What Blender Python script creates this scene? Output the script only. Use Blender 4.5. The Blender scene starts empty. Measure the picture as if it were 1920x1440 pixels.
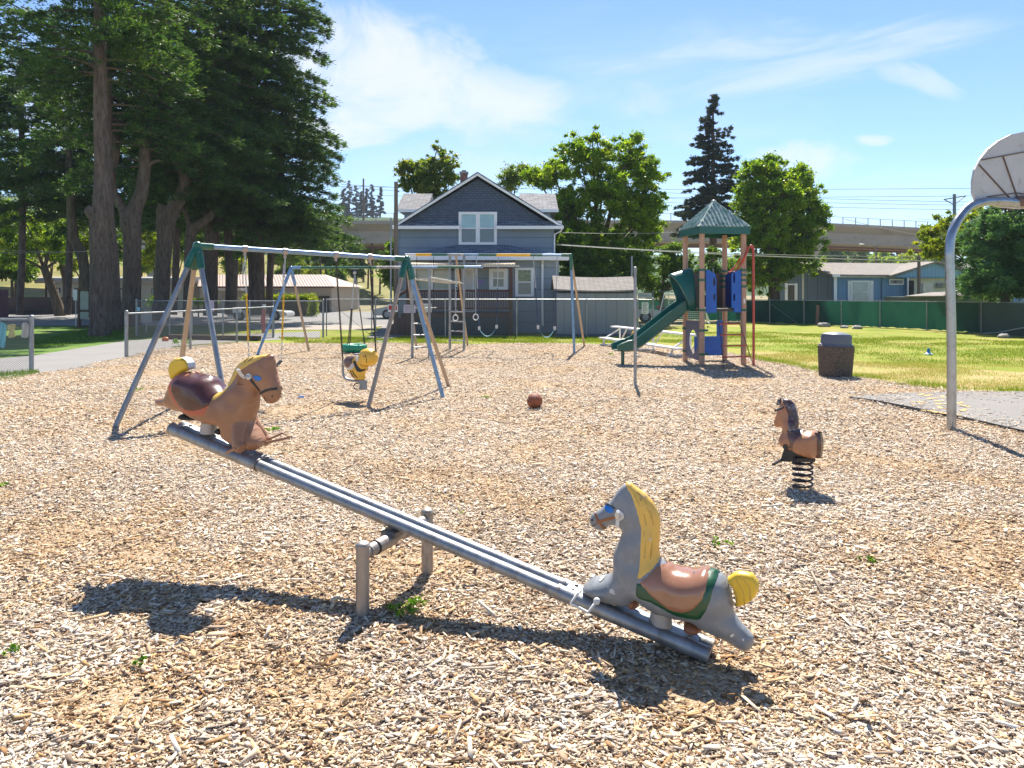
import bpy, bmesh, math, random
import numpy as np
from mathutils import Vector, Matrix
from mathutils.geometry import delaunay_2d_cdt
S = bpy.context.scene
R = math.radians
PI = math.pi
# ------------------------------------------------------------------ camera, sky, sun, exposure
FOC = 1380.0        # focal length in pixels of the 1920 px wide photograph
HZ = 545.0          # row of the horizon
EYE = 1.8           # eye height
cd = bpy.data.cameras.new('camera')
cam = bpy.data.objects.new('camera', cd)
S.collection.objects.link(cam)
cam.location = (0, 0, EYE)
cam.rotation_euler = (R(90), 0, 0)
cd.sensor_width = 36
cd.lens = 36 * FOC / 1920
cd.shift_y = -(720 - HZ) / 1920
cd.clip_end = 3000
S.camera = cam
S.view_settings.view_transform = 'Standard'
S.view_settings.look = 'None'
S.view_settings.gamma = 1
S.view_settings.exposure = 1.24
SUN_EL, SUN_AZ = 53, 7        # the sun stands ahead of the camera, a little to the right
ld = bpy.data.lights.new('sun', 'SUN')
ld.energy = 4.8
ld.angle = R(0.53)
ld.color = (1.0, 0.94, 0.84)
sun = bpy.data.objects.new('sun', ld)
S.collection.objects.link(sun)
sv = Vector((math.sin(R(SUN_AZ)) * math.cos(R(SUN_EL)), math.cos(R(SUN_AZ)) * math.cos(R(SUN_EL)), math.sin(R(SUN_EL))))
sun.rotation_euler = sv.to_track_quat('Z', 'Y').to_euler()
sun.location = (0, 0, 30)

w = bpy.data.worlds.new("World")
S.world = w
w.use_nodes = True
nt = w.node_tree
for n in list(nt.nodes):
    nt.nodes.remove(n)
def N(nt, kind, **kw):
    n = nt.nodes.new(kind)
    for k, v in kw.items():
        if k.startswith('i_'):
            n.inputs[int(k[2:])].default_value = v
        else:
            setattr(n, k, v)
    return n
def math_node(nt, op, a, b=None, clamp=False):
    n = nt.nodes.new('ShaderNodeMath'); n.operation = op; n.use_clamp = clamp
    for i, x in enumerate((a, b)):
        if x is None: continue
        if isinstance(x, (int, float)): n.inputs[i].default_value = x
        else: nt.links.new(x, n.inputs[i])
    return n.outputs[0]
sky = N(nt, 'ShaderNodeTexSky', sky_type='NISHITA', sun_disc=False, sun_elevation=R(SUN_EL), sun_rotation=R(SUN_AZ),
        altitude=50, air_density=0.9, dust_density=0.05, ozone_density=3.5)
bg = N(nt, 'ShaderNodeBackground'); bg.inputs[1].default_value = 0.085
wo = N(nt, 'ShaderNodeOutputWorld')
tc = N(nt, 'ShaderNodeTexCoord')
sep = N(nt, 'ShaderNodeSeparateXYZ'); nt.links.new(tc.outputs['Generated'], sep.inputs[0])
# clouds sit at directions of the sky dome: azimuth tangent and elevation tangent
ysafe = math_node(nt, 'MAXIMUM', sep.outputs[1], 0.15)
U_ = math_node(nt, 'DIVIDE', sep.outputs[0], ysafe)
V_ = math_node(nt, 'DIVIDE', sep.outputs[2], ysafe)
def cloud(px, py, rx, ry, rot, lo, hi, sx, sy, seed, dens):
    cu, cv = (px - 960) / FOC, (HZ - py) / FOC
    a = math_node(nt, 'SUBTRACT', U_, cu); b = math_node(nt, 'SUBTRACT', V_, cv)
    c, s = math.cos(rot), math.sin(rot)
    a2 = math_node(nt, 'ADD', math_node(nt, 'MULTIPLY', a, c), math_node(nt, 'MULTIPLY', b, s))
    b2 = math_node(nt, 'SUBTRACT', math_node(nt, 'MULTIPLY', b, c), math_node(nt, 'MULTIPLY', a, s))
    a3 = math_node(nt, 'DIVIDE', a2, rx / FOC); b3 = math_node(nt, 'DIVIDE', b2, ry / FOC)
    r2 = math_node(nt, 'ADD', math_node(nt, 'MULTIPLY', a3, a3), math_node(nt, 'MULTIPLY', b3, b3))
    fall = math_node(nt, 'SUBTRACT', 1.0, math_node(nt, 'MULTIPLY', r2, 1.0))
    cmb = N(nt, 'ShaderNodeCombineXYZ')
    nt.links.new(math_node(nt, 'MULTIPLY', a2, sx), cmb.inputs[0]); nt.links.new(math_node(nt, 'MULTIPLY', b2, sy), cmb.inputs[1])
    cmb.inputs[2].default_value = seed
    no = N(nt, 'ShaderNodeTexNoise'); no.inputs['Scale'].default_value = 1; no.inputs['Detail'].default_value = 7
    no.inputs['Roughness'].default_value = 0.64; no.inputs['Distortion'].default_value = 0.8
    nt.links.new(cmb.outputs[0], no.inputs['Vector'])
    v = math_node(nt, 'ADD', math_node(nt, 'MULTIPLY', fall, 0.45), no.outputs[0])
    mr = N(nt, 'ShaderNodeMapRange', interpolation_type='SMOOTHSTEP'); mr.inputs[1].default_value = lo; mr.inputs[2].default_value = hi
    nt.links.new(v, mr.inputs[0])
    return math_node(nt, 'MULTIPLY', mr.outputs[0], dens)
cl = [cloud(720, 125, 250, 120, -0.25, 0.52, 1.0, 7, 10, 3.1, 0.85),
      cloud(840, 185, 330, 100, -0.1, 0.52, 1.0, 6, 9, 7.7, 0.8),
      cloud(640, 235, 190, 50, 0.12, 0.45, 0.95, 8, 16, 5.2, 0.8),
      cloud(1340, 100, 330, 55, 0.15, 0.62, 1.15, 5, 26, 1.2, 0.55),
      cloud(1200, 190, 130, 60, 0.05, 0.62, 1.2, 9, 20, 9.2, 0.45),
      cloud(1520, 300, 130, 48, -0.05, 0.55, 1.0, 12, 24, 4.4, 0.6),
      cloud(1640, 262, 40, 12, 0.0, 0.4, 0.9, 30, 60, 4.9, 0.6),
      cloud(1700, 140, 130, 35, -0.35, 0.6, 1.05, 8, 30, 8.8, 0.45),
      cloud(890, 262, 40, 22, 0.0, 0.4, 1.0, 20, 30, 2.9, 0.35),
      cloud(1750, 350, 420, 90, 0.1, 0.7, 1.3, 4, 18, 6.6, 0.35),
      cloud(80, 200, 420, 160, 0.0, 0.6, 1.2, 5, 10, 12.6, 0.6),
      cloud(980, 240, 900, 260, 0.18, 0.72, 1.35, 3.2, 11, 15.3, 0.5),
      cloud(1560, 110, 420, 60, 0.22, 0.6, 1.1, 4, 30, 17.9, 0.5),
      cloud(960, 400, 1500, 90, 0.0, 0.55, 1.3, 2.5, 14, 19.1, 0.35)]
acc = cl[0]
for c_ in cl[1:]:
    acc = math_node(nt, 'MAXIMUM', acc, c_)
bright = math_node(nt, 'MULTIPLY', acc, 1.0, True)
hs = N(nt, 'ShaderNodeMixRGB', blend_type='MIX')
tint = N(nt, 'ShaderNodeMixRGB', blend_type='MULTIPLY'); tint.inputs[0].default_value = 1; tint.inputs[2].default_value = (0.78, 0.86, 0.95, 1)
nt.links.new(sky.outputs[0], tint.inputs[1])
nt.links.new(bright, hs.inputs[0]); nt.links.new(tint.outputs[0], hs.inputs[1])
hs.inputs[2].default_value = (5.0, 5.15, 5.35, 1)
nt.links.new(hs.outputs[0], bg.inputs[0]); nt.links.new(bg.outputs[0], wo.inputs[0])

# ------------------------------------------------------------------ helpers
def W(x, y, d):
    return Vector(((x - 960) / FOC * d, d, EYE + (HZ - y) / FOC * d))
def G(x, y):
    d = FOC * EYE / (y - HZ)
    return Vector(((x - 960) / FOC * d, d, 0))
ORG = {}
def tag(o, label=None, cat=None, group=None, kind=None):
    if label: o['label'] = label
    if cat: o['category'] = cat
    if group: o['group'] = group
    if kind: o['kind'] = kind
    return o
def thing(name, loc, label, cat, group=None):
    o = bpy.data.objects.new(name, None)
    S.collection.objects.link(o)
    o.empty_display_size = 0.2
    o.location = loc
    ORG[o] = Vector(loc)
    return tag(o, label, cat, group)
def link_mesh(name, me, parent=None, origin=None):
    o = bpy.data.objects.new(name, me)
    S.collection.objects.link(o)
    if parent is not None:
        og = ORG[parent]
        me.transform(Matrix.Translation(-og))
        o.parent = parent
        ORG[o] = og
    else:
        og = Vector(origin) if origin is not None else Vector((0, 0, 0))
        if origin is not None: me.transform(Matrix.Translation(-og))
        o.location = og
        ORG[o] = og
    return o
def np_mesh(name, verts, loops, sizes, mats, parent=None, origin=None, attrs=None, smooth=False, mat_idx=None):
    me = bpy.data.meshes.new(name)
    verts = np.asarray(verts, np.float32); loops = np.asarray(loops, np.int32).ravel(); sizes = np.asarray(sizes, np.int32)
    me.vertices.add(len(verts)); me.vertices.foreach_set('co', verts.ravel())
    me.loops.add(len(loops)); me.loops.foreach_set('vertex_index', loops)
    me.polygons.add(len(sizes))
    starts = np.concatenate(([0], np.cumsum(sizes)[:-1])).astype(np.int32)
    me.polygons.foreach_set('loop_start', starts)
    me.update(calc_edges=True)
    for k, a in (attrs or {}).items():
        at = me.attributes.new(k, 'FLOAT', 'FACE'); at.data.foreach_set('value', np.asarray(a, np.float32))
    for m in (mats if isinstance(mats, (list, tuple)) else [mats]): me.materials.append(m)
    if mat_idx is not None: me.polygons.foreach_set('material_index', np.asarray(mat_idx, np.int32))
    if smooth: me.polygons.foreach_set('use_smooth', np.ones(len(sizes), bool))
    return link_mesh(name, me, parent, origin)
def frame_path(P):
    P = [Vector(p) for p in P]; n = len(P); T = []
    for i in range(n):
        t = (P[min(i + 1, n - 1)] - P[max(i - 1, 0)])
        T.append(t.normalized() if t.length > 1e-9 else Vector((0, 0, 1)))
    up = Vector((0, 0, 1)) if abs(T[0].z) < 0.95 else Vector((1, 0, 0))
    u = T[0].cross(up).normalized(); out = []
    for i in range(n):
        u = (u - T[i] * u.dot(T[i]))
        u = u.normalized() if u.length > 1e-6 else T[i].orthogonal().normalized()
        out.append((P[i], u, T[i].cross(u).normalized()))
    return out
class M:
    def __init__(s): s.v = []; s.f = []
    def add(s, vs, fs):
        b = len(s.v); s.v += [tuple(p) for p in vs]; s.f += [tuple(b + i for i in f) for f in fs]; return s
    def box(s, c, size, rz=0.0, mat=None):
        x, y, z = size[0] / 2, size[1] / 2, size[2] / 2
        P = [Vector(p) for p in ((-x, -y, -z), (x, -y, -z), (x, y, -z), (-x, y, -z), (-x, -y, z), (x, -y, z), (x, y, z), (-x, y, z))]
        m = mat if mat is not None else Matrix.Rotation(rz, 3, 'Z')
        c = Vector(c)
        return s.add([c + m @ p for p in P], [(3, 2, 1, 0), (4, 5, 6, 7), (0, 1, 5, 4), (1, 2, 6, 5), (2, 3, 7, 6), (3, 0, 4, 7)])
    def bx(s, x0, x1, y0, y1, z0, z1):
        return s.box(((x0 + x1) / 2, (y0 + y1) / 2, (z0 + z1) / 2), (abs(x1 - x0), abs(y1 - y0), abs(z1 - z0)))
    def bar(s, a, b, w, h):       # rectangular bar from a to b
        a, b = Vector(a), Vector(b); t = (b - a); L = t.length; t.normalize()
        up = Vector((0, 0, 1)) if abs(t.z) < 0.97 else Vector((0, 1, 0))
        u = t.cross(up).normalized(); v = u.cross(t).normalized()
        m = Matrix((u, t, v)).transposed()
        return s.box((a + b) / 2, (w, L, h), mat=m)
    def tube(s, P, r, n=12, cap=True, closed=False, sq=1.0):
        F = frame_path(P); k = len(F)
        rr = r if isinstance(r, (list, tuple)) else [r] * k
        vs = []
        for (p, u, v), q in zip(F, rr):
            for j in range(n):
                a = 2 * PI * j / n
                vs.append(p + u * (q * math.cos(a)) + v * (q * math.sin(a) * sq))
        fs = []
        for i in range(k - 1 + (1 if closed else 0)):
            i2 = (i + 1) % k
            for j in range(n):
                j2 = (j + 1) % n
                fs.append((i * n + j, i * n + j2, i2 * n + j2, i2 * n + j))
        if cap and not closed:
            fs.append(tuple(range(n - 1, -1, -1))); fs.append(tuple((k - 1) * n + j for j in range(n)))
        return s.add(vs, fs)
    def prism(s, poly, ext):
        poly = [Vector(p) for p in poly]; ext = Vector(ext); n = len(poly)
        vs = poly + [p + ext for p in poly]
        fs = [tuple(range(n - 1, -1, -1)), tuple(range(n, 2 * n))] + [(i, (i + 1) % n, n + (i + 1) % n, n + i) for i in range(n)]
        return s.add(vs, fs)
    def quad(s, a, b, c, d): return s.add([a, b, c, d], [(0, 1, 2, 3)])
    def sphere(s, c, r, nu=20, nv=12, sc=(1, 1, 1), m=None):
        c = Vector(c); vs = [Vector((0, 0, r * sc[2]))]
        for i in range(1, nv):
            a = PI * i / nv
            for j in range(nu):
                b = 2 * PI * j / nu
                vs.append(Vector((r * sc[0] * math.sin(a) * math.cos(b), r * sc[1] * math.sin(a) * math.sin(b), r * sc[2] * math.cos(a))))
        vs.append(Vector((0, 0, -r * sc[2])))
        fs = [(0, 1 + j, 1 + (j + 1) % nu) for j in range(nu)]
        for i in range(nv - 2):
            for j in range(nu):
                fs.append((1 + i * nu + j, 1 + (i + 1) * nu + j, 1 + (i + 1) * nu + (j + 1) % nu, 1 + i * nu + (j + 1) % nu))
        b = 1 + (nv - 2) * nu; l = len(vs) - 1
        fs += [(b + j, l, b + (j + 1) % nu) for j in range(nu)]
        return s.add([c + (m @ p if m else p) for p in vs], fs)
    def lathe(s, c, prof, n=28, m=None, capb=True):
        c = Vector(c); k = len(prof); vs = []
        for r, z in prof:
            for j in range(n):
                a = 2 * PI * j / n; p = Vector((r * math.cos(a), r * math.sin(a), z))
                vs.append(c + (m @ p if m else p))
        fs = [(i * n + j, i * n + (j + 1) % n, (i + 1) * n + (j + 1) % n, (i + 1) * n + j) for i in range(k - 1) for j in range(n)]
        if capb: fs.append(tuple(range(n - 1, -1, -1)))
        fs.append(tuple((k - 1) * n + j for j in range(n)))
        return s.add(vs, fs)
    def chain(s, a, b, link=0.045, r=0.0045, sag=0.0, wd=0.5):
        a, b = Vector(a), Vector(b); L = (b - a).length; n = max(2, int(L / (link * 0.78)))
        pts = [a.lerp(b, i / n) + Vector((0, 0, -sag * 4 * (i / n) * (1 - i / n))) for i in range(n + 1)]
        for i in range(n):
            p, q = pts[i], pts[i + 1]; t = (q - p).normalized(); u = t.orthogonal().normalized()
            if i % 2: u = t.cross(u)
            c = (p + q) / 2; h = link / 2; g = link * wd / 2
            s.tube([c + t * (h * math.cos(k * PI / 3)) + u * (g * math.sin(k * PI / 3)) for k in range(6)], r, 3, closed=True)
        return s
    def build(s, name, mat, parent=None, smooth=True, origin=None, ang=38, bevel=0.0, **tg):
        me = bpy.data.meshes.new(name)
        me.from_pydata(s.v, [], s.f)
        for m in (mat if isinstance(mat, (list, tuple)) else [mat]): me.materials.append(m)
        bm = bmesh.new(); bm.from_mesh(me); bmesh.ops.recalc_face_normals(bm, faces=bm.faces)
        if bevel:
            ed = [e for e in bm.edges if len(e.link_faces) == 2 and e.calc_face_angle(0) > R(50)]
            bmesh.ops.bevel(bm, geom=ed, offset=bevel, segments=2, affect='EDGES', clamp_overlap=True)
        bm.to_mesh(me); bm.free()
        if smooth:
            me.polygons.foreach_set('use_smooth', [True] * len(me.polygons)); me.set_sharp_from_angle(angle=R(ang))
        me.update()
        o = link_mesh(name, me, parent, origin)
        return tag(o, **{{'label': 'label', 'cat': 'cat', 'group': 'group', 'kind': 'kind'}[k]: v for k, v in tg.items()})
def children(o): return list(o.children)
def copy_tree(o, parent=None):
    c = o.copy(); S.collection.objects.link(c); c.parent = parent
    ORG[c] = ORG.get(o, Vector())
    for ch in children(o): copy_tree(ch, c)
    return c
def catmull(P, k=6, closed=True):
    n = len(P); out = []
    P = [np.array(p, float) for p in P]
    rng = range(n) if closed else range(n - 1)
    for i in rng:
        if closed: a, b, c, d = P[(i - 1) % n], P[i], P[(i + 1) % n], P[(i + 2) % n]
        else: a, b, c, d = P[max(i - 1, 0)], P[i], P[i + 1], P[min(i + 2, n - 1)]
        for j in range(k):
            t = j / k
            out.append(0.5 * ((2 * b) + (-a + c) * t + (2 * a - 5 * b + 4 * c - d) * t * t + (-a + 3 * b - 3 * c + d) * t ** 3))
    if not closed: out.append(P[-1])
    return np.array(out)
def smooth_path(P, k=5):
    return [Vector(p) for p in catmull([tuple(p) for p in P], k, False)]
def inside(pts, poly):
    x, y = pts[:, 0], pts[:, 1]; r = np.zeros(len(pts), bool); n = len(poly)
    for i in range(n):
        x1, y1 = poly[i]; x2, y2 = poly[(i + 1) % n]
        c = ((y1 > y) != (y2 > y)) & (x < (x2 - x1) * (y - y1) / (y2 - y1 + 1e-15) + x1)
        r ^= c
    return r
def edge_dist(pts, poly):
    best = np.full(len(pts), 1e9); n = len(poly)
    for i in range(n):
        a = np.array(poly[i]); b = np.array(poly[(i + 1) % n]); ab = b - a
        t = np.clip(((pts - a) @ ab) / (ab @ ab + 1e-15), 0, 1)
        best = np.minimum(best, np.hypot(*(pts - a - t[:, None] * ab).T))
    return best
def cdt_fill(poly, step, holes=()):
    poly = np.array(poly, float)
    lo, hi = poly.min(0), poly.max(0)
    gx, gy = np.meshgrid(np.arange(lo[0], hi[0], step), np.arange(lo[1], hi[1], step)); g = np.c_[gx.ravel(), gy.ravel()]
    k = inside(g, poly) & (edge_dist(g, poly) > step * 0.45)
    for h in holes: k &= (~inside(g, h)) & (edge_dist(g, h) > step * 0.4)
    g = g[k]
    vs = [Vector(p) for p in poly]; ed = [(i, (i + 1) % len(poly)) for i in range(len(poly))]
    for h in holes:
        b = len(vs); vs += [Vector(p) for p in h]; ed += [(b + i, b + (i + 1) % len(h)) for i in range(len(h))]
    vs += [Vector(p) for p in g]
    r = delaunay_2d_cdt(vs, ed, [], 0, 1e-6)
    P = np.array([tuple(p) for p in r[0]]); F = np.array([f for f in r[2] if len(f) == 3])
    c = P[F].mean(1); k = inside(c, poly)
    for h in holes: k &= ~inside(c, h)
    return P, F[k]

# ------------------------------------------------------------------ materials
MATS = {}
def pm(name, base, rough=0.6, metal=0.0, var=0.12, scale=3.0, bump=0.0, bscale=40.0, dirt_glare=None, dirt_glare_amt=0.0, dirt_glare_scale=6.0, trans=0.0, spec=0.5, coat=0.0, stretch=(1, 1, 1), noise2=None):
    if name in MATS: return MATS[name]
    m = bpy.data.materials.new(name); m.use_nodes = True; t = m.node_tree; p = t.nodes['Principled BSDF']; L = t.links.new
    p.inputs['Roughness'].default_value = rough; p.inputs['Metallic'].default_value = metal; p.inputs['Specular IOR Level'].default_value = spec
    p.inputs['Coat Weight'].default_value = coat
    co = t.nodes.new('ShaderNodeTexCoord'); mp = t.nodes.new('ShaderNodeMapping'); mp.inputs['Scale'].default_value = stretch
    L(co.outputs['Object'], mp.inputs[0])
    n1 = t.nodes.new('ShaderNodeTexNoise'); n1.inputs['Scale'].default_value = scale; n1.inputs['Detail'].default_value = 6; n1.inputs['Roughness'].default_value = 0.6
    L(mp.outputs[0], n1.inputs['Vector'])
    a = tuple(min(1, c * (1 - var)) for c in base); b = tuple(min(1, c * (1 + var)) for c in base)
    cr = t.nodes.new('ShaderNodeValToRGB'); cr.color_ramp.elements[0].position = 0.3; cr.color_ramp.elements[1].position = 0.7
    cr.color_ramp.elements[0].color = (*a, 1); cr.color_ramp.elements[1].color = (*b, 1)
    L(n1.outputs[0], cr.inputs[0]); col = cr.outputs[0]
    if dirt_glare is not None:
        n2 = t.nodes.new('ShaderNodeTexNoise'); n2.inputs['Scale'].default_value = dirt_glare_scale; n2.inputs['Detail'].default_value = 8; n2.inputs['Roughness'].default_value = 0.7
        L(mp.outputs[0], n2.inputs['Vector'])
        mr = t.nodes.new('ShaderNodeMapRange'); mr.inputs[1].default_value = 0.62 - dirt_glare_amt * 0.25; mr.inputs[2].default_value = 0.72
        L(n2.outputs[0], mr.inputs[0])
        mx = t.nodes.new('ShaderNodeMixRGB'); L(mr.outputs[0], mx.inputs[0]); L(col, mx.inputs[1]); mx.inputs[2].default_value = (*dirt_glare, 1); col = mx.outputs[0]
    L(col, p.inputs['Base Color'])
    n3 = t.nodes.new('ShaderNodeMapRange'); n3.inputs[3].default_value = max(0.02, rough - 0.1); n3.inputs[4].default_value = min(1, rough + 0.12)
    L(n1.outputs[0], n3.inputs[0]); L(n3.outputs[0], p.inputs['Roughness'])
    if bump:
        nb = t.nodes.new('ShaderNodeTexNoise'); nb.inputs['Scale'].default_value = bscale; nb.inputs['Detail'].default_value = 5
        L(mp.outputs[0], nb.inputs['Vector'])
        bp = t.nodes.new('ShaderNodeBump'); bp.inputs['Strength'].default_value = bump; bp.inputs['Distance'].default_value = 0.02
        L(nb.outputs[0], bp.inputs['Height']); L(bp.outputs[0], p.inputs['Normal'])
    if trans:
        tr = t.nodes.new('ShaderNodeBsdfTranslucent'); L(col, tr.inputs[0])
        mx = t.nodes.new('ShaderNodeMixShader'); mx.inputs[0].default_value = trans
        L(p.outputs[0], mx.inputs[1]); L(tr.outputs[0], mx.inputs[2]); L(mx.outputs[0], t.nodes['Material Output'].inputs[0])
    MATS[name] = m
    return m
def ramp_mat(name, attr, stops, rough=0.8, trans=0.0, spec=0.3, objvar=0.0, objscale=0.6, transcol=None):
    """colour read from a per-face random value"""
    m = bpy.data.materials.new(name); m.use_nodes = True; t = m.node_tree; p = t.nodes['Principled BSDF']; L = t.links.new
    at = t.nodes.new('ShaderNodeAttribute'); at.attribute_name = attr
    cr = t.nodes.new('ShaderNodeValToRGB'); e = cr.color_ramp.elements
    while len(e) < len(stops): e.new(0.5)
    for el, (q, c) in zip(e, stops): el.position = q; el.color = (*c, 1)
    L(at.outputs['Fac'], cr.inputs[0]); col = cr.outputs[0]
    if objvar:
        co = t.nodes.new('ShaderNodeTexCoord'); no = t.nodes.new('ShaderNodeTexNoise'); no.inputs['Scale'].default_value = objscale; no.inputs['Detail'].default_value = 3
        L(co.outputs['Object'], no.inputs['Vector'])
        mr = t.nodes.new('ShaderNodeMapRange'); mr.inputs[1].default_value = 0.3; mr.inputs[2].default_value = 0.7; mr.inputs[3].default_value = 1 - objvar; mr.inputs[4].default_value = 1 + objvar
        L(no.outputs[0], mr.inputs[0])
        vm = t.nodes.new('ShaderNodeVectorMath'); vm.operation = 'SCALE'; L(col, vm.inputs[0]); L(mr.outputs[0], vm.inputs['Scale']); col = vm.outputs[0]
    L(col, p.inputs['Base Color']); p.inputs['Roughness'].default_value = rough; p.inputs['Specular IOR Level'].default_value = spec
    if trans:
        tr = t.nodes.new('ShaderNodeBsdfTranslucent')
        hv = t.nodes.new('ShaderNodeMixRGB'); hv.blend_type = 'MULTIPLY'; hv.inputs[0].default_value = 1; hv.inputs[2].default_value = (*(transcol or (1.6, 1.5, 0.6)), 1)
        L(col, hv.inputs[1]); L(hv.outputs[0], tr.inputs[0])
        mx = t.nodes.new('ShaderNodeMixShader'); mx.inputs[0].default_value = trans
        L(p.outputs[0], mx.inputs[1]); L(tr.outputs[0], mx.inputs[2]); L(mx.outputs[0], t.nodes['Material Output'].inputs[0])
    MATS[name] = m
    return m
galv = pm('galvanised_steel', (0.30, 0.32, 0.34), 0.48, 0.7, 0.25, 9, 0.08, 60, dirt_glare=(0.19, 0.15, 0.12), dirt_glare_amt=0.45, dirt_glare_scale=8, stretch=(1, 1, 0.35))
galv_warm = pm('weathered_galvanised_steel', (0.34, 0.31, 0.28), 0.5, 0.6, 0.22, 9, 0.08, 60, dirt_glare=(0.2, 0.13, 0.09), dirt_glare_amt=0.4, dirt_glare_scale=10, stretch=(1, 1, 0.4))
galv_thin = pm('dull_zinc_wire', (0.24, 0.25, 0.26), 0.5, 0.5, 0.15, 9)
blue_pipe = pm('faded_blue_painted_pipe', (0.16, 0.30, 0.50), 0.35, 0.25, 0.25, 12, dirt_glare=(0.5, 0.52, 0.55), dirt_glare_amt=0.25, dirt_glare_scale=25)
blue_silver = pm('worn_blue_silver_pipe', (0.22, 0.33, 0.47), 0.42, 0.5, 0.2, 6, dirt_glare=(0.16, 0.24, 0.36), dirt_glare_amt=0.45, dirt_glare_scale=30)
green_pipe = pm('dark_green_painted_steel', (0.012, 0.11, 0.07), 0.35, 0.0, 0.25, 8, dirt_glare=(0.30, 0.36, 0.35), dirt_glare_amt=0.1, dirt_glare_scale=20, coat=0.2)
tan_pipe = pm('tan_reflection_pipe', (0.40, 0.31, 0.23), 0.42, 0.3, 0.15, 8)  # tan stands in for warm ground light mirrored in the steel legs
yellow_pl = pm('yellow_plastic', (0.75, 0.42, 0.03), 0.4, 0, 0.1, 6)
red_pl = pm('faded_red_painted_pipe', (0.50, 0.07, 0.05), 0.4, 0, 0.2, 5, dirt_glare=(0.55, 0.28, 0.25), dirt_glare_amt=0.2)
blue_pl = pm('blue_plastic_panel', (0.012, 0.11, 0.48), 0.4, 0, 0.12, 2.5, dirt_glare=(0.10, 0.20, 0.45), dirt_glare_amt=0.1, dirt_glare_scale=5)
navy_pl = pm('dark_blue_plastic_panel', (0.02, 0.05, 0.22), 0.45, 0, 0.12, 2.5)
slate_pl = pm('slate_blue_plastic_panel', (0.10, 0.12, 0.22), 0.5, 0, 0.12, 2.5)
teal_pl = pm('dark_green_slide_plastic', (0.008, 0.10, 0.08), 0.33, 0, 0.15, 3, dirt_glare=(0.03, 0.15, 0.14), dirt_glare_amt=0.15, coat=0.15)
tan_post = pm('tan_tower_post_paint', (0.47, 0.28, 0.19), 0.45, 0, 0.1, 4, dirt_glare=(0.35, 0.2, 0.13), dirt_glare_amt=0.2)
brown_pl = pm('brown_plastic_panel', (0.16, 0.11, 0.085), 0.5, 0, 0.1, 4)
white_paint = pm('white_painted_wood', (0.72, 0.72, 0.72), 0.5, 0, 0.05, 3, dirt_glare=(0.5, 0.48, 0.45), dirt_glare_amt=0.1)
black_metal = pm('black_metal', (0.02, 0.02, 0.022), 0.45, 0, 0.2, 5)
dark_wood = pm('dark_brown_stained_wood', (0.085, 0.04, 0.028), 0.6, 0, 0.25, 8, 0.1, 40, stretch=(1, 1, 0.2))
# ------------------------------------------------------------------ the ground and its coverings
rng = np.random.default_rng(7)
def gz(x, y):
    """height of the wood chip bed: slightly uneven, well above the lawn sheet"""
    return 0.03 + 0.012 * np.sin(1.3 * x + 0.5) * np.sin(1.1 * y + 0.3) + 0.008 * np.sin(2.9 * x - 1.7 * y) + 0.006 * np.sin(0.6 * x + 0.9 * y + 2)
def vnoise(x, y, seed, sc):
    r = np.random.default_rng(seed); out = np.zeros_like(x)
    for k in range(7):
        a = r.uniform(0, 2 * PI); f = sc * r.uniform(0.6, 1.9); out += np.sin(f * (x * math.cos(a) + y * math.sin(a)) + r.uniform(0, 6.28)) * r.uniform(0.6, 1)
    return out / 3.2
def grass_mat(name, cols, patch, fine=60, bump=0.5):
    m = bpy.data.materials.new(name); m.use_nodes = True; t = m.node_tree; p = t.nodes['Principled BSDF']; L = t.links.new
    co = t.nodes.new('ShaderNodeTexCoord')
    n1 = t.nodes.new('ShaderNodeTexNoise'); n1.inputs['Scale'].default_value = patch; n1.inputs['Detail'].default_value = 8; n1.inputs['Roughness'].default_value = 0.62
    n2 = t.nodes.new('ShaderNodeTexNoise'); n2.inputs['Scale'].default_value = fine; n2.inputs['Detail'].default_value = 4
    L(co.outputs['Object'], n1.inputs['Vector']); L(co.outputs['Object'], n2.inputs['Vector'])
    ad = math_node(t, 'ADD', math_node(t, 'MULTIPLY', n1.outputs[0], 0.72), math_node(t, 'MULTIPLY', n2.outputs[0], 0.28))
    cr = t.nodes.new('ShaderNodeValToRGB'); e = cr.color_ramp.elements
    while len(e) < len(cols): e.new(0.5)
    for el, (q, c) in zip(e, cols): el.position = q; el.color = (*c, 1)
    L(ad, cr.inputs[0]); L(cr.outputs[0], p.inputs['Base Color']); p.inputs['Roughness'].default_value = 0.9; p.inputs['Specular IOR Level'].default_value = 0.15
    bp = t.nodes.new('ShaderNodeBump'); bp.inputs['Strength'].default_value = bump; bp.inputs['Distance'].default_value = 0.05
    L(n2.outputs[0], bp.inputs['Height']); L(bp.outputs[0], p.inputs['Normal'])
    return m
lawn_m = grass_mat('sunlit_lawn_grass', [(0.36, (0.13, 0.19, 0.02)), (0.47, (0.22, 0.26, 0.03)), (0.55, (0.29, 0.27, 0.06)), (0.66, (0.40, 0.31, 0.13))], 0.5)
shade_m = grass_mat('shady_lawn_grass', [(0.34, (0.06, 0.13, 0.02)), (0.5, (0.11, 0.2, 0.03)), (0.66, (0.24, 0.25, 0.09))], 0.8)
dry_m = grass_mat('dry_summer_grass', [(0.32, (0.13, 0.14, 0.035)), (0.46, (0.19, 0.18, 0.055)), (0.6, (0.33, 0.245, 0.09)), (0.7, (0.17, 0.17, 0.05))], 0.12, 6)
straw_m = grass_mat('sun_scorched_lawn_grass', [(0.36, (0.20, 0.25, 0.04)), (0.47, (0.33, 0.29, 0.09)), (0.6, (0.46, 0.35, 0.17))], 0.9)
base_m = grass_mat('rough_dry_ground', [(0.35, (0.14, 0.14, 0.06)), (0.5, (0.24, 0.21, 0.11)), (0.65, (0.34, 0.28, 0.17))], 0.3, 20)
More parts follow.
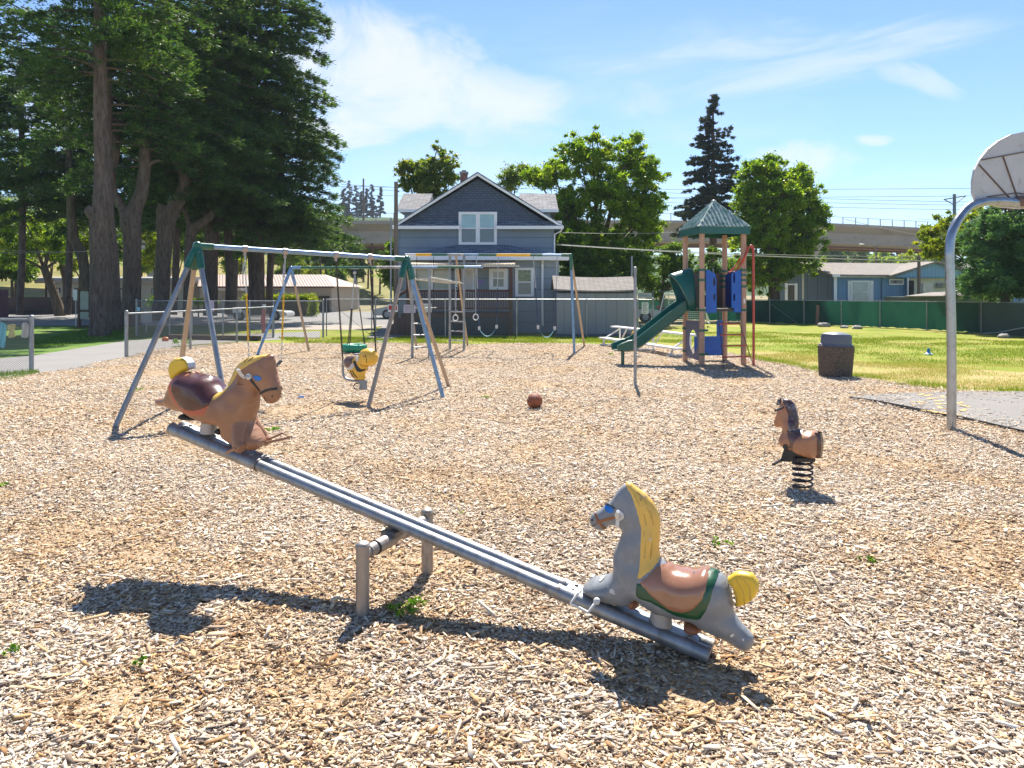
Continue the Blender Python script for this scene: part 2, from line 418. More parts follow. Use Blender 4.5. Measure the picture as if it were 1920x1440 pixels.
# the ground sheet reaches the horizon
m_ = M(); NG = 40
for i in range(NG):
    for j in range(NG):
        pass
gx = np.linspace(-1500, 1500, 61); gy = np.linspace(-60, 2600, 61)
X, Y = np.meshgrid(gx, gy); V = np.c_[X.ravel(), Y.ravel(), np.zeros(X.size)]
i, j = np.meshgrid(np.arange(60), np.arange(60)); a = (j * 61 + i).ravel(); F = np.c_[a, a + 1, a + 62, a + 61]
tag(np_mesh('ground', V, F, [4] * len(F), base_m), kind='structure')
def sheet(name, poly, z, mat, step=1.5, kind='structure', zf=None):
    P, F = cdt_fill(poly, step); zz = (zf(P[:, 0], P[:, 1]) if zf is not None else np.full(len(P), z))
    o = np_mesh(name, np.c_[P, zz], F, [3] * len(F), mat, smooth=True)
    return tag(o, kind=kind)
def gp(*pts): return [tuple(G(x, y)[:2]) for x, y in pts]
def wobble(poly, amp, seed, seg=0.35):
    r = random.Random(seed); out = []
    for i in range(len(poly)):
        a, b = np.array(poly[i]), np.array(poly[(i + 1) % len(poly)]); n = max(1, int(min(60, np.linalg.norm(b - a) / seg)))
        for k in range(n):
            p = a + (b - a) * k / n
            out.append((p[0] + r.uniform(-amp, amp), p[1] + r.uniform(-amp, amp)))
    return out
MULCH = gp((2350, 745), (2150, 737), (1920, 740), (1850, 736), (1780, 732), (1690, 722), (1600, 710), (1520, 695), (1440, 680), (1395, 668), (1330, 657), (1230, 650), (1100, 646), (900, 645), (720, 645), (620, 645), (520, 645), (440, 644), (350, 650), (290, 658), (235, 672), (150, 688), (70, 704), (-40, 716), (-300, 745)) + [(-9, 2.5), (-9, -4), (9, -4), (14, 6)]
MULCHW = wobble(MULCH, 0.07, 3)
# right field lawn: greener far away, scorched towards the play area
sheet('field_lawn', [(5, 12), (40, 9), (60, 30), (40, 44), (14, 42.5), (5, 34), (3.5, 24.5)], 0.006, lawn_m, 3)
sheet('scorched_lawn', wobble(gp((1395, 660), (1500, 668), (1600, 680), (1700, 688), (1800, 694), (1960, 700), (2300, 708), (2300, 760), (1920, 760), (1700, 745), (1450, 700)), 0.25, 5, 1.0), 0.010, straw_m, 2)
sheet('yard_lawn', wobble([(-13, 24.5), (5.2, 24.5), (5.2, 30.8), (-4.5, 31), (-5.2, 36), (-11.5, 36), (-12.5, 30)], 0.15, 6, 0.8), 0.014, lawn_m, 2)
asphalt = pm('grey_asphalt', (0.205, 0.19, 0.175), 0.88, 0, 0.12, 1.2, 0.25, 150, dirt_glare=(0.28, 0.25, 0.21), dirt_glare_amt=0.2, dirt_glare_scale=1.6)
asph_lt = pm('sun_bleached_asphalt', (0.215, 0.205, 0.195), 0.88, 0, 0.1, 0.8, 0.25, 120, dirt_glare=(0.20, 0.19, 0.18), dirt_glare_amt=0.2, dirt_glare_scale=0.9)
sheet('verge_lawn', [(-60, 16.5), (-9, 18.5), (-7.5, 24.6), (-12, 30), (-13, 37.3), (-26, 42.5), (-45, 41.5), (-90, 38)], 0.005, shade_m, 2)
sheet('parking_lot', [(-27, 37.5), (-4.8, 37.5), (-4.8, 33.5), (-2, 62), (-36, 62)], 0.018, asph_lt, 4)
sheet('street', [(-90, 38.5), (-45, 42), (-26, 43), (-20, 62), (-60, 57), (-120, 54)], 0.014, asph_lt, 5)
sheet('footpath', gp((-340, 705), (60, 668), (235, 640), (400, 629), (600, 622), (600, 634), (420, 643), (330, 650), (290, 670), (235, 682), (62, 712), (0, 724), (-340, 790)), 0.020, asph_lt, 1)
sheet('yard_path', [(-5.6, 24.7), (-4.6, 24.7), (-4.3, 30), (-5.2, 37.6), (-6.6, 37.6), (-5.6, 30)], 0.022, asph_lt, 1)
sheet('gravel_strip', wobble([(-11.5, 33.5), (-6.5, 33.5), (-6.5, 38.2), (-14, 38.2)], 0.3, 7, 1.0), 0.024, pm('dusty_gravel', (0.36, 0.31, 0.26), 0.95, 0, 0.25, 4, 0.4, 60), 1)
COURT = gp((1592, 752), (1640, 747), (1700, 744), (1810, 742), (1920, 742), (2300, 745), (2300, 880), (1920, 817), (1860, 803), (1800, 790), (1740, 778), (1690, 768), (1640, 758))
P, F = cdt_fill(wobble(COURT, 0.015, 9, 0.3), 0.6)
nP = len(P)
court = sheet('basketball_court', wobble(COURT, 0.02, 9, 0.3), 0.072, asphalt, 0.6)
mm = M(); bd = COURT
for k in range(len(bd)):
    a, b = bd[k], bd[(k + 1) % len(bd)]; mm.quad((*a, -0.01), (*b, -0.01), (*b, 0.071), (*a, 0.071))
tag(mm.build('court_edge', pm('dark_asphalt_edge', (0.10, 0.095, 0.09), 0.95, 0, 0.2, 9, 0.5, 60), smooth=False), kind='structure')
mm = M(); r_ = random.Random(4)
for (x, y) in ((1726, 748), (1745, 756), (1768, 753), (1758, 761), (1761, 767), (1763, 774), (1727, 763), (1748, 781), (1770, 785), (1798, 765), (1812, 771), (1806, 779), (1738, 750), (1786, 788)):
    g = G(x, y); a = r_.uniform(0, 3)
    for (ox, oy, rx, ry) in ((0, 0, 0.085, 0.035), (0.11 * math.cos(a), 0.11 * math.sin(a), 0.045, 0.03)):
        mm.add([(g.x + ox + rx * math.cos(t) * math.cos(a) - ry * math.sin(t) * math.sin(a), g.y + oy + rx * math.cos(t) * math.sin(a) + ry * math.sin(t) * math.cos(a), 0.078) for t in np.linspace(0, 2 * PI, 12, False)], [tuple(range(12))])
tag(mm.build('painted_footprints', pm('worn_yellow_paint', (0.62, 0.42, 0.14), 0.8, 0, 0.1, 20), smooth=False), kind='structure')

# wood chip bed
def mulch_mat():
    m = bpy.data.materials.new('wood_chip_bed'); m.use_nodes = True; t = m.node_tree; p = t.nodes['Principled BSDF']; L = t.links.new
    co = t.nodes.new('ShaderNodeTexCoord'); vs = []
    nw = t.nodes.new('ShaderNodeTexNoise'); nw.inputs['Scale'].default_value = 9; nw.inputs['Detail'].default_value = 3; L(co.outputs['Object'], nw.inputs['Vector'])
    wv = t.nodes.new('ShaderNodeVectorMath'); wv.operation = 'MULTIPLY_ADD'; L(nw.outputs['Color'], wv.inputs[0]); wv.inputs[1].default_value = (0.12, 0.12, 0.12); L(co.outputs['Object'], wv.inputs[2])
    for rot, sc in ((0.4, (26, 70, 30)), (1.9, (34, 90, 30)), (2.9, (22, 55, 30))):
        mp = t.nodes.new('ShaderNodeMapping'); mp.inputs['Rotation'].default_value = (0, 0, rot); mp.inputs['Scale'].default_value = sc; L(wv.outputs[0], mp.inputs[0])
        v = t.nodes.new('ShaderNodeTexVoronoi'); v.inputs['Scale'].default_value = 1; L(mp.outputs[0], v.inputs['Vector']); vs.append(v)  # tan and blue put mirrored ground and sky into the leg colours
    pick = t.nodes.new('ShaderNodeTexNoise'); pick.inputs['Scale'].default_value = 22; pick.inputs['Detail'].default_value = 2; L(co.outputs['Object'], pick.inputs['Vector'])
    def sel(a, b, lo):
        mr = t.nodes.new('ShaderNodeMapRange'); mr.inputs[1].default_value = lo; mr.inputs[2].default_value = lo + 0.02; L(pick.outputs[0], mr.inputs[0])
        mx = t.nodes.new('ShaderNodeMixRGB'); L(mr.outputs[0], mx.inputs[0]); L(a, mx.inputs[1]); L(b, mx.inputs[2]); return mx.outputs[0]
    cc = sel(sel(vs[0].outputs['Color'], vs[1].outputs['Color'], 0.45), vs[2].outputs['Color'], 0.56)
    dd = sel(sel(vs[0].outputs['Distance'], vs[1].outputs['Distance'], 0.45), vs[2].outputs['Distance'], 0.56)
    sp = t.nodes.new('ShaderNodeSeparateXYZ'); L(cc, sp.inputs[0])
    cr = t.nodes.new('ShaderNodeValToRGB'); e = cr.color_ramp.elements
    st = [(0.0, (0.16, 0.10, 0.05)), (0.14, (0.30, 0.19, 0.11)), (0.35, (0.42, 0.29, 0.17)), (0.6, (0.50, 0.38, 0.26)), (0.82, (0.62, 0.52, 0.40)), (1.0, (0.74, 0.66, 0.54))]
    while len(e) < len(st): e.new(0.5)
    for el, (q, c) in zip(e, st): el.position = q; el.color = (*c, 1)
    L(sp.outputs[0], cr.inputs[0])
    pn = t.nodes.new('ShaderNodeAttribute'); pn.attribute_name = 'bare'
    pr = t.nodes.new('ShaderNodeMapRange'); pr.inputs[1].default_value = 0.1; pr.inputs[2].default_value = 0.9; pr.inputs[4].default_value = 0.5; L(pn.outputs['Fac'], pr.inputs[0])
    mx = t.nodes.new('ShaderNodeMixRGB'); L(pr.outputs[0], mx.inputs[0]); L(cr.outputs[0], mx.inputs[1]); mx.inputs[2].default_value = (0.42, 0.29, 0.165, 1)
    L(mx.outputs[0], p.inputs['Base Color']); p.inputs['Roughness'].default_value = 0.9; p.inputs['Specular IOR Level'].default_value = 0.2
    bp = t.nodes.new('ShaderNodeBump'); bp.inputs['Strength'].default_value = 0.9; bp.inputs['Distance'].default_value = 0.02
    hh = math_node(t, 'ADD', math_node(t, 'MULTIPLY', sp.outputs[1], 0.6), math_node(t, 'MULTIPLY', math_node(t, 'SUBTRACT', 1.0, dd), 0.6))
    L(hh, bp.inputs['Height']); L(bp.outputs[0], p.inputs['Normal'])
    return m
mulch_m = mulch_mat()

BARE = [(400, 1050, .9), (230, 1340, .35), (620, 1330, .3), (420, 800, .7), (860, 690, .9), (1060, 662, 1.4), (1700, 925, .35), (1320, 868, .2), (300, 700, 1.2), (690, 765, .5), (840, 1060, .3), (140, 1340, .3), (520, 660, 1.3), (900, 1210, .35), (1350, 1300, .4), (560, 770, .5)]
BARE = [(*tuple(G(a, b))[:2], c) for a, b, c in BARE]
def bare(x, y):
    p = vnoise(x, y, 11, 2.2) * 0.8 + 0.5 * vnoise(x, y, 12, 5)
    for a, b, c in BARE: p = p + 0.9 * np.exp(-(((x - a) / c) ** 2 + ((y - b) / (c * .75)) ** 2) * 1.2)
    return p
P, F = cdt_fill(MULCHW, 0.17)
wcg = tag(np_mesh('wood_chip_ground', np.c_[P, gz(P[:, 0], P[:, 1])], F, [3] * len(F), mulch_m, smooth=True), kind='structure')
wcg.data.attributes.new('bare', 'FLOAT', 'POINT').data.foreach_set('value', bare(P[:, 0], P[:, 1]).astype(np.float32))
def scatter_chips(name, n, d0, d1, lmean, seed, power=1.0, lift=0.0, dark=0.0, thick=1.0, court=False):
    r = np.random.default_rng(seed)
    y = d0 + (d1 - d0) * r.random(int(n * 1.5)) ** power; x = (r.random(len(y)) * 2 - 1) * (0.74 * y + 1.9)
    k = (inside(np.c_[x, y], COURT) & (r.random(len(x)) < np.exp(-edge_dist(np.c_[x, y], np.array(COURT)) * 2.2))) if court else inside(np.c_[x, y], MULCHW) & ~inside(np.c_[x, y], COURT)
    x, y = x[k], y[k]
    pt = bare(x, y)                                       # bare, finer earth where this is high
    k = r.random(len(x)) > np.clip((pt - 0.45) * 1.1, 0, 0.66 if lmean < .015 else .85); x, y, pt = x[k][:n], y[k][:n], pt[k][:n]; n = len(x)
    Ln = lmean * np.exp(r.normal(0, 0.55, n)); Ln = np.clip(Ln, lmean * 0.25, lmean * 6)
    Wd = np.minimum(Ln * r.uniform(0.2, 0.75, n), 0.015 + 0.012 * r.random(n)); Th = np.minimum(Wd * r.uniform(0.12, 0.3, n), 0.004)
    yaw = r.uniform(0, PI, n); tx = r.normal(0, 0.17, n); ty = r.normal(0, 0.32, n)
    t = np.c_[np.cos(yaw) * np.cos(tx), np.sin(yaw) * np.cos(tx), np.sin(tx)]
    s0 = np.c_[-np.sin(yaw), np.cos(yaw), np.zeros(n)]; nn = np.cross(t, s0)
    s = s0 * np.cos(ty)[:, None] + nn * np.sin(ty)[:, None]; nn = np.cross(t, s)
    z = gz(x, y) + np.abs(np.sin(tx)) * Ln / 2 * 0.7 + np.abs(np.sin(ty)) * Wd / 2 * 0.8 + r.uniform(-0.002, 0.011, n) + lift
    if court: z = z * 0.1 + 0.073
    c = np.c_[x, y, z]; taper = r.uniform(0.35, 1.0, (n, 2)); bend = r.normal(0, 0.09, n) * Ln; skew = r.uniform(-0.4, 0.4, (n, 2)) * Wd[:, None]
    Th = Th * thick
    V = np.empty((n, 8, 3))
    h = 0
    for e, sg in enumerate((-1, 1)):
        for q, side in enumerate((-1, 1)):
            base = c + t * (sg * Ln / 2 + side * skew[:, e])[:, None] + s * (side * Wd / 2 * taper[:, e])[:, None] + nn * (bend)[:, None] * 0.4
            V[:, h] = base + nn * (Th / 2)[:, None]; V[:, h + 4] = base - nn * (Th / 2)[:, None]; h += 1
    # verts: 0 (-,-) 1 (-,+) 2 (+,-) 3 (+,+) top; 4..7 bottom
    quads = np.array([[0, 2, 3, 1], [0, 4, 6, 2], [1, 3, 7, 5], [0, 1, 5, 4], [2, 6, 7, 3]])
    F = (np.arange(n)[:, None, None] * 8 + quads[None]).reshape(-1, 4)
    tint = np.clip(r.beta(1.3, 1.05, n) + vnoise(x, y, 21, 1.2) * 0.07 - np.clip(pt - 0.35, 0, 1) * 0.12, 0, 1)
    warm = np.clip(r.beta(1.2, 2.8, n) + np.clip(pt, -0.3, 1.0) * 0.32, 0, 1)
    o = np_mesh(name, V.reshape(-1, 3), F, np.full(len(F), 4), chip_m, attrs={'tint': np.repeat(tint * (1 - dark), 5), 'warm': np.repeat(warm, 5)})
    return tag(o, kind='stuff')
def chip_material():
    m = bpy.data.materials.new('dry_wood_chips'); m.use_nodes = True; t = m.node_tree; p = t.nodes['Principled BSDF']; L = t.links.new
    def at(nm, st):
        a = t.nodes.new('ShaderNodeAttribute'); a.attribute_name = nm; cr = t.nodes.new('ShaderNodeValToRGB'); e = cr.color_ramp.elements
        while len(e) < len(st): e.new(0.5)
        for el, (q, c) in zip(e, st): el.position = q; el.color = (*c, 1)
        L(a.outputs['Fac'], cr.inputs[0]); return cr.outputs[0]
    grey = at('tint', [(0.0, (0.10, 0.065, 0.045)), (0.10, (0.27, 0.20, 0.145)), (0.3, (0.44, 0.345, 0.26)), (0.55, (0.57, 0.475, 0.375)), (0.8, (0.70, 0.61, 0.50)), (1.0, (0.84, 0.77, 0.67))])
    orange = at('tint', [(0.0, (0.12, 0.055, 0.02)), (0.15, (0.30, 0.155, 0.06)), (0.4, (0.50, 0.30, 0.13)), (0.7, (0.62, 0.42, 0.215)), (1.0, (0.72, 0.54, 0.32))])
    a = t.nodes.new('ShaderNodeAttribute'); a.attribute_name = 'warm'
    mr = t.nodes.new('ShaderNodeMapRange'); mr.inputs[1].default_value = 0.15; mr.inputs[2].default_value = 0.7; L(a.outputs['Fac'], mr.inputs[0])
    mx = t.nodes.new('ShaderNodeMixRGB'); L(mr.outputs[0], mx.inputs[0]); L(grey, mx.inputs[1]); L(orange, mx.inputs[2])
    co = t.nodes.new('ShaderNodeTexCoord'); no = t.nodes.new('ShaderNodeTexNoise'); no.inputs['Scale'].default_value = 160; no.inputs['Detail'].default_value = 2; L(co.outputs['Object'], no.inputs['Vector'])
    r2 = t.nodes.new('ShaderNodeMapRange'); r2.inputs[3].default_value = 0.72; r2.inputs[4].default_value = 1.2; L(no.outputs[0], r2.inputs[0])
    vm = t.nodes.new('ShaderNodeVectorMath'); vm.operation = 'SCALE'; L(mx.outputs[0], vm.inputs[0]); L(r2.outputs[0], vm.inputs['Scale'])
    L(vm.outputs[0], p.inputs['Base Color']); p.inputs['Roughness'].default_value = 0.78; p.inputs['Specular IOR Level'].default_value = 0.3
    return m
chip_m = chip_material()
scatter_chips('wood_chips', 290000, 1.9, 9.0, 0.017, 31, 1.2)
scatter_chips('fine_wood_chips', 340000, 1.9, 7.5, 0.0105, 34, 1.3)
scatter_chips('large_wood_chips', 6500, 1.9, 12.0, 0.042, 32, 1.2, 0.006)
scatter_chips('stray_wood_chips', 40000, 7.5, 14.0, 0.026, 36, court=True)
scatter_chips('bark_pieces', 3500, 1.9, 12.0, 0.026, 35, 1.1, 0.005, 0.75, 1.6)
scatter_chips('distant_wood_chips', 170000, 9.0, 25.0, 0.028, 33, 1.0, 0.004)

def grass_blades(name, poly, n, h0, h1, mat, seed, dens=None, w=0.006, z=0.01, lean=0.35):
    r = np.random.default_rng(seed); poly = np.array(poly); lo, hi = poly.min(0), poly.max(0)
    x = r.uniform(lo[0], hi[0], n * 3); y = r.uniform(lo[1], hi[1], n * 3); k = inside(np.c_[x, y], poly)
    if dens is not None: k &= r.random(len(x)) < dens(x, y)
    x, y = x[k][:n], y[k][:n]; n = len(x); h = r.uniform(h0, h1, n); a = r.uniform(0, 2 * PI, n); b = r.uniform(0, 2 * PI, n); l = h * lean * r.random(n)
    d = np.hypot(x, y); ww = w * np.maximum(1, d / 14)
    p = np.c_[x, y, np.full(n, z)]; s = np.c_[np.cos(a), np.sin(a), np.zeros(n)] * ww[:, None] / 2; tp = p + np.c_[np.cos(b) * l, np.sin(b) * l, h]
    V = np.stack([p - s, p + s, tp], 1).reshape(-1, 3); F = np.arange(n * 3).reshape(-1, 3)
    return tag(np_mesh(name, V, F, [3] * n, mat, attrs={'tint': r.random(n)}), kind='stuff')
blade_g = ramp_mat('green_grass_blades', 'tint', [(0, (0.08, 0.16, 0.015)), (0.5, (0.16, 0.25, 0.025)), (1, (0.32, 0.32, 0.08))], 0.6, 0.35)
blade_d = ramp_mat('dry_grass_blades', 'tint', [(0, (0.18, 0.25, 0.04)), (0.5, (0.32, 0.29, 0.09)), (1, (0.48, 0.38, 0.18))], 0.7, 0.3)
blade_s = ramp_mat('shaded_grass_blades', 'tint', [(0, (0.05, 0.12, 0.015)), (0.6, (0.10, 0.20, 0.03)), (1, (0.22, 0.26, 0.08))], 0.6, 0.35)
EDGE = gp((1395, 663), (1440, 674), (1520, 689), (1600, 704), (1690, 715), (1780, 726), (1850, 731), (1960, 734), (1960, 742), (1850, 738), (1780, 734), (1690, 725), (1600, 713), (1520, 699), (1440, 684), (1395, 671))
tag(grass_blades('edge_grass', EDGE, 15000, 0.03, 0.12, blade_g, 3, lambda x, y: np.clip(0.55 + vnoise(x, y, 5, 3), 0.03, 1), z=0.02))
grass_blades('scorched_grass', gp((1395, 655), (1700, 680), (2000, 690), (2000, 736), (1780, 730), (1600, 706), (1400, 668)), 30000, 0.015, 0.045, blade_d, 4, lambda x, y: np.clip(0.5 + vnoise(x, y, 8, 2), 0.05, 1))
grass_blades('field_grass', gp((1400, 622), (1920, 640), (2000, 690), (1700, 680), (1395, 655), (1200, 640), (1200, 625)), 40000, 0.02, 0.06, blade_g, 5, lambda x, y: np.clip(0.5 + vnoise(x, y, 9, 1.5), 0.1, 1), w=0.008)
grass_blades('yard_grass', gp((560, 646), (1190, 646), (1190, 634), (520, 634)), 22000, 0.03, 0.09, blade_g, 6, lambda x, y: np.clip(0.6 + vnoise(x, y, 10, 2), 0.1, 1), w=0.008, z=0.02)
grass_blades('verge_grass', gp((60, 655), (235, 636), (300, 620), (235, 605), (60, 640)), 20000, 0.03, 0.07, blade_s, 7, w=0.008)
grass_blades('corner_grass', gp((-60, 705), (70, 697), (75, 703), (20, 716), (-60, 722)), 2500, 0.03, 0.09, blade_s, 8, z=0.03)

# far land: a dry slope on the left, wooded hills behind everything
def hill(name, x0, x1, y0, y1, hf, mat, nx=70, ny=30):
    X, Y = np.meshgrid(np.linspace(x0, x1, nx), np.linspace(y0, y1, ny)); Z = hf(X, Y)
    i, j = np.meshgrid(np.arange(nx - 1), np.arange(ny - 1)); a = (j * nx + i).ravel()
    F = np.c_[a, a + 1, a + nx + 1, a + nx]
    return tag(np_mesh(name, np.c_[X.ravel(), Y.ravel(), Z.ravel()], F, [4] * len(F), mat, smooth=True), kind='structure')
def sm(t): t = np.clip(t, 0, 1); return t * t * (3 - 2 * t)
def slope_h(x, y):
    return -0.4 + (10.5 + 1.0 * np.sin(x * 0.05)) * sm((y - 72) / 90) * sm((-8 - x) / 25) + 0.35 * np.sin(x * 0.23) * np.sin(y * 0.19)
hill('dry_hillside', -220, 0, 68, 230, slope_h, dry_m)
forest_m = grass_mat('wooded_hill_green', [(0.35, (0.02, 0.05, 0.02)), (0.5, (0.045, 0.09, 0.03)), (0.65, (0.10, 0.14, 0.05))], 0.05, 0.6, 0.8)
def far_h(x, y):
    return -1 + sm((y - 255) / 70) * (12 + 26 * sm((-x + 10) / 60) + 2.5 * np.sin(x * 0.03)) + sm((y - 360) / 260) * (16 + 6 * np.sin(x * 0.01) + 20 * sm((-x - 60) / 160))
hill('wooded_hills', -700, 900, 250, 760, far_h, forest_m, 120, 40)
# ------------------------------------------------------------------ foliage
def leaf_mesh(name, cen, axis, rad, n, ln, wd, mat, seed, parent=None, origin=None, up=0.25, out=0.8, rnd=0.6, shell=0.55, squash=0.8, fold=True):
    """n small leaves spread through clumps at cen (radius rad); axis is the direction each clump grows in"""
    r = np.random.default_rng(seed); cen = np.asarray(cen, float); rad = np.asarray(rad, float)
    pw = rad ** 2; idx = r.choice(len(cen), n, p=pw / pw.sum())
    d = r.normal(size=(n, 3)); d /= np.linalg.norm(d, axis=1)[:, None]
    q = np.minimum(np.abs(r.normal(0, 0.52, n)) + shell * 0.35, 1.7)
    off = d * (rad[idx] * q)[:, None]; off[:, 2] *= squash
    p = cen[idx] + off
    ax = d * out + r.normal(size=(n, 3)) * rnd + np.array([0, 0, up])
    if axis is not None: ax = ax + np.asarray(axis)[idx] * 0.9
    ax /= np.linalg.norm(ax, axis=1)[:, None]
    sd = np.cross(ax, r.normal(size=(n, 3))); sd /= np.linalg.norm(sd, axis=1)[:, None] + 1e-9
    L = ln * r.uniform(0.6, 1.35, n); Wd = wd * r.uniform(0.6, 1.3, n)
    a = p - ax * (L / 2)[:, None]; b = p + ax * (L / 2)[:, None]; m = p + ax * (L * 0.05)[:, None]
    V = np.stack([a, m + sd * (Wd / 2)[:, None], b, m - sd * (Wd / 2)[:, None]], 1).reshape(-1, 3)
    F = np.arange(n * 4).reshape(-1, 4)
    ct = r.random(len(cen))
    tint = np.clip(0.55 * r.random(n) + 0.45 * ct[idx], 0, 1)
    o = np_mesh(name, V, F, [4] * n, mat, parent=parent, origin=origin, attrs={'tint': tint})
    return o
leaf_bright = ramp_mat('bright_green_leaves', 'tint', [(0, (0.06, 0.13, 0.015)), (0.4, (0.13, 0.24, 0.02)), (0.75, (0.24, 0.36, 0.03)), (1, (0.40, 0.42, 0.05))], 0.4, 0.55, 0.4)
leaf_olive = ramp_mat('olive_bronze_leaves', 'tint', [(0, (0.05, 0.10, 0.02)), (0.5, (0.13, 0.22, 0.04)), (0.85, (0.26, 0.28, 0.06)), (1, (0.40, 0.28, 0.09))], 0.3, 0.5, 0.5)
leaf_mid = ramp_mat('mid_green_leaves', 'tint', [(0, (0.04, 0.10, 0.015)), (0.5, (0.09, 0.17, 0.025)), (1, (0.18, 0.27, 0.04))], 0.45, 0.48, 0.35)
leaf_yellow = ramp_mat('yellow_green_leaves', 'tint', [(0, (0.07, 0.13, 0.015)), (0.4, (0.18, 0.27, 0.02)), (0.8, (0.38, 0.42, 0.03)), (1, (0.58, 0.52, 0.05))], 0.5, 0.5, 0.35, transcol=(1.3, 1.25, 0.6))
needle_dark = ramp_mat('dark_conifer_needles', 'tint', [(0, (0.016, 0.048, 0.02)), (0.5, (0.052, 0.12, 0.032)), (0.85, (0.09, 0.17, 0.036)), (1, (0.20, 0.28, 0.05))], 0.5, 0.36, 0.35, transcol=(1.8, 1.6, 0.6))
needle_blue = ramp_mat('blue_green_needles', 'tint', [(0, (0.04, 0.11, 0.05)), (0.5, (0.09, 0.20, 0.085)), (1, (0.19, 0.34, 0.14))], 0.5, 0.35, 0.35)
needle_grey = ramp_mat('greyish_conifer_needles', 'tint', [(0, (0.018, 0.035, 0.025)), (0.5, (0.04, 0.065, 0.045)), (1, (0.10, 0.11, 0.075))], 0.6, 0.15, 0.3)
def bark_mat(name, c):
    m = pm(name, c, 0.95, 0, 0.35, 5, 1.0, 30, dirt_glare=tuple(x * 0.35 for x in c), dirt_glare_amt=0.6, dirt_glare_scale=14, spec=0.1, stretch=(1, 1, 0.22)); return m
bark_grey = bark_mat('grey_brown_bark', (0.15, 0.115, 0.095))
bark_brown = bark_mat('brown_bark', (0.15, 0.115, 0.08))
def rough_tube(mm, P, r, n=18, seed=0, amp=0.10):
    """a limb with an uneven, ridged skin"""
    P = smooth_path(P, 6); k = len(P); m0 = len(r); rr = [float(np.interp(i / (k - 1) * (m0 - 1), range(m0), r)) for i in range(k)]
    s = random.Random(seed); ph = [s.uniform(0, 6.28) for _ in range(5)]; b = len(mm.v); mm.tube(P, rr, n)
    F = frame_path(P)
    for i in range(k):
        for j in range(n):
            a = 2 * PI * j / n; q = rr[i] * (1 + amp * (0.5 * math.sin(3 * a + ph[0] + i * 0.09) + 0.35 * math.sin(5 * a + ph[1] - i * 0.13) + 0.35 * math.sin(i * 0.55 + ph[2] + a) + 0.3 * math.sin(8 * a + ph[3])))
            mm.v[b + i * n + j] = tuple(F[i][0] + F[i][1] * (q * math.cos(a)) + F[i][2] * (q * math.sin(a)))
def limb_px(d, pts, ws, d_end=None):
    """trunk or limb standing at distance d: outline centres and widths read off the photograph"""
    n = len(pts); P = []; r = []
    for i, (x, y) in enumerate(pts):
        dd = d + ((d_end - d) * i / (n - 1) if d_end is not None else 0)
        P.append(W(x, y, dd)); r.append(ws[i] / 2 * dd / FOC)
    return P, r
def conifer_branches(trunk, z0, z1, nb, Lf, rs, rise=0.1, droop=0.35, avoid_front=False, az=None, step=0.42):
    """clumps strung along drooping branches; trunk(z) gives the stem point"""
    cen, ax, rad, br = [], [], [], []
    for k in range(nb):
        z = z0 + (z1 - z0) * (k + rs.random()) / nb; t = (z - z0) / (z1 - z0)
        a = rs.uniform(0, 2 * PI) if az is None else rs.choice(az) + rs.uniform(-0.5, 0.5)
        if avoid_front:
            while math.sin(a) < -0.15: a = rs.uniform(0, 2 * PI)
        L = Lf(t) * rs.uniform(0.65, 1.15); b = trunk(z); d = Vector((math.cos(a), math.sin(a), 0)); pts = []
        m = max(2, int(L / step))
        for i in range(1, m + 1):
            s_ = i / m; p = b + d * (L * s_) + Vector((0, 0, L * (rise * s_ - droop * s_ * s_))); pts.append(p)
            side = d.cross(Vector((0, 0, 1))); wd_ = 0.55 * L * 0.5 * math.sin(PI * min(1, s_ * 0.9 + 0.15))
            if s_ > 0.18:
                for q in (-1, 0, 1):
                    if q and rs.random() < 0.25: continue
                    cen.append(tuple(p + side * (q * wd_ * rs.uniform(0.5, 1)) + Vector((0, 0, -abs(q) * 0.08 * L * 0.4 + rs.uniform(-.12, .12)))))
                    av = d + side * (q * 0.7) + Vector((0, 0, 0.15 - 0.5 * s_ * droop)); ax.append(tuple(av.normalized())); rad.append(rs.uniform(0.20, 0.38) * (0.7 + 0.15 * min(L, 4)))
        br.append([b, *pts])
    return cen, ax, rad, br
# --- row of large old conifers on the left
LT = 'old conifers growing in a group on the left'
def old_conifer(label, base, limbs, crown, seed, n_leaf, ln=0.20, wd=0.045, bark=bark_grey, mat=needle_dark, rise=0.12, droop=0.3, name='conifer_tree', group=LT):
    root = thing(name, base, label, 'tree', group)
    t = M()
    for k, (P, r) in enumerate(limbs): rough_tube(t, P, r, 20 if k == 0 else 14, seed + k)
    t.build('trunk', bark, root, ang=80)
    rs = random.Random(seed); cen, ax, rad = [], [], []; bm_ = M()
    for (stem, z0, z1, nb, L0, L1, front) in crown:
        c, a, r, br = conifer_branches(lambda z: Vector((stem[0] + stem[2] * (z - z0), stem[1], z)), z0, z1, nb, lambda t_: L0 + (L1 - L0) * t_, rs, rise, droop, front)
        cen += c; ax += a; rad += r
        for p in br: bm_.tube(p, [0.045 * (1 - i / len(p)) + 0.008 for i in range(len(p))], 5, cap=False)
    bm_.build('branches', bark, root)
    leaf_mesh('crown', cen, ax, rad, n_leaf, ln, wd, mat, seed, root, up=0.1, out=0.3, rnd=0.36, shell=0.2, squash=0.6)
    return root
def G2(x, d): return Vector(((x - 960) / FOC * d, d, 0))
def Xat(x, d): return (x - 960) / FOC * d
d = 29.2
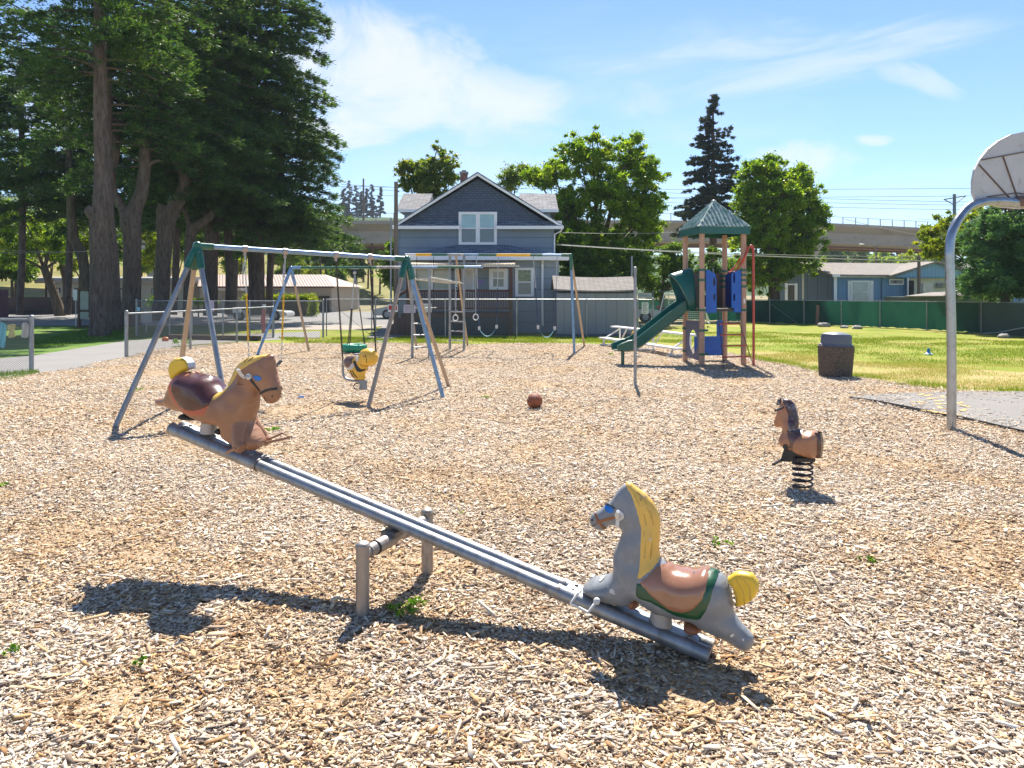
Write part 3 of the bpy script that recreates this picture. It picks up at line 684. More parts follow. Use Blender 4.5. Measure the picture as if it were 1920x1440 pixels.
old_conifer('massive straight grey trunk with a burl, nearest tree of the left group', G2(186, d),
            [limb_px(d, [(186, 632), (186, 600), (187, 520), (186, 440), (190, 408), (191, 390), (192, 350), (190, 250), (188, 150), (187, 60), (186, -60)], [41, 34, 33, 35, 40, 33, 28, 25, 23, 21, 16]),
             limb_px(d - 0.25, [(176, 412), (172, 398), (176, 388)], [12, 24, 16])],
            [((Xat(187, d), d, 0), 10.2, 17, 70, 4.4, 2.2, False)], 101, 50000)
d = 31.5
old_conifer('slender dark trunk standing close behind the massive burled trunk', G2(219, d),
            [limb_px(d, [(219, 618), (217, 560), (214, 500), (207, 420), (205, 350), (204, 250), (203, 150), (200, 40)], [21, 18, 18, 16, 14, 12, 10, 8])],
            [((Xat(203, d), d, 0), 8.2, 17, 60, 4.2, 2.0, True)], 102, 44000)
d = 33.0
old_conifer('reddish forked trunk with two rising stems, right of the massive one', G2(248, d),
            [limb_px(d, [(246, 612), (246, 560), (248, 500), (248, 450), (246, 415), (256, 385), (268, 350), (272, 290), (269, 230), (268, 160), (268, 60)], [36, 31, 30, 31, 36, 25, 22, 19, 17, 15, 12]),
             limb_px(d, [(240, 415), (228, 388), (215, 362), (211, 330), (218, 290), (218, 262), (213, 235), (208, 200), (205, 160)], [22, 15, 13, 12, 13, 12, 10, 8, 6]),
             limb_px(d, [(272, 320), (284, 306), (300, 300)], [9, 7, 4])],
            [((Xat(269, d), d, 0), 7.2, 18, 72, 4.2, 2.2, True)], 103, 52000)
d = 35.5
old_conifer('thick trunk cut on its left and bending right as it rises', G2(308, d),
            [limb_px(d, [(301, 600), (303, 560), (306, 500), (310, 450), (312, 418), (322, 396), (338, 370), (345, 340), (343, 300), (341, 240), (341, 160), (340, 60)], [32, 27, 26, 28, 34, 28, 23, 20, 18, 16, 14, 10]),
             limb_px(d, [(306, 420), (305, 395), (308, 384)], [24, 24, 20])],
            [((Xat(341, d), d, 0), 6.6, 18, 80, 4.3, 2.2, True)], 104, 58000)
d = 38.0
old_conifer('dark trunk whose limb sweeps right behind the green swing joint', G2(356, d),
            [limb_px(d, [(352, 595), (352, 540), (354, 480), (358, 440), (362, 425)], [18, 16, 16, 19, 22]),
             limb_px(d, [(360, 430), (382, 416), (398, 400), (406, 378), (406, 350), (404, 300), (402, 220)], [20, 16, 15, 13, 12, 10, 7]),
             limb_px(d, [(358, 432), (352, 410), (346, 395), (340, 380)], [14, 9, 7, 4])],
            [((Xat(402, d), d, 0), 6.4, 18, 84, 4.3, 2.2, False)], 105, 60000)
d = 39.5
old_conifer('pair of dark stems joined low, beside the sweeping limb', G2(394, d),
            [limb_px(d, [(394, 592), (395, 540), (396, 480), (397, 440), (391, 410), (386, 370), (385, 330), (386, 260)], [25, 24, 24, 26, 18, 14, 12, 9]),
             limb_px(d, [(397, 446), (408, 425), (418, 395), (420, 350), (420, 280)], [18, 14, 12, 10, 7])],
            [((Xat(404, d), d, 0), 5.8, 19, 110, 4.4, 2.0, False)], 106, 80000)
d = 40.5
old_conifer('narrow dark trunk between the joined stems and the thickest cluster', G2(430, d),
            [limb_px(d, [(430, 590), (430, 520), (429, 470), (427, 430), (430, 380), (433, 330), (434, 260)], [15, 13, 14, 15, 12, 10, 8])],
            [((Xat(434, d), d, 0), 5.6, 19, 100, 4.3, 2.0, False)], 107, 74000)
d = 41.5
old_conifer('wide dark trunk of merged stems carrying the sunlit right side of the group', G2(481, d),
            [limb_px(d, [(482, 590), (481, 530), (481, 480), (479, 440), (474, 410), (472, 360), (474, 300), (476, 240)], [34, 28, 29, 34, 22, 18, 15, 11]),
             limb_px(d, [(486, 450), (496, 425), (502, 395), (502, 350), (500, 290)], [18, 14, 12, 11, 8]),
             limb_px(d, [(468, 452), (458, 430), (452, 400), (448, 370)], [14, 10, 9, 6])],
            [((Xat(488, d), d, 0), 5.0, 20, 150, 4.5, 2.4, False)], 108, 130000)
d = 42.5
old_conifer('straight dark trunk at the right end of the conifer group', G2(508, d),
            [limb_px(d, [(506, 588), (506, 530), (508, 480), (511, 440), (517, 410), (524, 370), (528, 320), (530, 260)], [14, 12, 13, 15, 13, 12, 10, 8]),
             limb_px(d, [(512, 440), (508, 410), (510, 370)], [12, 9, 7])],
            [((Xat(530, d), d, 0), 4.2, 19, 160, 4.1, 2.2, False)], 109, 130000)
d = 47
for i, (x, z0, nb, nl, lab, L0) in enumerate(((40, 7.2, 100, 70000, 'dark conifer behind the leaning tree at the far left', 5.0), (130, 6.6, 95, 64000, 'conifer with bare lower twigs behind the massive burled trunk', 5.0),
                                     (330, 6.6, 90, 56000, 'background conifer seen between the cut trunk and the forked one', 4.6), (255, 6.2, 100, 62000, 'background conifer filling the gap behind the forked trunk', 4.8), (440, 5.2, 110, 66000, 'background conifer behind the narrow dark trunk', 4.6), (-60, 7.0, 80, 46000, 'conifer mostly outside the left edge of the view', 5.0))):
    old_conifer(lab, G2(x, d + i), [limb_px(d + i, [(x - 4, 590), (x, 500), (x + 2, 400), (x, 250), (x, 100)], [12, 12, 11, 9, 6])],
                [((Xat(x, d + i), d + i, 0), z0, 20, nb, L0, 2.2, False)], 120 + i, nl, 0.24, 0.075)
# --- broadleaf trees: limbs that fork, clumps at their ends
def broadleaf(label, base, lobes, n_leaf, ln, wd, mat, seed, trunk_r=0.22, bark=bark_brown, group=None, clumps=60, trunk_top=None, name='leafy_tree', rc=(0.35, 0.75), fork_z=None, squash=0.75, hanging=0.0):
    """lobes: (centre, radius xyz) ellipsoids that the crown fills unevenly"""
    rs = random.Random(seed); root = thing(name, base, label, 'tree', group); base = Vector(base)
    cen, rad, ax = [], [], []; vol = [l[1][0] * l[1][1] * l[1][2] for l in lobes]; tot = sum(v ** 0.67 for v in vol)
    fz = fork_z if fork_z is not None else min(l[0][2] - l[1][2] for l in lobes) + 0.3
    fork = Vector((base.x + (trunk_top or 0), base.y, fz)); t = M(); rough_tube(t, [base - Vector((0, 0, 0.1)), base.lerp(fork, 0.5) + Vector((0.05, 0, 0)), fork], [trunk_r * 1.25, trunk_r, trunk_r * 0.8], 14, seed)
    for (c, r), v in zip(lobes, vol):
        c = Vector(c); k = max(4, int(clumps * v ** 0.67 / tot)); mid = fork.lerp(c, 0.55) + Vector((rs.uniform(-.2, .2), 0, 0.2))
        rough_tube(t, [fork - Vector((0, 0, 0.1)), mid, c + Vector((0, 0, r[2] * 0.3))], [trunk_r * 0.42, trunk_r * 0.2, trunk_r * 0.07], 8, seed + 1)
        for i in range(k):
            while True:
                q = Vector((rs.gauss(0, 1), rs.gauss(0, 1), rs.gauss(0, 1))).normalized()
                if q.z > -0.75 or rs.random() < 0.4: break
            s_ = rs.uniform(0.55, 1.22) if rs.random() < 0.85 else rs.uniform(0, 0.5)
            p = c + Vector((q.x * r[0], q.y * r[1], q.z * r[2])) * s_
            cen.append(tuple(p)); rad.append(rs.uniform(*rc) * (0.62 if s_ > 0.95 else 0.9)); ax.append((q.x * 0.5, q.y * 0.5, 0.3 - hanging))
            if s_ > 0.6 and rs.random() < 0.5: t.tube([c + Vector((0, 0, r[2] * 0.1)), c.lerp(p, 0.6) + Vector((0, 0, 0.08)), p], [trunk_r * 0.13, trunk_r * 0.08, 0.01], 5, cap=False)
    t.build('trunk', bark, root, ang=80)
    leaf_mesh('crown', cen, ax, rad, n_leaf, ln, wd, mat, seed, root, up=0.05 - hanging, out=0.5, rnd=0.75, shell=0.2, squash=squash)
    return root
def lobe(x, y, rx, ry, d, rd=None):
    s_ = d / FOC; c = W(x, y, d); return (tuple(c), (rx * s_, (rd if rd else rx) * s_, ry * s_))
d = 41
broadleaf('tall bright green tree with loose crown right of the blue house', G2(1120, d),
          [lobe(1178, 308, 46, 46, d + 1), lobe(1125, 290, 42, 34, d), lobe(1085, 300, 44, 42, d + 1), lobe(1035, 332, 48, 34, d), lobe(1214, 345, 34, 52, d), lobe(1060, 440, 34, 60, d), lobe(1222, 400, 26, 50, d), lobe(1130, 360, 60, 45, d - .5), lobe(1070, 400, 50, 60, d - 1),
           lobe(1180, 400, 55, 50, d), lobe(1100, 470, 60, 60, d - 1), lobe(1170, 480, 50, 60, d), lobe(1205, 430, 35, 60, d + 1), lobe(1000, 330, 22, 16, d), lobe(1110, 255, 12, 16, d), lobe(1188, 265, 14, 14, d)],
          190000, 0.15, 0.08, leaf_bright, 201, 0.3, clumps=900, fork_z=3.2, rc=(0.22, 0.52))
broadleaf('small bronze tipped tree showing just right of the house gable', G2(960, 46), [lobe(962, 330, 24, 20, 46), lobe(950, 350, 14, 12, 46), lobe(980, 318, 14, 12, 46)], 7000, 0.16, 0.08, leaf_olive, 202, 0.12, clumps=34, fork_z=6.5)
d = 40
broadleaf('bronze and green tree rising behind the left of the house roof', G2(800, d), [lobe(762, 318, 22, 20, d), lobe(800, 330, 34, 28, d), lobe(828, 310, 26, 32, d), lobe(845, 335, 16, 24, d), lobe(820, 278, 9, 14, d), lobe(775, 345, 26, 16, d), lobe(810, 355, 40, 20, d)], 26000, 0.15, 0.08, leaf_olive, 203, 0.2, clumps=240, fork_z=5.0, rc=(0.18, 0.38))
d = 46
broadleaf('rounded bright green tree behind the right side of the play tower', G2(1450, d),
          [lobe(1425, 330, 38, 30, d), lobe(1480, 345, 40, 34, d), lobe(1510, 380, 38, 40, d), lobe(1455, 380, 55, 45, d - 1), lobe(1410, 385, 35, 50, d), lobe(1500, 430, 48, 42, d), lobe(1430, 450, 55, 60, d - 1), lobe(1490, 480, 45, 40, d), lobe(1425, 510, 55, 40, d),
           lobe(1445, 305, 16, 14, d), lobe(1500, 320, 14, 14, d), lobe(1400, 320, 14, 16, d), lobe(1535, 400, 16, 16, d)], 190000, 0.15, 0.09, leaf_bright, 204, 0.34, clumps=800, fork_z=3.0, rc=(0.24, 0.56))
d = 43
broadleaf('low green tree between the shed and the play tower', G2(1240, d), [lobe(1250, 500, 40, 36, d), lobe(1210, 530, 40, 40, d), lobe(1290, 520, 36, 36, d), lobe(1335, 500, 34, 30, d), lobe(1270, 475, 24, 16, d), lobe(1355, 530, 36, 36, d)], 44000, 0.16, 0.09, leaf_mid, 205, 0.15, clumps=150, fork_z=1.8, rc=(0.3, 0.6))
broadleaf('dark leafy tree rising directly behind the grey shed', G2(1105, 37), [lobe(1080, 520, 46, 46, 37), lobe(1140, 525, 48, 44, 37), lobe(1180, 500, 34, 40, 37), lobe(1075, 470, 30, 36, 37)], 42000, 0.14, 0.08, leaf_mid, 206, 0.15, clumps=130, fork_z=1.5, rc=(0.3, 0.55))
d = 34
broadleaf('yellow green tree behind the blue green conifer on the right', G2(1850, d), [lobe(1790, 438, 52, 36, d), lobe(1840, 422, 48, 30, d), lobe(1757, 458, 42, 30, d), lobe(1875, 412, 34, 18, d), lobe(1745, 475, 22, 14, d), lobe(1915, 405, 26, 18, d), lobe(1835, 400, 9, 9, d), lobe(1860, 400, 10, 10, d), lobe(1940, 430, 60, 40, d)],
          80000, 0.11, 0.07, leaf_yellow, 207, 0.16, clumps=340, fork_z=2.6, rc=(0.14, 0.32))
# left side: leaning broadleaf trees near the street
d = 52
broadleaf('leaning pale barked tree by the brown fence on the far left', G2(115, d), [lobe(60, 450, 60, 40, d), lobe(110, 420, 50, 36, d), lobe(20, 480, 50, 36, d), lobe(40, 410, 50, 36, d), lobe(140, 470, 26, 40, d), lobe(100, 470, 36, 26, d)], 32000, 0.17, 0.09, leaf_bright, 208, 0.3, clumps=110, trunk_top=-1.2, fork_z=3.4, hanging=0.4)
broadleaf('sunlit light green tree between the massive trunk and the leaning tree', G2(150, 60), [lobe(150, 450, 24, 40, 60), lobe(135, 500, 20, 24, 60), lobe(160, 410, 22, 24, 60)], 12000, 0.22, 0.12, leaf_yellow, 209, 0.15, clumps=50, fork_z=3)
broadleaf('light green tree seen between the forked and the cut trunks', G2(290, 58), [lobe(285, 440, 26, 36, 58), lobe(275, 400, 18, 20, 58), lobe(300, 480, 26, 26, 58)], 12000, 0.2, 0.1, leaf_yellow, 210, 0.15, clumps=50, fork_z=3)
old_conifer('curved dark reddish trunk left of the massive trunk', G2(160, 44), [limb_px(44, [(162, 596), (162, 540), (156, 490), (150, 468), (140, 450), (136, 420), (133, 380), (130, 330), (128, 240)], [20, 18, 18, 19, 18, 16, 14, 12, 8])],
            [((Xat(130, 44), 44, 0), 7.2, 16, 46, 4.4, 2.0, False)], 111, 28000, bark=bark_brown)
t = thing('bare_trunk_tree', G2(128, 54), 'dark short stubbed trunk beside the leaning pale barked tree', 'tree')
mm = M(); P, r = limb_px(54, [(124, 590), (124, 560), (125, 530), (121, 510), (116, 490), (112, 470)], [16, 13, 14, 14, 10, 6]); rough_tube(mm, P, r, 12, 5)
P, r = limb_px(54, [(122, 530), (128, 522), (126, 516)], [8, 8, 6]); rough_tube(mm, P, r, 8, 6); mm.build('trunk', bark_grey, t)
cc = [tuple(W(x, y, 54)) for x, y in ((112, 465), (105, 470), (120, 478), (100, 455), (125, 462))]
leaf_mesh('crown', cc, None, [0.8] * 5, 3500, 0.2, 0.1, leaf_mid, 77, t)
# --- spired conifer behind the tower
def spire(label, x, d, top, bot, halfw, n_leaf, seed, mat, ln, wd, nb=90, group=None, name='spruce_tree', sparse=0.0):
    base = G2(x, d); base.z = min(0.0, W(x, bot, d).z - 1) if bot > HZ else 0.0
    zt = W(x, top, d).z; zb = W(x, bot, d).z; L0 = halfw * d / FOC
    if zb > 60 or d > 250: base.z = zb - 1.5
    root = thing(name, base, label, 'tree', group); t = M(); rough_tube(t, [base, Vector((base.x, d, (base.z + zt) / 2)), Vector((base.x, d, zt - 0.2))], [0.12 + 0.02 * (zt - base.z), 0.08 + 0.008 * (zt - base.z), 0.03], 10, seed)
    rs = random.Random(seed)
    cen, ax, rad, br = conifer_branches(lambda z: Vector((base.x, d, z)), zb, zt - 0.3, nb, lambda q: L0 * (1 - q) ** 0.8 + 0.3, rs, 0.05, 0.22 if sparse == 0 else 0.12, step=max(0.42, L0 / 9))
    for p in br[::2]: t.tube(p, [0.035 * (1 - i / len(p)) + 0.01 for i in range(len(p))], 4, cap=False)
    t.build('trunk', bark_grey, root)
    rad = [q * (1 if L0 > 2 else 0.8) * (0.8 if sparse else 1) for q in rad]
    leaf_mesh('crown', cen, ax, rad, n_leaf, ln, wd, mat, seed, root, up=0.1, out=0.5, rnd=0.5, shell=0.3, squash=0.55)
    return root
spire('tall pointed dark conifer behind the green roof of the tower', 1337, 68, 172, 445, 74, 85000, 301, needle_grey, 0.30, 0.08, 150, sparse=1)
d = 31
root = old_conifer('bushy blue green conifer with low boughs on the right edge', G2(1885, d), [limb_px(d, [(1885, 620), (1885, 500), (1886, 400)], [16, 13, 5])],
            [((Xat(1885, d), d, 0), 1.6, 5.3, 130, 2.15, 1.1, False)], 302, 120000, 0.17, 0.034, mat=needle_blue, rise=0.30, droop=0.3, group=None, name='bushy_conifer_tree')
old_conifer('second blue green conifer partly outside the right edge', G2(1960, d + 1), [limb_px(d + 1, [(1960, 620), (1960, 500), (1960, 380)], [16, 13, 5])],
            [((Xat(1960, d + 1), d + 1, 0), 1.5, 5.6, 90, 2.4, 1.0, False)], 303, 60000, 0.16, 0.045, mat=needle_blue, rise=0.25, droop=0.3, group=None, name='bushy_conifer_tree')
# --- far trees on the hills
rs = random.Random(55)
FG = 'conifers standing on the far wooded hill'
spots = [(697, 345, 9, 'far pointed conifer to the right of the thin power pole on the left hill'), (713, 350, 8, 'rightmost pointed conifer on the left hill, beside the house pole'),
         (668, 348, 11, 'pale blue conifer touching the right edge of the old conifer group'), (655, 338, 12, 'tall hazy conifer half hidden by the old conifer group'),
         (688, 352, 7, 'short far conifer just right of the thin power pole'), (645, 352, 10, 'hazy conifer lowest beside the old conifer foliage'), (678, 358, 9, 'small far conifer left of the thin power pole')]
for k, (x, y, hw, lab) in enumerate(spots):
    spire(lab, x, 330, y, 404, hw, 2600, 400 + k, needle_grey, 1.3, 0.4, 34, FG, 'distant_conifer_tree')
FR = 'trees on the far slope under the viaduct on the right'
x = 1512; k = 0
labs = ['leftmost', 'second from left', 'third from left', 'fourth from left', 'fifth from left', 'sixth from left', 'seventh from left', 'eighth from left', 'ninth from left', 'tenth from left', 'eleventh from left', 'rightmost']
for k in range(12):
    x = 1585 + k * 14.5 + rs.uniform(-4, 4); y = 462 + rs.uniform(-6, 12)
    spire('far dark conifer under the right viaduct span, ' + labs[k], x, 300 + rs.uniform(-12, 12), y, 500, rs.uniform(9, 13), 2200, 430 + k, needle_grey, 1.3, 0.45, 30, FR, 'distant_conifer_tree')
for k, (x, y, rx, ry, mat, lab) in enumerate(((1560, 478, 26, 24, leaf_mid, 'grey green rounded tree beside the viaduct pier'), (1600, 476, 22, 22, leaf_mid, 'soft green tree second from the viaduct pier'), (1650, 490, 26, 14, leaf_bright, 'light green tree below the middle of the right viaduct span'),
                                      (1700, 492, 30, 12, leaf_yellow, 'yellow green bushy tree just above the mobile home roof'), (1745, 488, 26, 18, leaf_mid, 'green tree below the right end of the viaduct span'), (1528, 495, 14, 12, leaf_yellow, 'small yellow green tree at the foot of the pier'))):
    dd = 190 + 6 * k
    broadleaf(lab, G2(x, dd), [lobe(x, y, rx, ry, dd), lobe(x + rx * .5, y + 6, rx * .6, ry * .7, dd)], 6000, 0.8, 0.45, mat, 460 + k, 0.3, clumps=34, rc=(1.2, 2.2), fork_z=max(1.0, W(x, y + ry, dd).z), name='distant_leafy_tree')
HS = 'bushes and trees on the dry hillside'
BG = 'leafy trees behind the conifer trunks'
for k, (x, y, rx, ry, dd, mat, lab) in enumerate(((30, 440, 40, 46, 66, leaf_yellow, 'leafy tree filling the far left edge under the conifers'), (95, 430, 34, 50, 68, leaf_bright, 'leafy tree behind the leaning pale barked tree'), (210, 450, 34, 46, 70, leaf_bright, 'leafy tree glimpsed between the massive and the forked trunks'), (330, 445, 30, 40, 70, leaf_bright, 'leafy tree glimpsed right of the cut trunk'), (380, 440, 30, 44, 72, leaf_mid, 'leafy tree behind the sweeping limb'), (450, 430, 36, 50, 74, leaf_mid, 'leafy tree behind the narrow dark trunk'), (540, 455, 34, 36, 76, leaf_mid, 'leafy tree just right of the conifer group'))):
    broadleaf(lab, G2(x, dd), [lobe(x, y, rx, ry, dd), lobe(x + rx * .5, y + ry * .4, rx * .7, ry * .6, dd), lobe(x - rx * .5, y + ry * .3, rx * .7, ry * .6, dd)], 20000, 0.24, 0.13, mat, 560 + k, 0.2, clumps=90, rc=(0.5, 1.0), fork_z=2.5, group=BG)
bl = [(560, 470, 44, 12, leaf_mid), (610, 478, 60, 18, leaf_mid), (668, 472, 36, 16, leaf_bright), (712, 476, 36, 22, leaf_bright), (575, 500, 42, 20, leaf_yellow), (630, 515, 14, 22, leaf_mid), (640, 492, 28, 12, leaf_bright), (665, 500, 18, 18, leaf_mid),
      (540, 505, 22, 22, leaf_mid), (690, 465, 26, 14, leaf_mid), (600, 458, 40, 10, leaf_mid), (22, 500, 36, 30, leaf_mid), (745, 500, 20, 46, leaf_mid), (440, 490, 16, 24, leaf_yellow), (530, 480, 24, 18, leaf_bright), (265, 490, 22, 22, leaf_bright)]
bn = ['darkest shrub right under the left viaduct span', 'broad green shrub under the viaduct, left of the thin pole', 'bright tree touching the viaduct underside', 'bright leafy tree left of the house pole', 'yellow green shrub above the tan garage roof', 'lone upright dark tree on the dry slope', 'low bright shrub in mid slope',
      'round dark bush right of the upright slope tree', 'dark tree between the last trunk and the garage roof', 'green tree high on the slope beside the brown pole', 'long shrub row right below the viaduct', 'dark tree above the maroon fence at the far left', 'olive tree tight against the left of the house', 'yellow green bush seen between the trunks above the tan roof', 'bright bush right of the conifer group trunks', 'bright bush behind the forked trunk']
for k, (x, y, rx, ry, mat) in enumerate(bl):
    dd = {12: 50, 11: 62, 13: 84, 14: 88, 15: 80}.get(k, 92 + 5 * (k % 5)); zz = float(slope_h(np.array(Xat(x, dd)), np.array(float(dd)))) if dd > 70 else 0
    b = G2(x, dd); b.z = min(zz, W(x, y + ry, dd).z - 0.3)
    broadleaf(bn[k], b, [lobe(x, y, rx, ry, dd), lobe(x - rx * .4, y + ry * .35, rx * .6, ry * .7, dd), lobe(x + rx * .4, y + ry * .3, rx * .6, ry * .7, dd)], 6500, 0.34, 0.2, mat, 500 + k, 0.12, clumps=60, rc=(0.45, 0.95), fork_z=W(x, y + ry * 0.6, dd).z, group=HS, name='hillside_shrub')
# ------------------------------------------------------------------ buildings
def siding(name, base, hstep=0.0, vstep=0.0, var=0.08, dark=0.45):
    """painted boards: grooves every hstep (up) or vstep (along)"""
    m = pm(name, base, 0.6, 0, var, 1.2, 0.0)
    t = m.node_tree; p = t.nodes['Principled BSDF']; L = t.links.new; col = p.inputs['Base Color'].links[0].from_socket
    co = t.nodes.new('ShaderNodeTexCoord'); sp = t.nodes.new('ShaderNodeSeparateXYZ'); L(co.outputs['Object'], sp.inputs[0])
    outs = []
    for st, ax in ((hstep, 2), (vstep, 0), (vstep, 1)):
        if not st: continue
        if ax == 1: continue
        v = math_node(t, 'FRACT', math_node(t, 'DIVIDE', sp.outputs[ax], st)); g = math_node(t, 'LESS_THAN', v, 0.012 / st * 1.6); outs.append(g)
    g = outs[0]
    for o in outs[1:]: g = math_node(t, 'MAXIMUM', g, o)
    mx = t.nodes.new('ShaderNodeMixRGB'); L(math_node(t, 'MULTIPLY', g, 1 - dark), mx.inputs[0]); L(col, mx.inputs[1]); mx.inputs[2].default_value = tuple(c * 0.25 for c in base) + (1,)
    L(mx.outputs[0], p.inputs['Base Color'])
    bp = t.nodes.new('ShaderNodeBump'); bp.inputs['Strength'].default_value = 0.8; bp.inputs['Distance'].default_value = 0.02; bp.invert = True; L(g, bp.inputs['Height']); L(bp.outputs[0], p.inputs['Normal'])
    return m
def shingle_mat(name, c1, c2, sx=0.33, sy=0.14, along='X'):
    m = bpy.data.materials.new(name); m.use_nodes = True; t = m.node_tree; p = t.nodes['Principled BSDF']; L = t.links.new
    co = t.nodes.new('ShaderNodeTexCoord'); sp = t.nodes.new('ShaderNodeSeparateXYZ'); L(co.outputs['Object'], sp.inputs[0])
    cb = t.nodes.new('ShaderNodeCombineXYZ'); L(sp.outputs[0], cb.inputs[0]); L(math_node(t, 'ADD', math_node(t, 'MULTIPLY', sp.outputs[1], 1.0), sp.outputs[2]), cb.inputs[1])
    b = t.nodes.new('ShaderNodeTexBrick'); b.inputs['Scale'].default_value = 1; b.inputs['Brick Width'].default_value = sx; b.inputs['Row Height'].default_value = sy; b.inputs['Mortar Size'].default_value = 0.008
    b.inputs['Color1'].default_value = (*c1, 1); b.inputs['Color2'].default_value = (*c2, 1); b.inputs['Mortar'].default_value = tuple(x * 0.35 for x in c1) + (1,); b.inputs['Bias'].default_value = 0.0
    L(cb.outputs[0], b.inputs['Vector'])
    no = t.nodes.new('ShaderNodeTexNoise'); no.inputs['Scale'].default_value = 5; no.inputs['Detail'].default_value = 6; L(co.outputs['Object'], no.inputs['Vector'])
    mr = t.nodes.new('ShaderNodeMapRange'); mr.inputs[3].default_value = 0.7; mr.inputs[4].default_value = 1.3; L(no.outputs[0], mr.inputs[0])
    vm = t.nodes.new('ShaderNodeVectorMath'); vm.operation = 'SCALE'; L(b.outputs[0], vm.inputs[0]); L(mr.outputs[0], vm.inputs['Scale']); L(vm.outputs[0], p.inputs['Base Color'])
    p.inputs['Roughness'].default_value = 0.92; p.inputs['Specular IOR Level'].default_value = 0.2
    bp = t.nodes.new('ShaderNodeBump'); bp.inputs['Strength'].default_value = 0.4; bp.inputs['Distance'].default_value = 0.02; L(b.outputs['Fac'], bp.inputs['Height']); bp.invert = True; L(bp.outputs[0], p.inputs['Normal'])
    return m
wall_blue = siding('blue_grey_painted_siding', (0.20, 0.265, 0.345), 0.46, 0.0)
wall_grey = siding('grey_blue_lower_siding', (0.235, 0.285, 0.345), 0.46, 0.0)
gable_sh = shingle_mat('dark_blue_wall_shingles', (0.088, 0.118, 0.18), (0.105, 0.138, 0.20), 0.2, 0.105)
roof_sh = shingle_mat('dark_roof_shingles', (0.10, 0.125, 0.165), (0.30, 0.33, 0.38), 0.3, 0.10)
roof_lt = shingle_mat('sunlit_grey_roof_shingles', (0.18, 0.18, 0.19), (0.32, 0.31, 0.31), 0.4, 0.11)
roof_tan = shingle_mat('tan_grey_roof_shingles', (0.27, 0.24, 0.21), (0.33, 0.295, 0.265), 0.4, 0.11)
trim = pm('white_house_trim', (0.82, 0.83, 0.85), 0.5, 0, 0.04, 3)
glass_d = pm('window_glass', (0.10, 0.13, 0.14), 0.06, 0, 0.3, 1.5, spec=0.8)
def glassmat(name, c, rough=0.12): return pm(name, c, rough, 0, 0.15, 2.0, spec=0.7)
glass_blue = glassmat('pale_blind_behind_glass', (0.30, 0.47, 0.50)); glass_grey = glassmat('grey_screened_glass', (0.12, 0.15, 0.17))
def HX(x, Y): return (x - 960) / FOC * Y
def HZz(y, Y): return EYE + (HZ - y) / FOC * Y
def window(parent, x0, x1, y0, y1, Y, ft=0.09, sashes=1, glass=(glass_grey, glass_grey), mid=0.5, name='window', lab=None, frm=None):
    """photo rows and columns give a sash window on a wall plane at distance Y"""
    X0, X1, Z1, Z0 = HX(x0, Y), HX(x1, Y), HZz(y0, Y), HZz(y1, Y); f = M()
    f.bx(X0, X0 + ft, Y - 0.06, Y - 0.003, Z0, Z1).bx(X1 - ft, X1, Y - 0.06, Y - 0.003, Z0, Z1).bx(X0 + ft, X1 - ft, Y - 0.06, Y - 0.003, Z1 - ft, Z1).bx(X0 + ft, X1 - ft, Y - 0.075, Y - 0.003, Z0, Z0 + ft)
    w_ = (X1 - X0 - 2 * ft) / sashes; zm = Z0 + ft + (Z1 - Z0 - 2 * ft) * (1 - mid); panes = []
    for i in range(sashes):
        a, b = X0 + ft + i * w_, X0 + ft + (i + 1) * w_
        if i: f.bx(a - ft * 0.6, a + ft * 0.6, Y - 0.055, Y - 0.003, Z0 + ft, Z1 - ft); 
        l, r_2 = a + (ft * 0.6 if i else 0), b - (ft * 0.6 if i < sashes - 1 else 0)
        f.bx(l, r_2, Y - 0.045, Y - 0.008, zm - 0.025, zm + 0.025)
        for g, (za, zb) in zip(glass, ((zm + 0.025, Z1 - ft), (Z0 + ft, zm - 0.025))):
            panes.append((l, r_2, za, zb, g))
            for (p, q) in ((l, l + 0.025), (r_2 - 0.025, r_2)): f.bx(p, q, Y - 0.04, Y - 0.008, za, zb)
    o = f.build(name, frm or trim, parent, smooth=False, label=lab)
    for l, r_2, za, zb, g in panes: M().bx(l + 0.025, r_2 - 0.025, Y - 0.022, Y - 0.01, za, zb).build('pane', g, o, smooth=False)
    return o
# --- the blue house
Y0, Y1 = 31.0, 32.6         # lower storey front, upper storey front
hs = thing('blue_house', (HX(896, 33), 33, 0), 'two storey blue grey wooden house with steep front gable and small brown porch', 'house')
xl, xr = HX(745, Y1), HX(1039, Y1); ze = HZz(425, Y1); zp = HZz(330, Y1 - 0.3); xc = HX(896, Y1)
M().bx(xl, xr, Y1, Y1 + 9, 3.2, ze).build('upper_wall', wall_blue, hs, smooth=False)
M().prism([(xl, Y1 - 0.02, ze), (xr, Y1 - 0.02, ze), (xc, Y1 - 0.02, zp - 0.08)], (0, 0.12, 0)).build('gable', gable_sh, hs, smooth=False)
rf = M(); XL, XR = HX(738, Y1), HX(1056, Y1); zl = HZz(428, Y1)
for (a, b) in ((XL, xc), (XR, xc)):
    n = Vector((zp - zl, 0, -(b - a) if False else 0)); rf.prism([(a, Y1 - 0.35, zl - 0.02), (b, Y1 - 0.35, zp + 0.06), (b, Y1 - 0.35, zp + 0.18), (a, Y1 - 0.35, zl + 0.10)], (0, 9.7, 0))
ro = rf.build('roof', roof_sh, hs, smooth=False)
f = M()
for a in (XL, XR): f.prism([(a, Y1 - 0.39, zl - 0.06), (xc, Y1 - 0.39, zp + 0.0), (xc, Y1 - 0.39, zp + 0.11), (a, Y1 - 0.39, zl + 0.05)], (0, 0.035, 0))
f.build('rake_board', trim, ro, smooth=False)
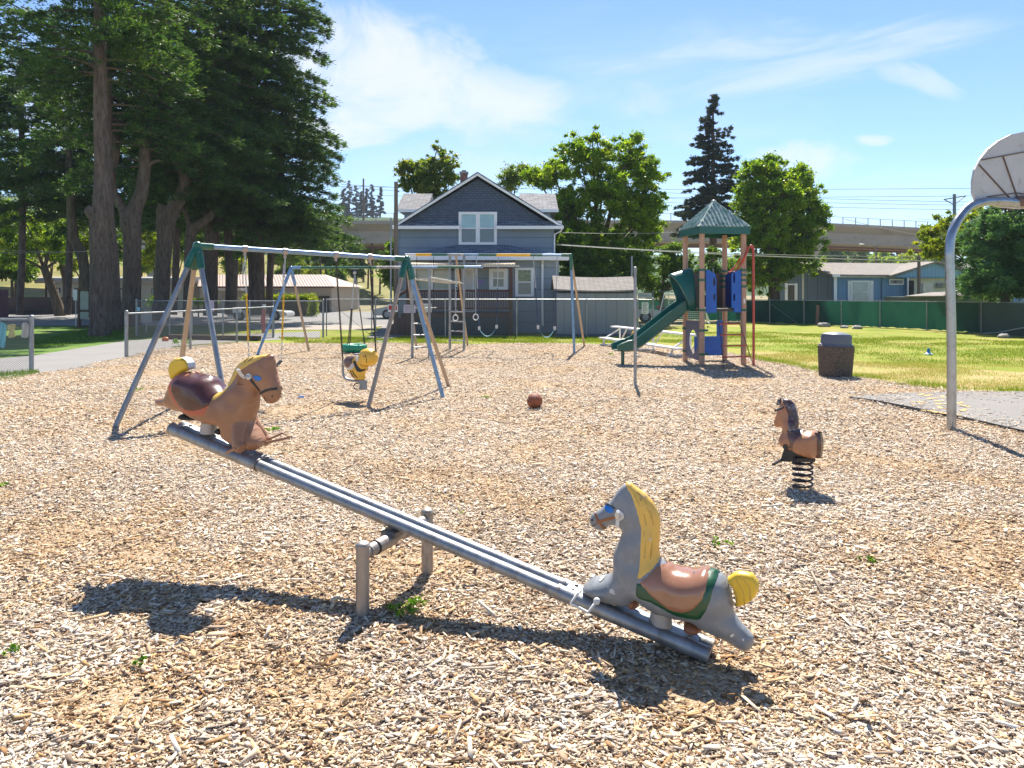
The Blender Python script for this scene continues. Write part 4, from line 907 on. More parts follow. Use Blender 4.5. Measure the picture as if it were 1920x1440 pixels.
ch = M(); cx = HX(870, 36); ch.bx(cx - 0.17, cx + 0.17, 35.8, 36.2, 5.5, HZz(326, 36)); chn = ch.build('chimney', shingle_mat('red_chimney_brick', (0.22, 0.09, 0.07), (0.30, 0.17, 0.14), 0.2, 0.075), ro, smooth=False)
M().bx(cx - 0.21, cx + 0.21, 35.76, 36.24, HZz(326, 36), HZz(323, 36)).bx(cx - 0.1, cx + 0.1, 35.9, 36.1, HZz(323, 36), HZz(319.5, 36)).build('chimney_cap', pm('mortar_cap', (0.3, 0.28, 0.27), 0.9), chn, smooth=False)
for (xe0, xe1, xr0, xr1, nm) in ((742, 800, 757, 822, 'dormer'), (975, 1047, 968, 1028, 'dormer')):
    Ya, Yb = 34.3, 36.8; z0, z1 = HZz(393, Ya), HZz(363, Yb)
    X0, X1 = HX(xe0, Ya), HX(xe1, Ya)
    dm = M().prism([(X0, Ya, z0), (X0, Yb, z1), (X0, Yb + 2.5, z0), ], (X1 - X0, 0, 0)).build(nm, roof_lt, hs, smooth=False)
    M().bx(X0 - 0.01, X1 + 0.01, Ya - 0.04, Ya - 0.002, z0 - 0.12, z0 + 0.02).build('fascia', trim, dm, smooth=False)
    w0 = X0 + 0.35 if xe0 < 900 else X0; w1 = X1 - 0.35 if xe0 > 900 else X1
    M().bx(w0, w1, Ya + 0.35, Yb + 1.8, 3.6, z0 + 0.02).build('dormer_wall', wall_blue, dm, smooth=False)
for (a, b) in ((738, 861), (931, 1054)):
    X0, X1 = HX(a, Y1 - 0.35), HX(b, Y1 - 0.35); z0 = HZz(423.5, Y1 - 0.45); z1 = HZz(414, Y1)
    q0, q1 = (0.35, 0.25) if a < 800 else (0.25, 0.35)
    s_ = M().add([(X0, Y1 - 0.45, z0), (X1, Y1 - 0.45, z0), (X1 - (0.3 if a < 800 else 0.0), Y1 - 0.03, z1), (X0 + (0.3 if a > 800 else 0.0), Y1 - 0.03, z1), (X0, Y1 - 0.03, z0), (X1, Y1 - 0.03, z0)], [(0, 1, 2, 3), (0, 3, 4), (1, 5, 2), (0, 4, 5, 1), (3, 2, 5, 4)])
    pr = s_.build('pent_roof', roof_sh, hs, smooth=False)
    M().bx(X0 - 0.03, X1 + 0.03, Y1 - 0.49, Y1 - 0.452, z0 - 0.14, z0 + 0.0).build('gutter', trim, pr, smooth=False)
window(hs, 860, 932, 397.5, 459, Y1 - 0.03, 0.11, 2, (glass_blue, glass_grey), 0.5, lab='tall double upstairs window')
# lower storey
xl2, xr2 = HX(744, Y0), HX(1048, Y0); ze2 = HZz(486, Y0)
M().bx(xl2, xr2, Y0, Y1 + 8.8, -0.05, ze2).build('lower_wall', wall_grey, hs, smooth=False)
ev0, ev1 = HX(755, Y0 - 0.5), HX(1066, Y0 - 0.5); zt_ = HZz(459, Y1 - 0.05); zb_ = HZz(479.5, Y0 - 0.5)
lr = M().add([(ev0, Y0 - 0.5, zb_), (ev1, Y0 - 0.5, zb_), (HX(946, Y1), Y1 - 0.01, zt_), (HX(857, Y1), Y1 - 0.01, zt_), (ev0 + 0.1, Y1 - 0.01, zb_ + 0.02), (ev1 - 0.1, Y1 - 0.01, zb_ + 0.02)],
             [(0, 1, 2, 3), (0, 3, 4), (1, 5, 2), (4, 3, 2, 5), (0, 4, 5, 1)]).build('lower_roof', roof_sh, hs, smooth=False)
M().bx(ev0 - 0.02, ev1 + 0.02, Y0 - 0.54, Y0 - 0.502, zb_ - 0.18, zb_ + 0.01).bx(ev0, ev1, Y0 - 0.5, Y0 - 0.01, zb_ - 0.18, zb_ - 0.15).build('fascia', trim, lr, smooth=False)
window(hs, 966, 1001, 502, 556, Y0, 0.10, 1, (pm('leaf_reflection_tinted_glass', (0.16, 0.2, 0.12), 0.08, 0, 0.6, 9), glass_grey), lab='white window right of the porch')  # green mottling puts a reflection of leaves into the upper pane colour
window(hs, 917, 952, 503, 544, Y0, 0.15, 1, (glassmat('blind_in_porch_window', (0.34, 0.36, 0.33)), glass_grey), 0.45)
window(hs, 777, 844, 502, 544, Y0, 0.05, 2, (glassmat('blind_in_wide_window', (0.42, 0.42, 0.37)), glassmat('wide_window_lower_glass', (0.22, 0.27, 0.24))), 0.5, lab='wide double window under the porch roof')
dr = M().bx(HX(853, Y0), HX(890, Y0), Y0 - 0.07, Y0 - 0.004, 0.9, HZz(502, Y0)).build('door', trim, hs, smooth=False)
M().bx(HX(860, Y0), HX(886, Y0), Y0 - 0.09, Y0 - 0.071, 0.95, HZz(506, Y0)).build('door_panel', pm('off_white_door', (0.62, 0.60, 0.58), 0.5), dr, smooth=False)
M().sphere((HX(857, Y0), Y0 - 0.12, HZz(540, Y0)), 0.035, 10, 6).build('handle', black_metal, dr)
M().bx(HX(846, Y0), HX(850, Y0), Y0 - 0.09, Y0 - 0.02, HZz(507, Y0), HZz(502, Y0)).build('wall_lamp', black_metal, hs, smooth=False)
for pts in ([(1018, 486, Y0 - 0.35), (1017, 494, Y0 - 0.06), (1017, 500, Y0 - 0.06), (1017.5, 611, Y0 - 0.06)],): M().tube([W(x, y, d) for x, y, d in pts], 0.05, 8).build('downspout', trim, hs)
M().tube([W(1056, 426, Y1 - 0.4), W(1051, 434, Y1 - 0.3), W(1040, 439, Y1 - 0.06), W(1039.5, 452, Y1 - 0.05), W(1039.5, 480, Y1 - 0.05)], 0.035, 8).build('downspout', trim, hs)
M().tube([W(737, 423, Y1 - 0.4), W(740, 430, Y1 - 0.3), W(745, 434, Y1 - 0.06), W(745, 480, Y1 - 0.05), W(744.5, 600, Y0 - 0.05)], 0.04, 8).build('downspout', trim, hs)
# porch
Yp = 29.4; pz = 0.95
pr = M().add([(HX(757, Yp), Yp, HZz(496, Yp)), (HX(974, Yp), Yp, HZz(497, Yp)), (HX(962, Yp), Y0 - 0.01, HZz(486, Yp)), (HX(762, Yp), Y0 - 0.01, HZz(486, Yp))], [(0, 1, 2, 3)])
corr = M(); nx = 160; xa, xb = HX(768, Yp), HX(966, Yp)
vs = []; 
for i in range(nx + 1):
    x = xa + (xb - xa) * i / nx; zc = 0.014 * math.cos(i / nx * 2 * PI * 44)
    vs += [(x, Yp - 0.06, HZz(496.5, Yp) + zc + 0.02), (x, Y0 - 0.02, HZz(488.5, Yp) + zc + 0.04)]
corr.add(vs, [(2 * i, 2 * i + 2, 2 * i + 3, 2 * i + 1) for i in range(nx)])
porch = corr.build('porch_roof', pm('cream_corrugated_sheet', (0.62, 0.50, 0.38), 0.5, 0, 0.1, 3, trans=0.3), hs)
M().bx(HX(757, Yp), HX(974, Yp), Yp - 0.05, Yp + 0.05, HZz(500.5, Yp), HZz(497, Yp)).build('porch_beam', pm('cream_beam_paint', (0.55, 0.52, 0.49), 0.6), porch, smooth=False)
M().bx(HX(764, Yp), HX(961, Yp), Yp - 0.03, Yp + 0.05, HZz(503.5, Yp), HZz(500.7, Yp)).build('porch_beam', dark_wood, porch, smooth=False)
for px in (765, 861.5, 958):
    M().bx(HX(px, Yp) - 0.07, HX(px, Yp) + 0.07, Yp - 0.02, Yp + 0.12, 0, HZz(503.6, Yp)).build('porch_post', dark_wood, hs, smooth=False)
rl = M(); rl.bx(HX(769, Yp), HX(955, Yp), Yp - 0.02, Yp + 0.12, HZz(547, Yp), HZz(543, Yp))
rl.bx(HX(769, Yp), HX(955, Yp), Yp + 0.0, Yp + 0.08, HZz(580, Yp), HZz(577, Yp))
for i in range(58):
    x = HX(770, Yp) + (HX(954, Yp) - HX(770, Yp)) * i / 57; rl.bx(x - 0.018, x + 0.018, Yp + 0.02, Yp + 0.06, HZz(577, Yp), HZz(547, Yp))
rl.build('porch_railing', dark_wood, hs, smooth=False)
M().bar(W(741, 558, Yp - .3), W(764, 544, Yp), 0.06, 0.12).bx(HX(741, Yp), HX(741, Yp) + 0.06, Yp - 0.2, Yp - 0.1, 0, 1.6).build('stair_rail', dark_wood, hs, smooth=False)
M().bx(HX(762, Yp), HX(961, Yp), Yp + 0.14, Y0 - 0.01, 0.72, 0.9).build('porch_floor', dark_wood, hs, smooth=False)
M().bx(HX(765, Yp), HX(958, Yp), Yp + 0.09, Yp + 0.13, 0.0, 0.74).build('porch_skirt', siding('dark_grey_skirt_boards', (0.045, 0.05, 0.058), 0, 0.14), hs, smooth=False)
ss = M()
for k in range(4): ss.bx(HX(722, Yp), HX(762, Yp), Yp + 0.3 + 0.0, Yp + 1.2, 0.0, 0.22 * (k + 1)) if k == 0 else ss.bx(HX(722 + 9 * k, Yp), HX(762, Yp), Yp + 0.3, Yp + 1.2, 0.22 * k + 0.001, 0.22 * (k + 1))
ss.build('steps', dark_wood, hs, smooth=False)
# --- grey shed
ys = 28.7; sx0, sx1 = HX(1044, ys), HX(1189, ys); ez = HZz(539.5, ys); rz = HZz(519, ys + 1.1)
sh = thing('garden_shed', ((sx0 + sx1) / 2, ys + 1.1, 0), 'low grey wooden shed with sagging tan shingle roof behind the wire fence', 'shed')
shm = siding('grey_shed_boards', (0.24, 0.255, 0.285), 0, 0.41)
M().bx(sx0, sx1, ys, ys + 2.2, 0, ez - .22).prism([(sx0, ys, ez - .22), (sx0, ys + 2.2, ez - .22), (sx0, ys + 1.1, rz - 0.2)], (sx1 - sx0, 0, 0)).build('wall', shm, sh, smooth=False)
rr = M(); n = 12
def sag(t): return -0.055 * math.sin(PI * t) - 0.03 * t
for (ya, yb) in ((ys - 0.14, ys + 1.1), (ys + 2.34, ys + 1.1)):
    vs = []
    for i in range(n + 1):
        t = i / n; x = sx0 - 0.12 + (sx1 - sx0 + 0.24) * t
        vs += [(x, ya, ez - 0.10 + sag(t)), (x, yb, rz + sag(t)), (x, yb, rz + 0.05 + sag(t)), (x, ya, ez - 0.04 + sag(t))]
    fs = []
    for i in range(n):
        a, b = 4 * i, 4 * i + 4
        fs += [(a, b, b + 1, a + 1), (a + 3, a + 2, b + 2, b + 3), (a, a + 3, b + 3, b), ]
    fs += [(0, 1, 2, 3), (4 * n, 4 * n + 3, 4 * n + 2, 4 * n + 1)]; rr.add(vs, fs)
rr.build('roof', roof_tan, sh, smooth=False)
M().bx(sx0 - 0.035, sx0 - 0.002, ys + 0.3, ys + 0.85, 0.1, 1.75).build('door', pm('shed_door_grey', (0.15, 0.16, 0.18), 0.7), sh, smooth=False)
M().bx(sx0 - 0.06, sx1 + 0.06, ys - 0.06, ys - 0.002, 0, 0.12).build('skid', pm('shed_base_boards', (0.12, 0.12, 0.13), 0.8), sh, smooth=False)
# --- mobile home behind the green fence
mb = thing('mobile_home', (15, 46, 0), 'long blue single storey home with white shutters behind the green fence', 'house')
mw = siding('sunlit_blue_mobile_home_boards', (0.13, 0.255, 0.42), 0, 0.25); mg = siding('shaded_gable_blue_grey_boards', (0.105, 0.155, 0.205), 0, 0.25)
c0 = (HX(1562, 45), 45.0); cl_ = (HX(1457, 50.5), 50.5)        # near corner, far left corner of the gable end
zE = HZz(518, 45); zR = HZz(497, 47.8); cr_ = (HX(1716, 46.6), 46.6); cR = (HX(1920, 48), 48.0)
pk = ((c0[0] + cl_[0]) / 2, (c0[1] + cl_[1]) / 2)
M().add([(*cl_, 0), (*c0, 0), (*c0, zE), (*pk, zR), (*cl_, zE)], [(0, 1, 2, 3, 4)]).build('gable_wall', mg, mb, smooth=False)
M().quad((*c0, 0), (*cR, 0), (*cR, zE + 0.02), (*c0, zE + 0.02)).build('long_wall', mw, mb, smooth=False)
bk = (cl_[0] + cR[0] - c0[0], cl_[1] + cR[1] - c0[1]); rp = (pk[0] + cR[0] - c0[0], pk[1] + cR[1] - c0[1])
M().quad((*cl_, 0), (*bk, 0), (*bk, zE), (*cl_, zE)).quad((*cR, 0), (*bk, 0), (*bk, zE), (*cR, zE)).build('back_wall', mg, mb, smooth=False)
dd = Vector((c0[0] - pk[0], c0[1] - pk[1])).normalized() * 0.35; al = Vector((cR[0] - c0[0], cR[1] - c0[1])).normalized() * 0.3
mrf = M()
for sgn, cA, cB in ((1, c0, cR), (-1, cl_, bk)):
    a = (cA[0] + sgn * dd.x - al.x, cA[1] + sgn * dd.y - al.y); b = (cB[0] + sgn * dd.x, cB[1] + sgn * dd.y); p = (pk[0] - al.x, pk[1] - al.y)
    for z in (0,):
        mrf.add([(*a, zE - 0.02), (*b, zE - 0.02), (*rp, zR + 0.05), (*p, zR + 0.05), (*a, zE + 0.10), (*b, zE + 0.10), (*rp, zR + 0.17), (*p, zR + 0.17)], [(0, 1, 2, 3), (4, 7, 6, 5), (0, 4, 5, 1), (0, 3, 7, 4), (1, 5, 6, 2)])
mr_ = mrf.build('roof', roof_tan, mb, smooth=False)
a = Vector((c0[0] + dd.x - al.x, c0[1] + dd.y - al.y, zE + 0.03)); b = Vector((cr_[0] + dd.x, cr_[1] + dd.y, zE + 0.03))
M().bar(a, b, 0.05, 0.17).build('gutter', trim, mr_, smooth=False)
def on_long(x, y, off=0.0):
    dv = Vector((cR[0] - c0[0], cR[1] - c0[1])); u = (x - 960) / FOC; t = (u * c0[1] - c0[0]) / (dv.x - u * dv.y); p = (c0[0] + dv.x * t, c0[1] + dv.y * t - off); return Vector((p[0], p[1], HZz(y, p[1])))
def on_gab(x, y, off=0.0):
    dv = Vector((cl_[0] - c0[0], cl_[1] - c0[1])); u = (x - 960) / FOC; t = (u * c0[1] - c0[0]) / (dv.x - u * dv.y); p = (c0[0] + dv.x * t, c0[1] + dv.y * t - off); return Vector((p[0], p[1], HZz(y, p[1])))
def patch(fn, x0, x1, y0, y1, off, mat, nm, par, th=0.03, lab=None):
    P = [fn(x0, y1, off), fn(x1, y1, off), fn(x1, y0, off), fn(x0, y0, off)]; return M().prism(P, (0, -th, 0)).build(nm, mat, par, smooth=False, label=lab)
glass_l = glassmat('curtained_glass', (0.32, 0.40, 0.42)); glass_k = glassmat('dark_home_glass', (0.05, 0.06, 0.07))
o = patch(on_long, 1597, 1629, 526, 566, 0.02, trim, 'window', mb); patch(on_long, 1599, 1627, 529, 546.5, 0.06, glass_l, 'pane', o); patch(on_long, 1599, 1627, 548, 566, 0.06, glass_l, 'pane', o)
for x in (1589, 1629.5):
    for k in range(3): patch(on_long, x + 2.7 * k, x + 2.7 * k + 1.9, 526, 566, 0.03, trim, 'shutter', mb) if k == 0 else None
    o = M()
    for k in (1, 2):
        P = [on_long(x + 2.7 * k, 566, 0.03), on_long(x + 2.7 * k + 1.9, 566, 0.03), on_long(x + 2.7 * k + 1.9, 526, 0.03), on_long(x + 2.7 * k, 526, 0.03)]; o.prism(P, (0, -0.03, 0))
    P = [on_long(x, 532, 0.06), on_long(x + 7.3, 532, 0.06), on_long(x + 7.3, 530, 0.06), on_long(x, 530, 0.06)]; o.prism(P, (0, -0.02, 0)); o.build('shutter', trim, mb, smooth=False)
o = patch(on_long, 1666.5, 1694, 523, 534, 0.02, trim, 'window', mb); patch(on_long, 1669, 1691.5, 525.5, 531.5, 0.06, glass_k, 'pane', o)
o = patch(on_gab, 1475, 1490, 532, 566, 0.02, trim, 'window', mb); patch(on_gab, 1476.5, 1488.5, 534.5, 566, 0.06, glass_k, 'pane', o)
for x in (1471.5, 1490.5): patch(on_gab, x, x + 4.2, 531, 566, 0.03, trim, 'shutter', mb)
patch(on_gab, 1503.5, 1507, 500, 566, 0.03, pm('cream_batten', (0.62, 0.60, 0.48), 0.6), 'batten', mb)
patch(on_long, 1563, 1568.5, 519, 566, 0.03, trim, 'corner_board', mb)
M().tube([on_long(1650, 520, 0.04), on_long(1654, 524, 0.04), on_long(1652, 530, 0.04), on_long(1652, 566, 0.04)], 0.02, 5).build('cable', black_metal, mb)
# front facing wing of the home
wg = M(); g0, g1, gp_ = on_long(1668, 518, 0.5), on_long(1820, 518, 1.1), W(1752, 493, 45.7)
wg.add([(g0.x, g0.y, 1.9), (g1.x, g1.y, 1.9), g1, gp_, g0], [(0, 1, 2, 3, 4)]); 
wing = thing('porch_gable', (g0.x, g0.y, 0), 'light blue gabled wing with a recessed cream porch, right part of the blue home', 'house wing')
wg2 = M().prism([g0 + Vector((0, 0, -0.05)), W(1700, 521.5, g0.y), W(1820, 521.5, g1.y), g1, gp_], (0, 0.15, 0)); wg2.build('gable', siding('light_blue_gable_boards', (0.18, 0.34, 0.50), 0, 0.25), wing, smooth=False)
wr = M()
for a, b in ((g0 + Vector((-.3, 0, -0.05)), gp_), (g1 + Vector((.3, 0, -0.05)), gp_)):
    wr.add([a + Vector((0, -.25, 0)), b + Vector((0, -.25, 0)), b + Vector((0, 3, .02)), a + Vector((0, 3, 0.02)), a + Vector((0, -.25, .11)), b + Vector((0, -.25, .11)), b + Vector((0, 3, .13)), a + Vector((0, 3, .13))], [(0, 1, 2, 3), (4, 7, 6, 5), (0, 4, 5, 1), (1, 5, 6, 2), (2, 6, 7, 3), (3, 7, 4, 0)])
wr.build('roof', roof_tan, wing, smooth=False)
cream = pm('cream_porch_wall', (0.56, 0.56, 0.47), 0.6)
M().prism([W(1702, 570, 45.9), W(1830, 570, 46.3), W(1830, 520, 46.3), W(1702, 520, 45.9)], (0, 0.1, 0)).build('porch_wall', cream, wing, smooth=False)
M().bx(HX(1701, 45.4), HX(1703, 45.4), 45.35, 45.45, 0, HZz(521, 45.4)).build('corner_post', trim, wing, smooth=False)
M().prism([W(1703.5, 560, 45.85), W(1713, 560, 45.85), W(1713, 526, 45.85), W(1703.5, 526, 45.85)], (0, -0.05, 0)).build('door', pm('dark_doorway', (0.03, 0.025, 0.025), 0.7), wing, smooth=False)
for x0, x1 in ((1756, 1776), (1788, 1804)): M().prism([W(x0, 540, 45.9), W(x1, 540, 45.9), W(x1, 531, 45.9), W(x0, 531, 45.9)], (0, -0.05, 0)).build('window', glass_k, wing, smooth=False)
M().bx(HX(1729, 44.6), HX(1747, 44.6), 44.5, 44.7, 0, HZz(531, 44.6)).build('garage_door', pm('off_white_garage_door', (0.5, 0.5, 0.48), 0.6), wing, smooth=False)
lt = thing('lean_to_roof', W(1800, 600, 38), 'low tan roofed lean-to just behind the green fence, right of the blue home', 'lean-to')
lt.location.z = 0; ORG[lt] = Vector(lt.location)
M().add([W(1696, 555, 38), W(1905, 553, 38), W(1905, 545, 41), W(1745, 548, 41), W(1696, 557, 38), W(1905, 556, 38)], [(0, 1, 2, 3), (0, 4, 5, 1)]).build('roof', roof_tan, lt, smooth=False)
M().bx(HX(1704, 38.2), HX(1900, 38.2), 38.2, 40.8, 0, HZz(557, 38.2)).build('wall', pm('grey_green_lean_to_wall', (0.12, 0.14, 0.12), 0.8), lt, smooth=False)
M().bar(W(1722, 554, 40.5), W(1800, 545, 40.5), 0.3, 0.05).build('loose_sheet', pm('pale_sheet', (0.42, 0.38, 0.33), 0.7), lt, smooth=False)
# --- tan building behind the trees on the left
gb = thing('garage_building', (HX(500, 62), 62, 0), 'tan garage building with a pale pink metal roof behind the conifer trunks', 'building')
tanw = pm('tan_stucco', (0.42, 0.34, 0.27), 0.85, 0, 0.05, 0.8)
zt, ze_ = HZz(515, 67), HZz(537, 60.6)
M().bx(HX(375, 61), HX(622, 61), 61, 72, 0, ze_ + 0.05).build('wall', tanw, gb, smooth=False)
nx = 90; vs = []; xa, xb = HX(370, 60.6), HX(627, 60.6)
for i in range(nx + 1):
    t = i / nx; zc = 0.02 * (i % 2); vs += [(xa + (xb - xa) * t, 60.6, ze_ + zc), (HX(374, 67) + (HX(611, 67) - HX(374, 67)) * t, 67, zt + zc)]
groof = M().add(vs, [(2 * i, 2 * i + 2, 2 * i + 3, 2 * i + 1) for i in range(nx)]).add([(xb, 60.6, ze_), (HX(611, 67), 67, zt), (xb, 73, ze_)], [(0, 1, 2)]).build('roof', pm('pale_pink_metal_roof', (0.27, 0.19, 0.15), 0.55, 0, 0.05, 0.5), gb, smooth=False)
M().bx(xa, xb, 60.55, 60.6, ze_ - 0.12, ze_ - 0.01).build('fascia', dark_wood, groof, smooth=False)
for x0, x1 in ((593, 618), (566, 588)): M().bx(HX(x0, 61), HX(x1, 61), 60.9, 60.995, 0, HZz(555, 61)).build('garage_door', pm('dark_garage_door', (0.04, 0.03, 0.03), 0.6), gb, smooth=False)
M().bx(HX(510, 61), HX(525, 61), 60.95, 60.995, HZz(551, 61), HZz(544, 61)).build('window', glass_k, gb, smooth=False)
M().bx(HX(400, 59.5), HX(452, 59.5), 59.4, 60.9, HZz(545, 59.5), HZz(540, 59.5)).build('awning', pm('pale_awning', (0.55, 0.48, 0.42), 0.7), gb, smooth=False)
for x0, x1 in ((405, 416), (433, 443)): M().bx(HX(x0, 61), HX(x1, 61), 60.95, 60.995, 0.2, HZz(549, 61)).build('door', pm('beige_door', (0.42, 0.36, 0.30), 0.6), gb, smooth=False)
wb = thing('long_white_building', (HX(230, 64), 64, 0), 'long cream building with rounded pale grey fascia behind the left trunks', 'building')
M().bx(HX(85, 64), HX(352, 64), 64, 72, 0, HZz(530, 64)).build('wall', pm('cream_stucco', (0.55, 0.53, 0.49), 0.85, 0, 0.05, 0.8), wb, smooth=False)
f = M(); a0, a1 = HX(65, 62.6), HX(360, 62.6); z1, z0 = HZz(519, 62.6), HZz(531, 62.6)
prof = [(62.6, z0), (62.5, z0 + 0.25), (62.6, z1 - 0.1), (63.0, z1), (64, z1 + 0.03), (73, z1 + 0.03), (73, z0)]
f.prism([(a0, y, z) for y, z in prof], (a1 - a0, 0, 0)).build('fascia', pm('pale_grey_metal_fascia', (0.30, 0.29, 0.28), 0.6), wb, smooth=False)
M().bx(HX(84.5, 63.9), HX(87, 63.9), 63.88, 63.99, 0, z0).build('corner_post', dark_wood, wb, smooth=False)
for x0, x1, y0, y1 in ((108, 112, 541, 548), (286, 297, 542, 578), (150, 158, 540, 560)): 
    o = M().bx(HX(x0, 64) - .06, HX(x1, 64) + .06, 63.93, 63.99, HZz(y1, 64) - .06, HZz(y0, 64) + .06).build('window', dark_wood, wb, smooth=False); M().bx(HX(x0, 64), HX(x1, 64), 63.9, 63.929, HZz(y1, 64), HZz(y0, 64)).build('pane', glass_l, o, smooth=False)
fh = thing('hillside_house', (HX(578, 130), 130, 3), 'tiny pale house on the far slope right under the viaduct', 'house')
M().bx(HX(566, 130), HX(600, 130), 130, 138, 3, HZz(464, 130)).build('wall', pm('pale_blue_house_wall', (0.42, 0.50, 0.56), 0.8), fh, smooth=False)
M().prism([(HX(564, 130), 129.6, HZz(464, 130)), (HX(602, 130), 129.6, HZz(464, 130)), (HX(583, 130), 129.6, HZz(457, 130))], (0, 8.6, 0)).build('roof', pm('far_dark_roof', (0.2, 0.2, 0.22), 0.9), fh, smooth=False)
M().bx(HX(580, 130), HX(588, 130), 129.95, 129.99, HZz(473, 130), HZz(467, 130)).build('window', glass_k, fh, smooth=False)
# --- viaduct
conc = pm('weathered_concrete', (0.38, 0.33, 0.29), 0.9, 0, 0.12, 0.25, 0.2, 20, dirt_glare=(0.22, 0.19, 0.17), dirt_glare_amt=0.35, dirt_glare_scale=0.35, stretch=(1, 1, 2.5))
conc_w = pm('pale_concrete_pier', (0.50, 0.45, 0.42), 0.9, 0, 0.08, 0.3)
via = thing('railway_viaduct', (0, 116, 0), 'long concrete railway viaduct crossing behind the houses and trees', 'viaduct')
CL = []
for x, y in ((-90, 411), (150, 411), (400, 412), (600, 413), (740, 413.5), (960, 413), (1220, 413), (1400, 414.5), (1550, 418), (1760, 428.5), (1920, 436), (2150, 447)):
    dd_ = 98 if x < 700 else 98 + (x - 700) / 850 * 14 if x < 1550 else 112 + (x - 1550) * 0.03
    CL.append(W(x, y, dd_))
CLs = smooth_path(CL, 4)
def sweep(mm, path, prof):
    k = len(path); n = len(prof); vs = []
    for i, p in enumerate(path):
        t = (path[min(i + 1, k - 1)] - path[max(i - 1, 0)]); t.z = 0; t.normalize(); s_ = Vector((-t.y, t.x, 0))
        vs += [p + s_ * a + Vector((0, 0, b)) for a, b in prof]
    fs = [(i * n + j, i * n + (j + 1) % n, (i + 1) * n + (j + 1) % n, (i + 1) * n + j) for i in range(k - 1) for j in range(n)] + [tuple(range(n)), tuple((k - 1) * n + j for j in range(n))]
    return mm.add(vs, fs)
sweep(M(), CLs, [(0, 0), (0, -0.45), (0.12, -0.5), (1.1, -1.35), (1.2, -3.0), (2.2, -3.3), (7.5, -3.3), (8.5, -1.35), (9.6, -0.5), (9.6, 0), (9.3, 0), (9.3, -0.6), (0.3, -0.6), (0.3, 0)]).build('deck', conc, via, smooth=False)
sweep(M(), CLs, [(2.3, -3.31), (2.3, -3.6), (2.7, -3.6), (2.7, -3.31)]).build('girder_flange', pm('rusty_brown_flange', (0.20, 0.10, 0.06), 0.8), via, smooth=False)
sweep(M(), CLs, [(6.9, -3.31), (6.9, -3.6), (7.3, -3.6), (7.3, -3.31)]).build('girder_flange', MATS['rusty_brown_flange'], via, smooth=False)
rl = M()
for i in range(len(CLs) - 1):
    for hz_ in (1.0,): rl.bar(CLs[i] + Vector((0, .1, hz_)), CLs[i + 1] + Vector((0, .1, hz_)), 0.05, 0.05)
tot = sum((CLs[i + 1] - CLs[i]).length for i in range(len(CLs) - 1)); pos = 0; nxt = 0
for i in range(len(CLs) - 1):
    L_ = (CLs[i + 1] - CLs[i]).length
    while nxt < pos + L_:
        p = CLs[i].lerp(CLs[i + 1], (nxt - pos) / L_) + Vector((0, .1, 0)); rl.bar(p, p + Vector((0, 0, 1.0)), 0.09, 0.09); nxt += 2.35
    pos += L_
rl.build('railing', pm('grey_rail_metal', (0.22, 0.24, 0.25), 0.6, 0.3), via, smooth=False)
def pier(x, d, ytop, w_top=4.2):
    c = W(x, ytop, d); m = M(); c.y += 4
    m.bx(c.x - w_top / 2, c.x + w_top / 2, c.y - 3.2, c.y + 3.2, c.z - 1.0, c.z)
    m.add([(c.x - w_top / 2, c.y - 3, c.z - 1.001), (c.x + w_top / 2, c.y - 3, c.z - 1.001), (c.x + w_top / 2, c.y + 3, c.z - 1.001), (c.x - w_top / 2, c.y + 3, c.z - 1.001), (c.x - 1.1, c.y - 1.2, c.z - 4), (c.x + 1.1, c.y - 1.2, c.z - 4), (c.x + 1.1, c.y + 1.2, c.z - 4), (c.x - 1.1, c.y + 1.2, c.z - 4),
           (c.x - 1.1, c.y - 1.2, -1), (c.x + 1.1, c.y - 1.2, -1), (c.x + 1.1, c.y + 1.2, -1), (c.x - 1.1, c.y + 1.2, -1)], [(0, 1, 5, 4), (1, 2, 6, 5), (2, 3, 7, 6), (3, 0, 4, 7), (4, 5, 9, 8), (5, 6, 10, 9), (6, 7, 11, 10), (7, 4, 8, 11)])
    m.build('pier', conc_w, via, smooth=False)
pier(1522, 111, 449); pier(272, 98, 459); pier(905, 101, 458); pier(-240, 98, 459)
# ------------------------------------------------------------------ wire fences
def mesh_wires(mm, a, b, z0, z1, sp=0.055, r=0.0022):
    """chain link: two families of diagonal wires between z0 and z1 on the line a-b"""
    a, b = Vector((a[0], a[1], 0)), Vector((b[0], b[1], 0)); L = (b - a).length; t = (b - a) / L; H = z1 - z0; n = Vector((-t.y, t.x, 0))
    k = int((L + H) / sp)
    for sg in (1, -1):
        for i in range(k + 1):
            u0 = i * sp - (H if sg > 0 else 0); u1 = u0 + sg * H
            if sg < 0: u0 = i * sp; u1 = u0 - H
            za, zb = z0, z1
            lo, hi = 0, 1
            du = u1 - u0
            for bound, s_ in ((0, 1), (L, -1)):
                # clip param range so that 0<=u<=L
                pass
            t0 = 0.0; t1 = 1.0
            for (p, q) in ((-du, u0), (du, L - u0)):
                if abs(p) < 1e-9: continue
                rr_ = q / p
                if p < 0: t0 = max(t0, rr_)
                else: t1 = min(t1, rr_)
            if t1 - t0 < 0.02: continue
            P = [a + t * (u0 + du * q) + Vector((0, 0, za + (zb - za) * q)) for q in (t0, t1)]
            o = n * (r * sg)
            w_ = (t * 0.7 + Vector((0, 0, 0.7 * -sg))) * r
            d_ = n * r
            v = [P[0] + w_ + o, P[0] - w_ + o, P[0] + o + d_ * 1.4, P[1] + w_ + o, P[1] - w_ + o, P[1] + o + d_ * 1.4]
            mm.add(v, [(0, 1, 4, 3), (1, 2, 5, 4), (2, 0, 3, 5)])
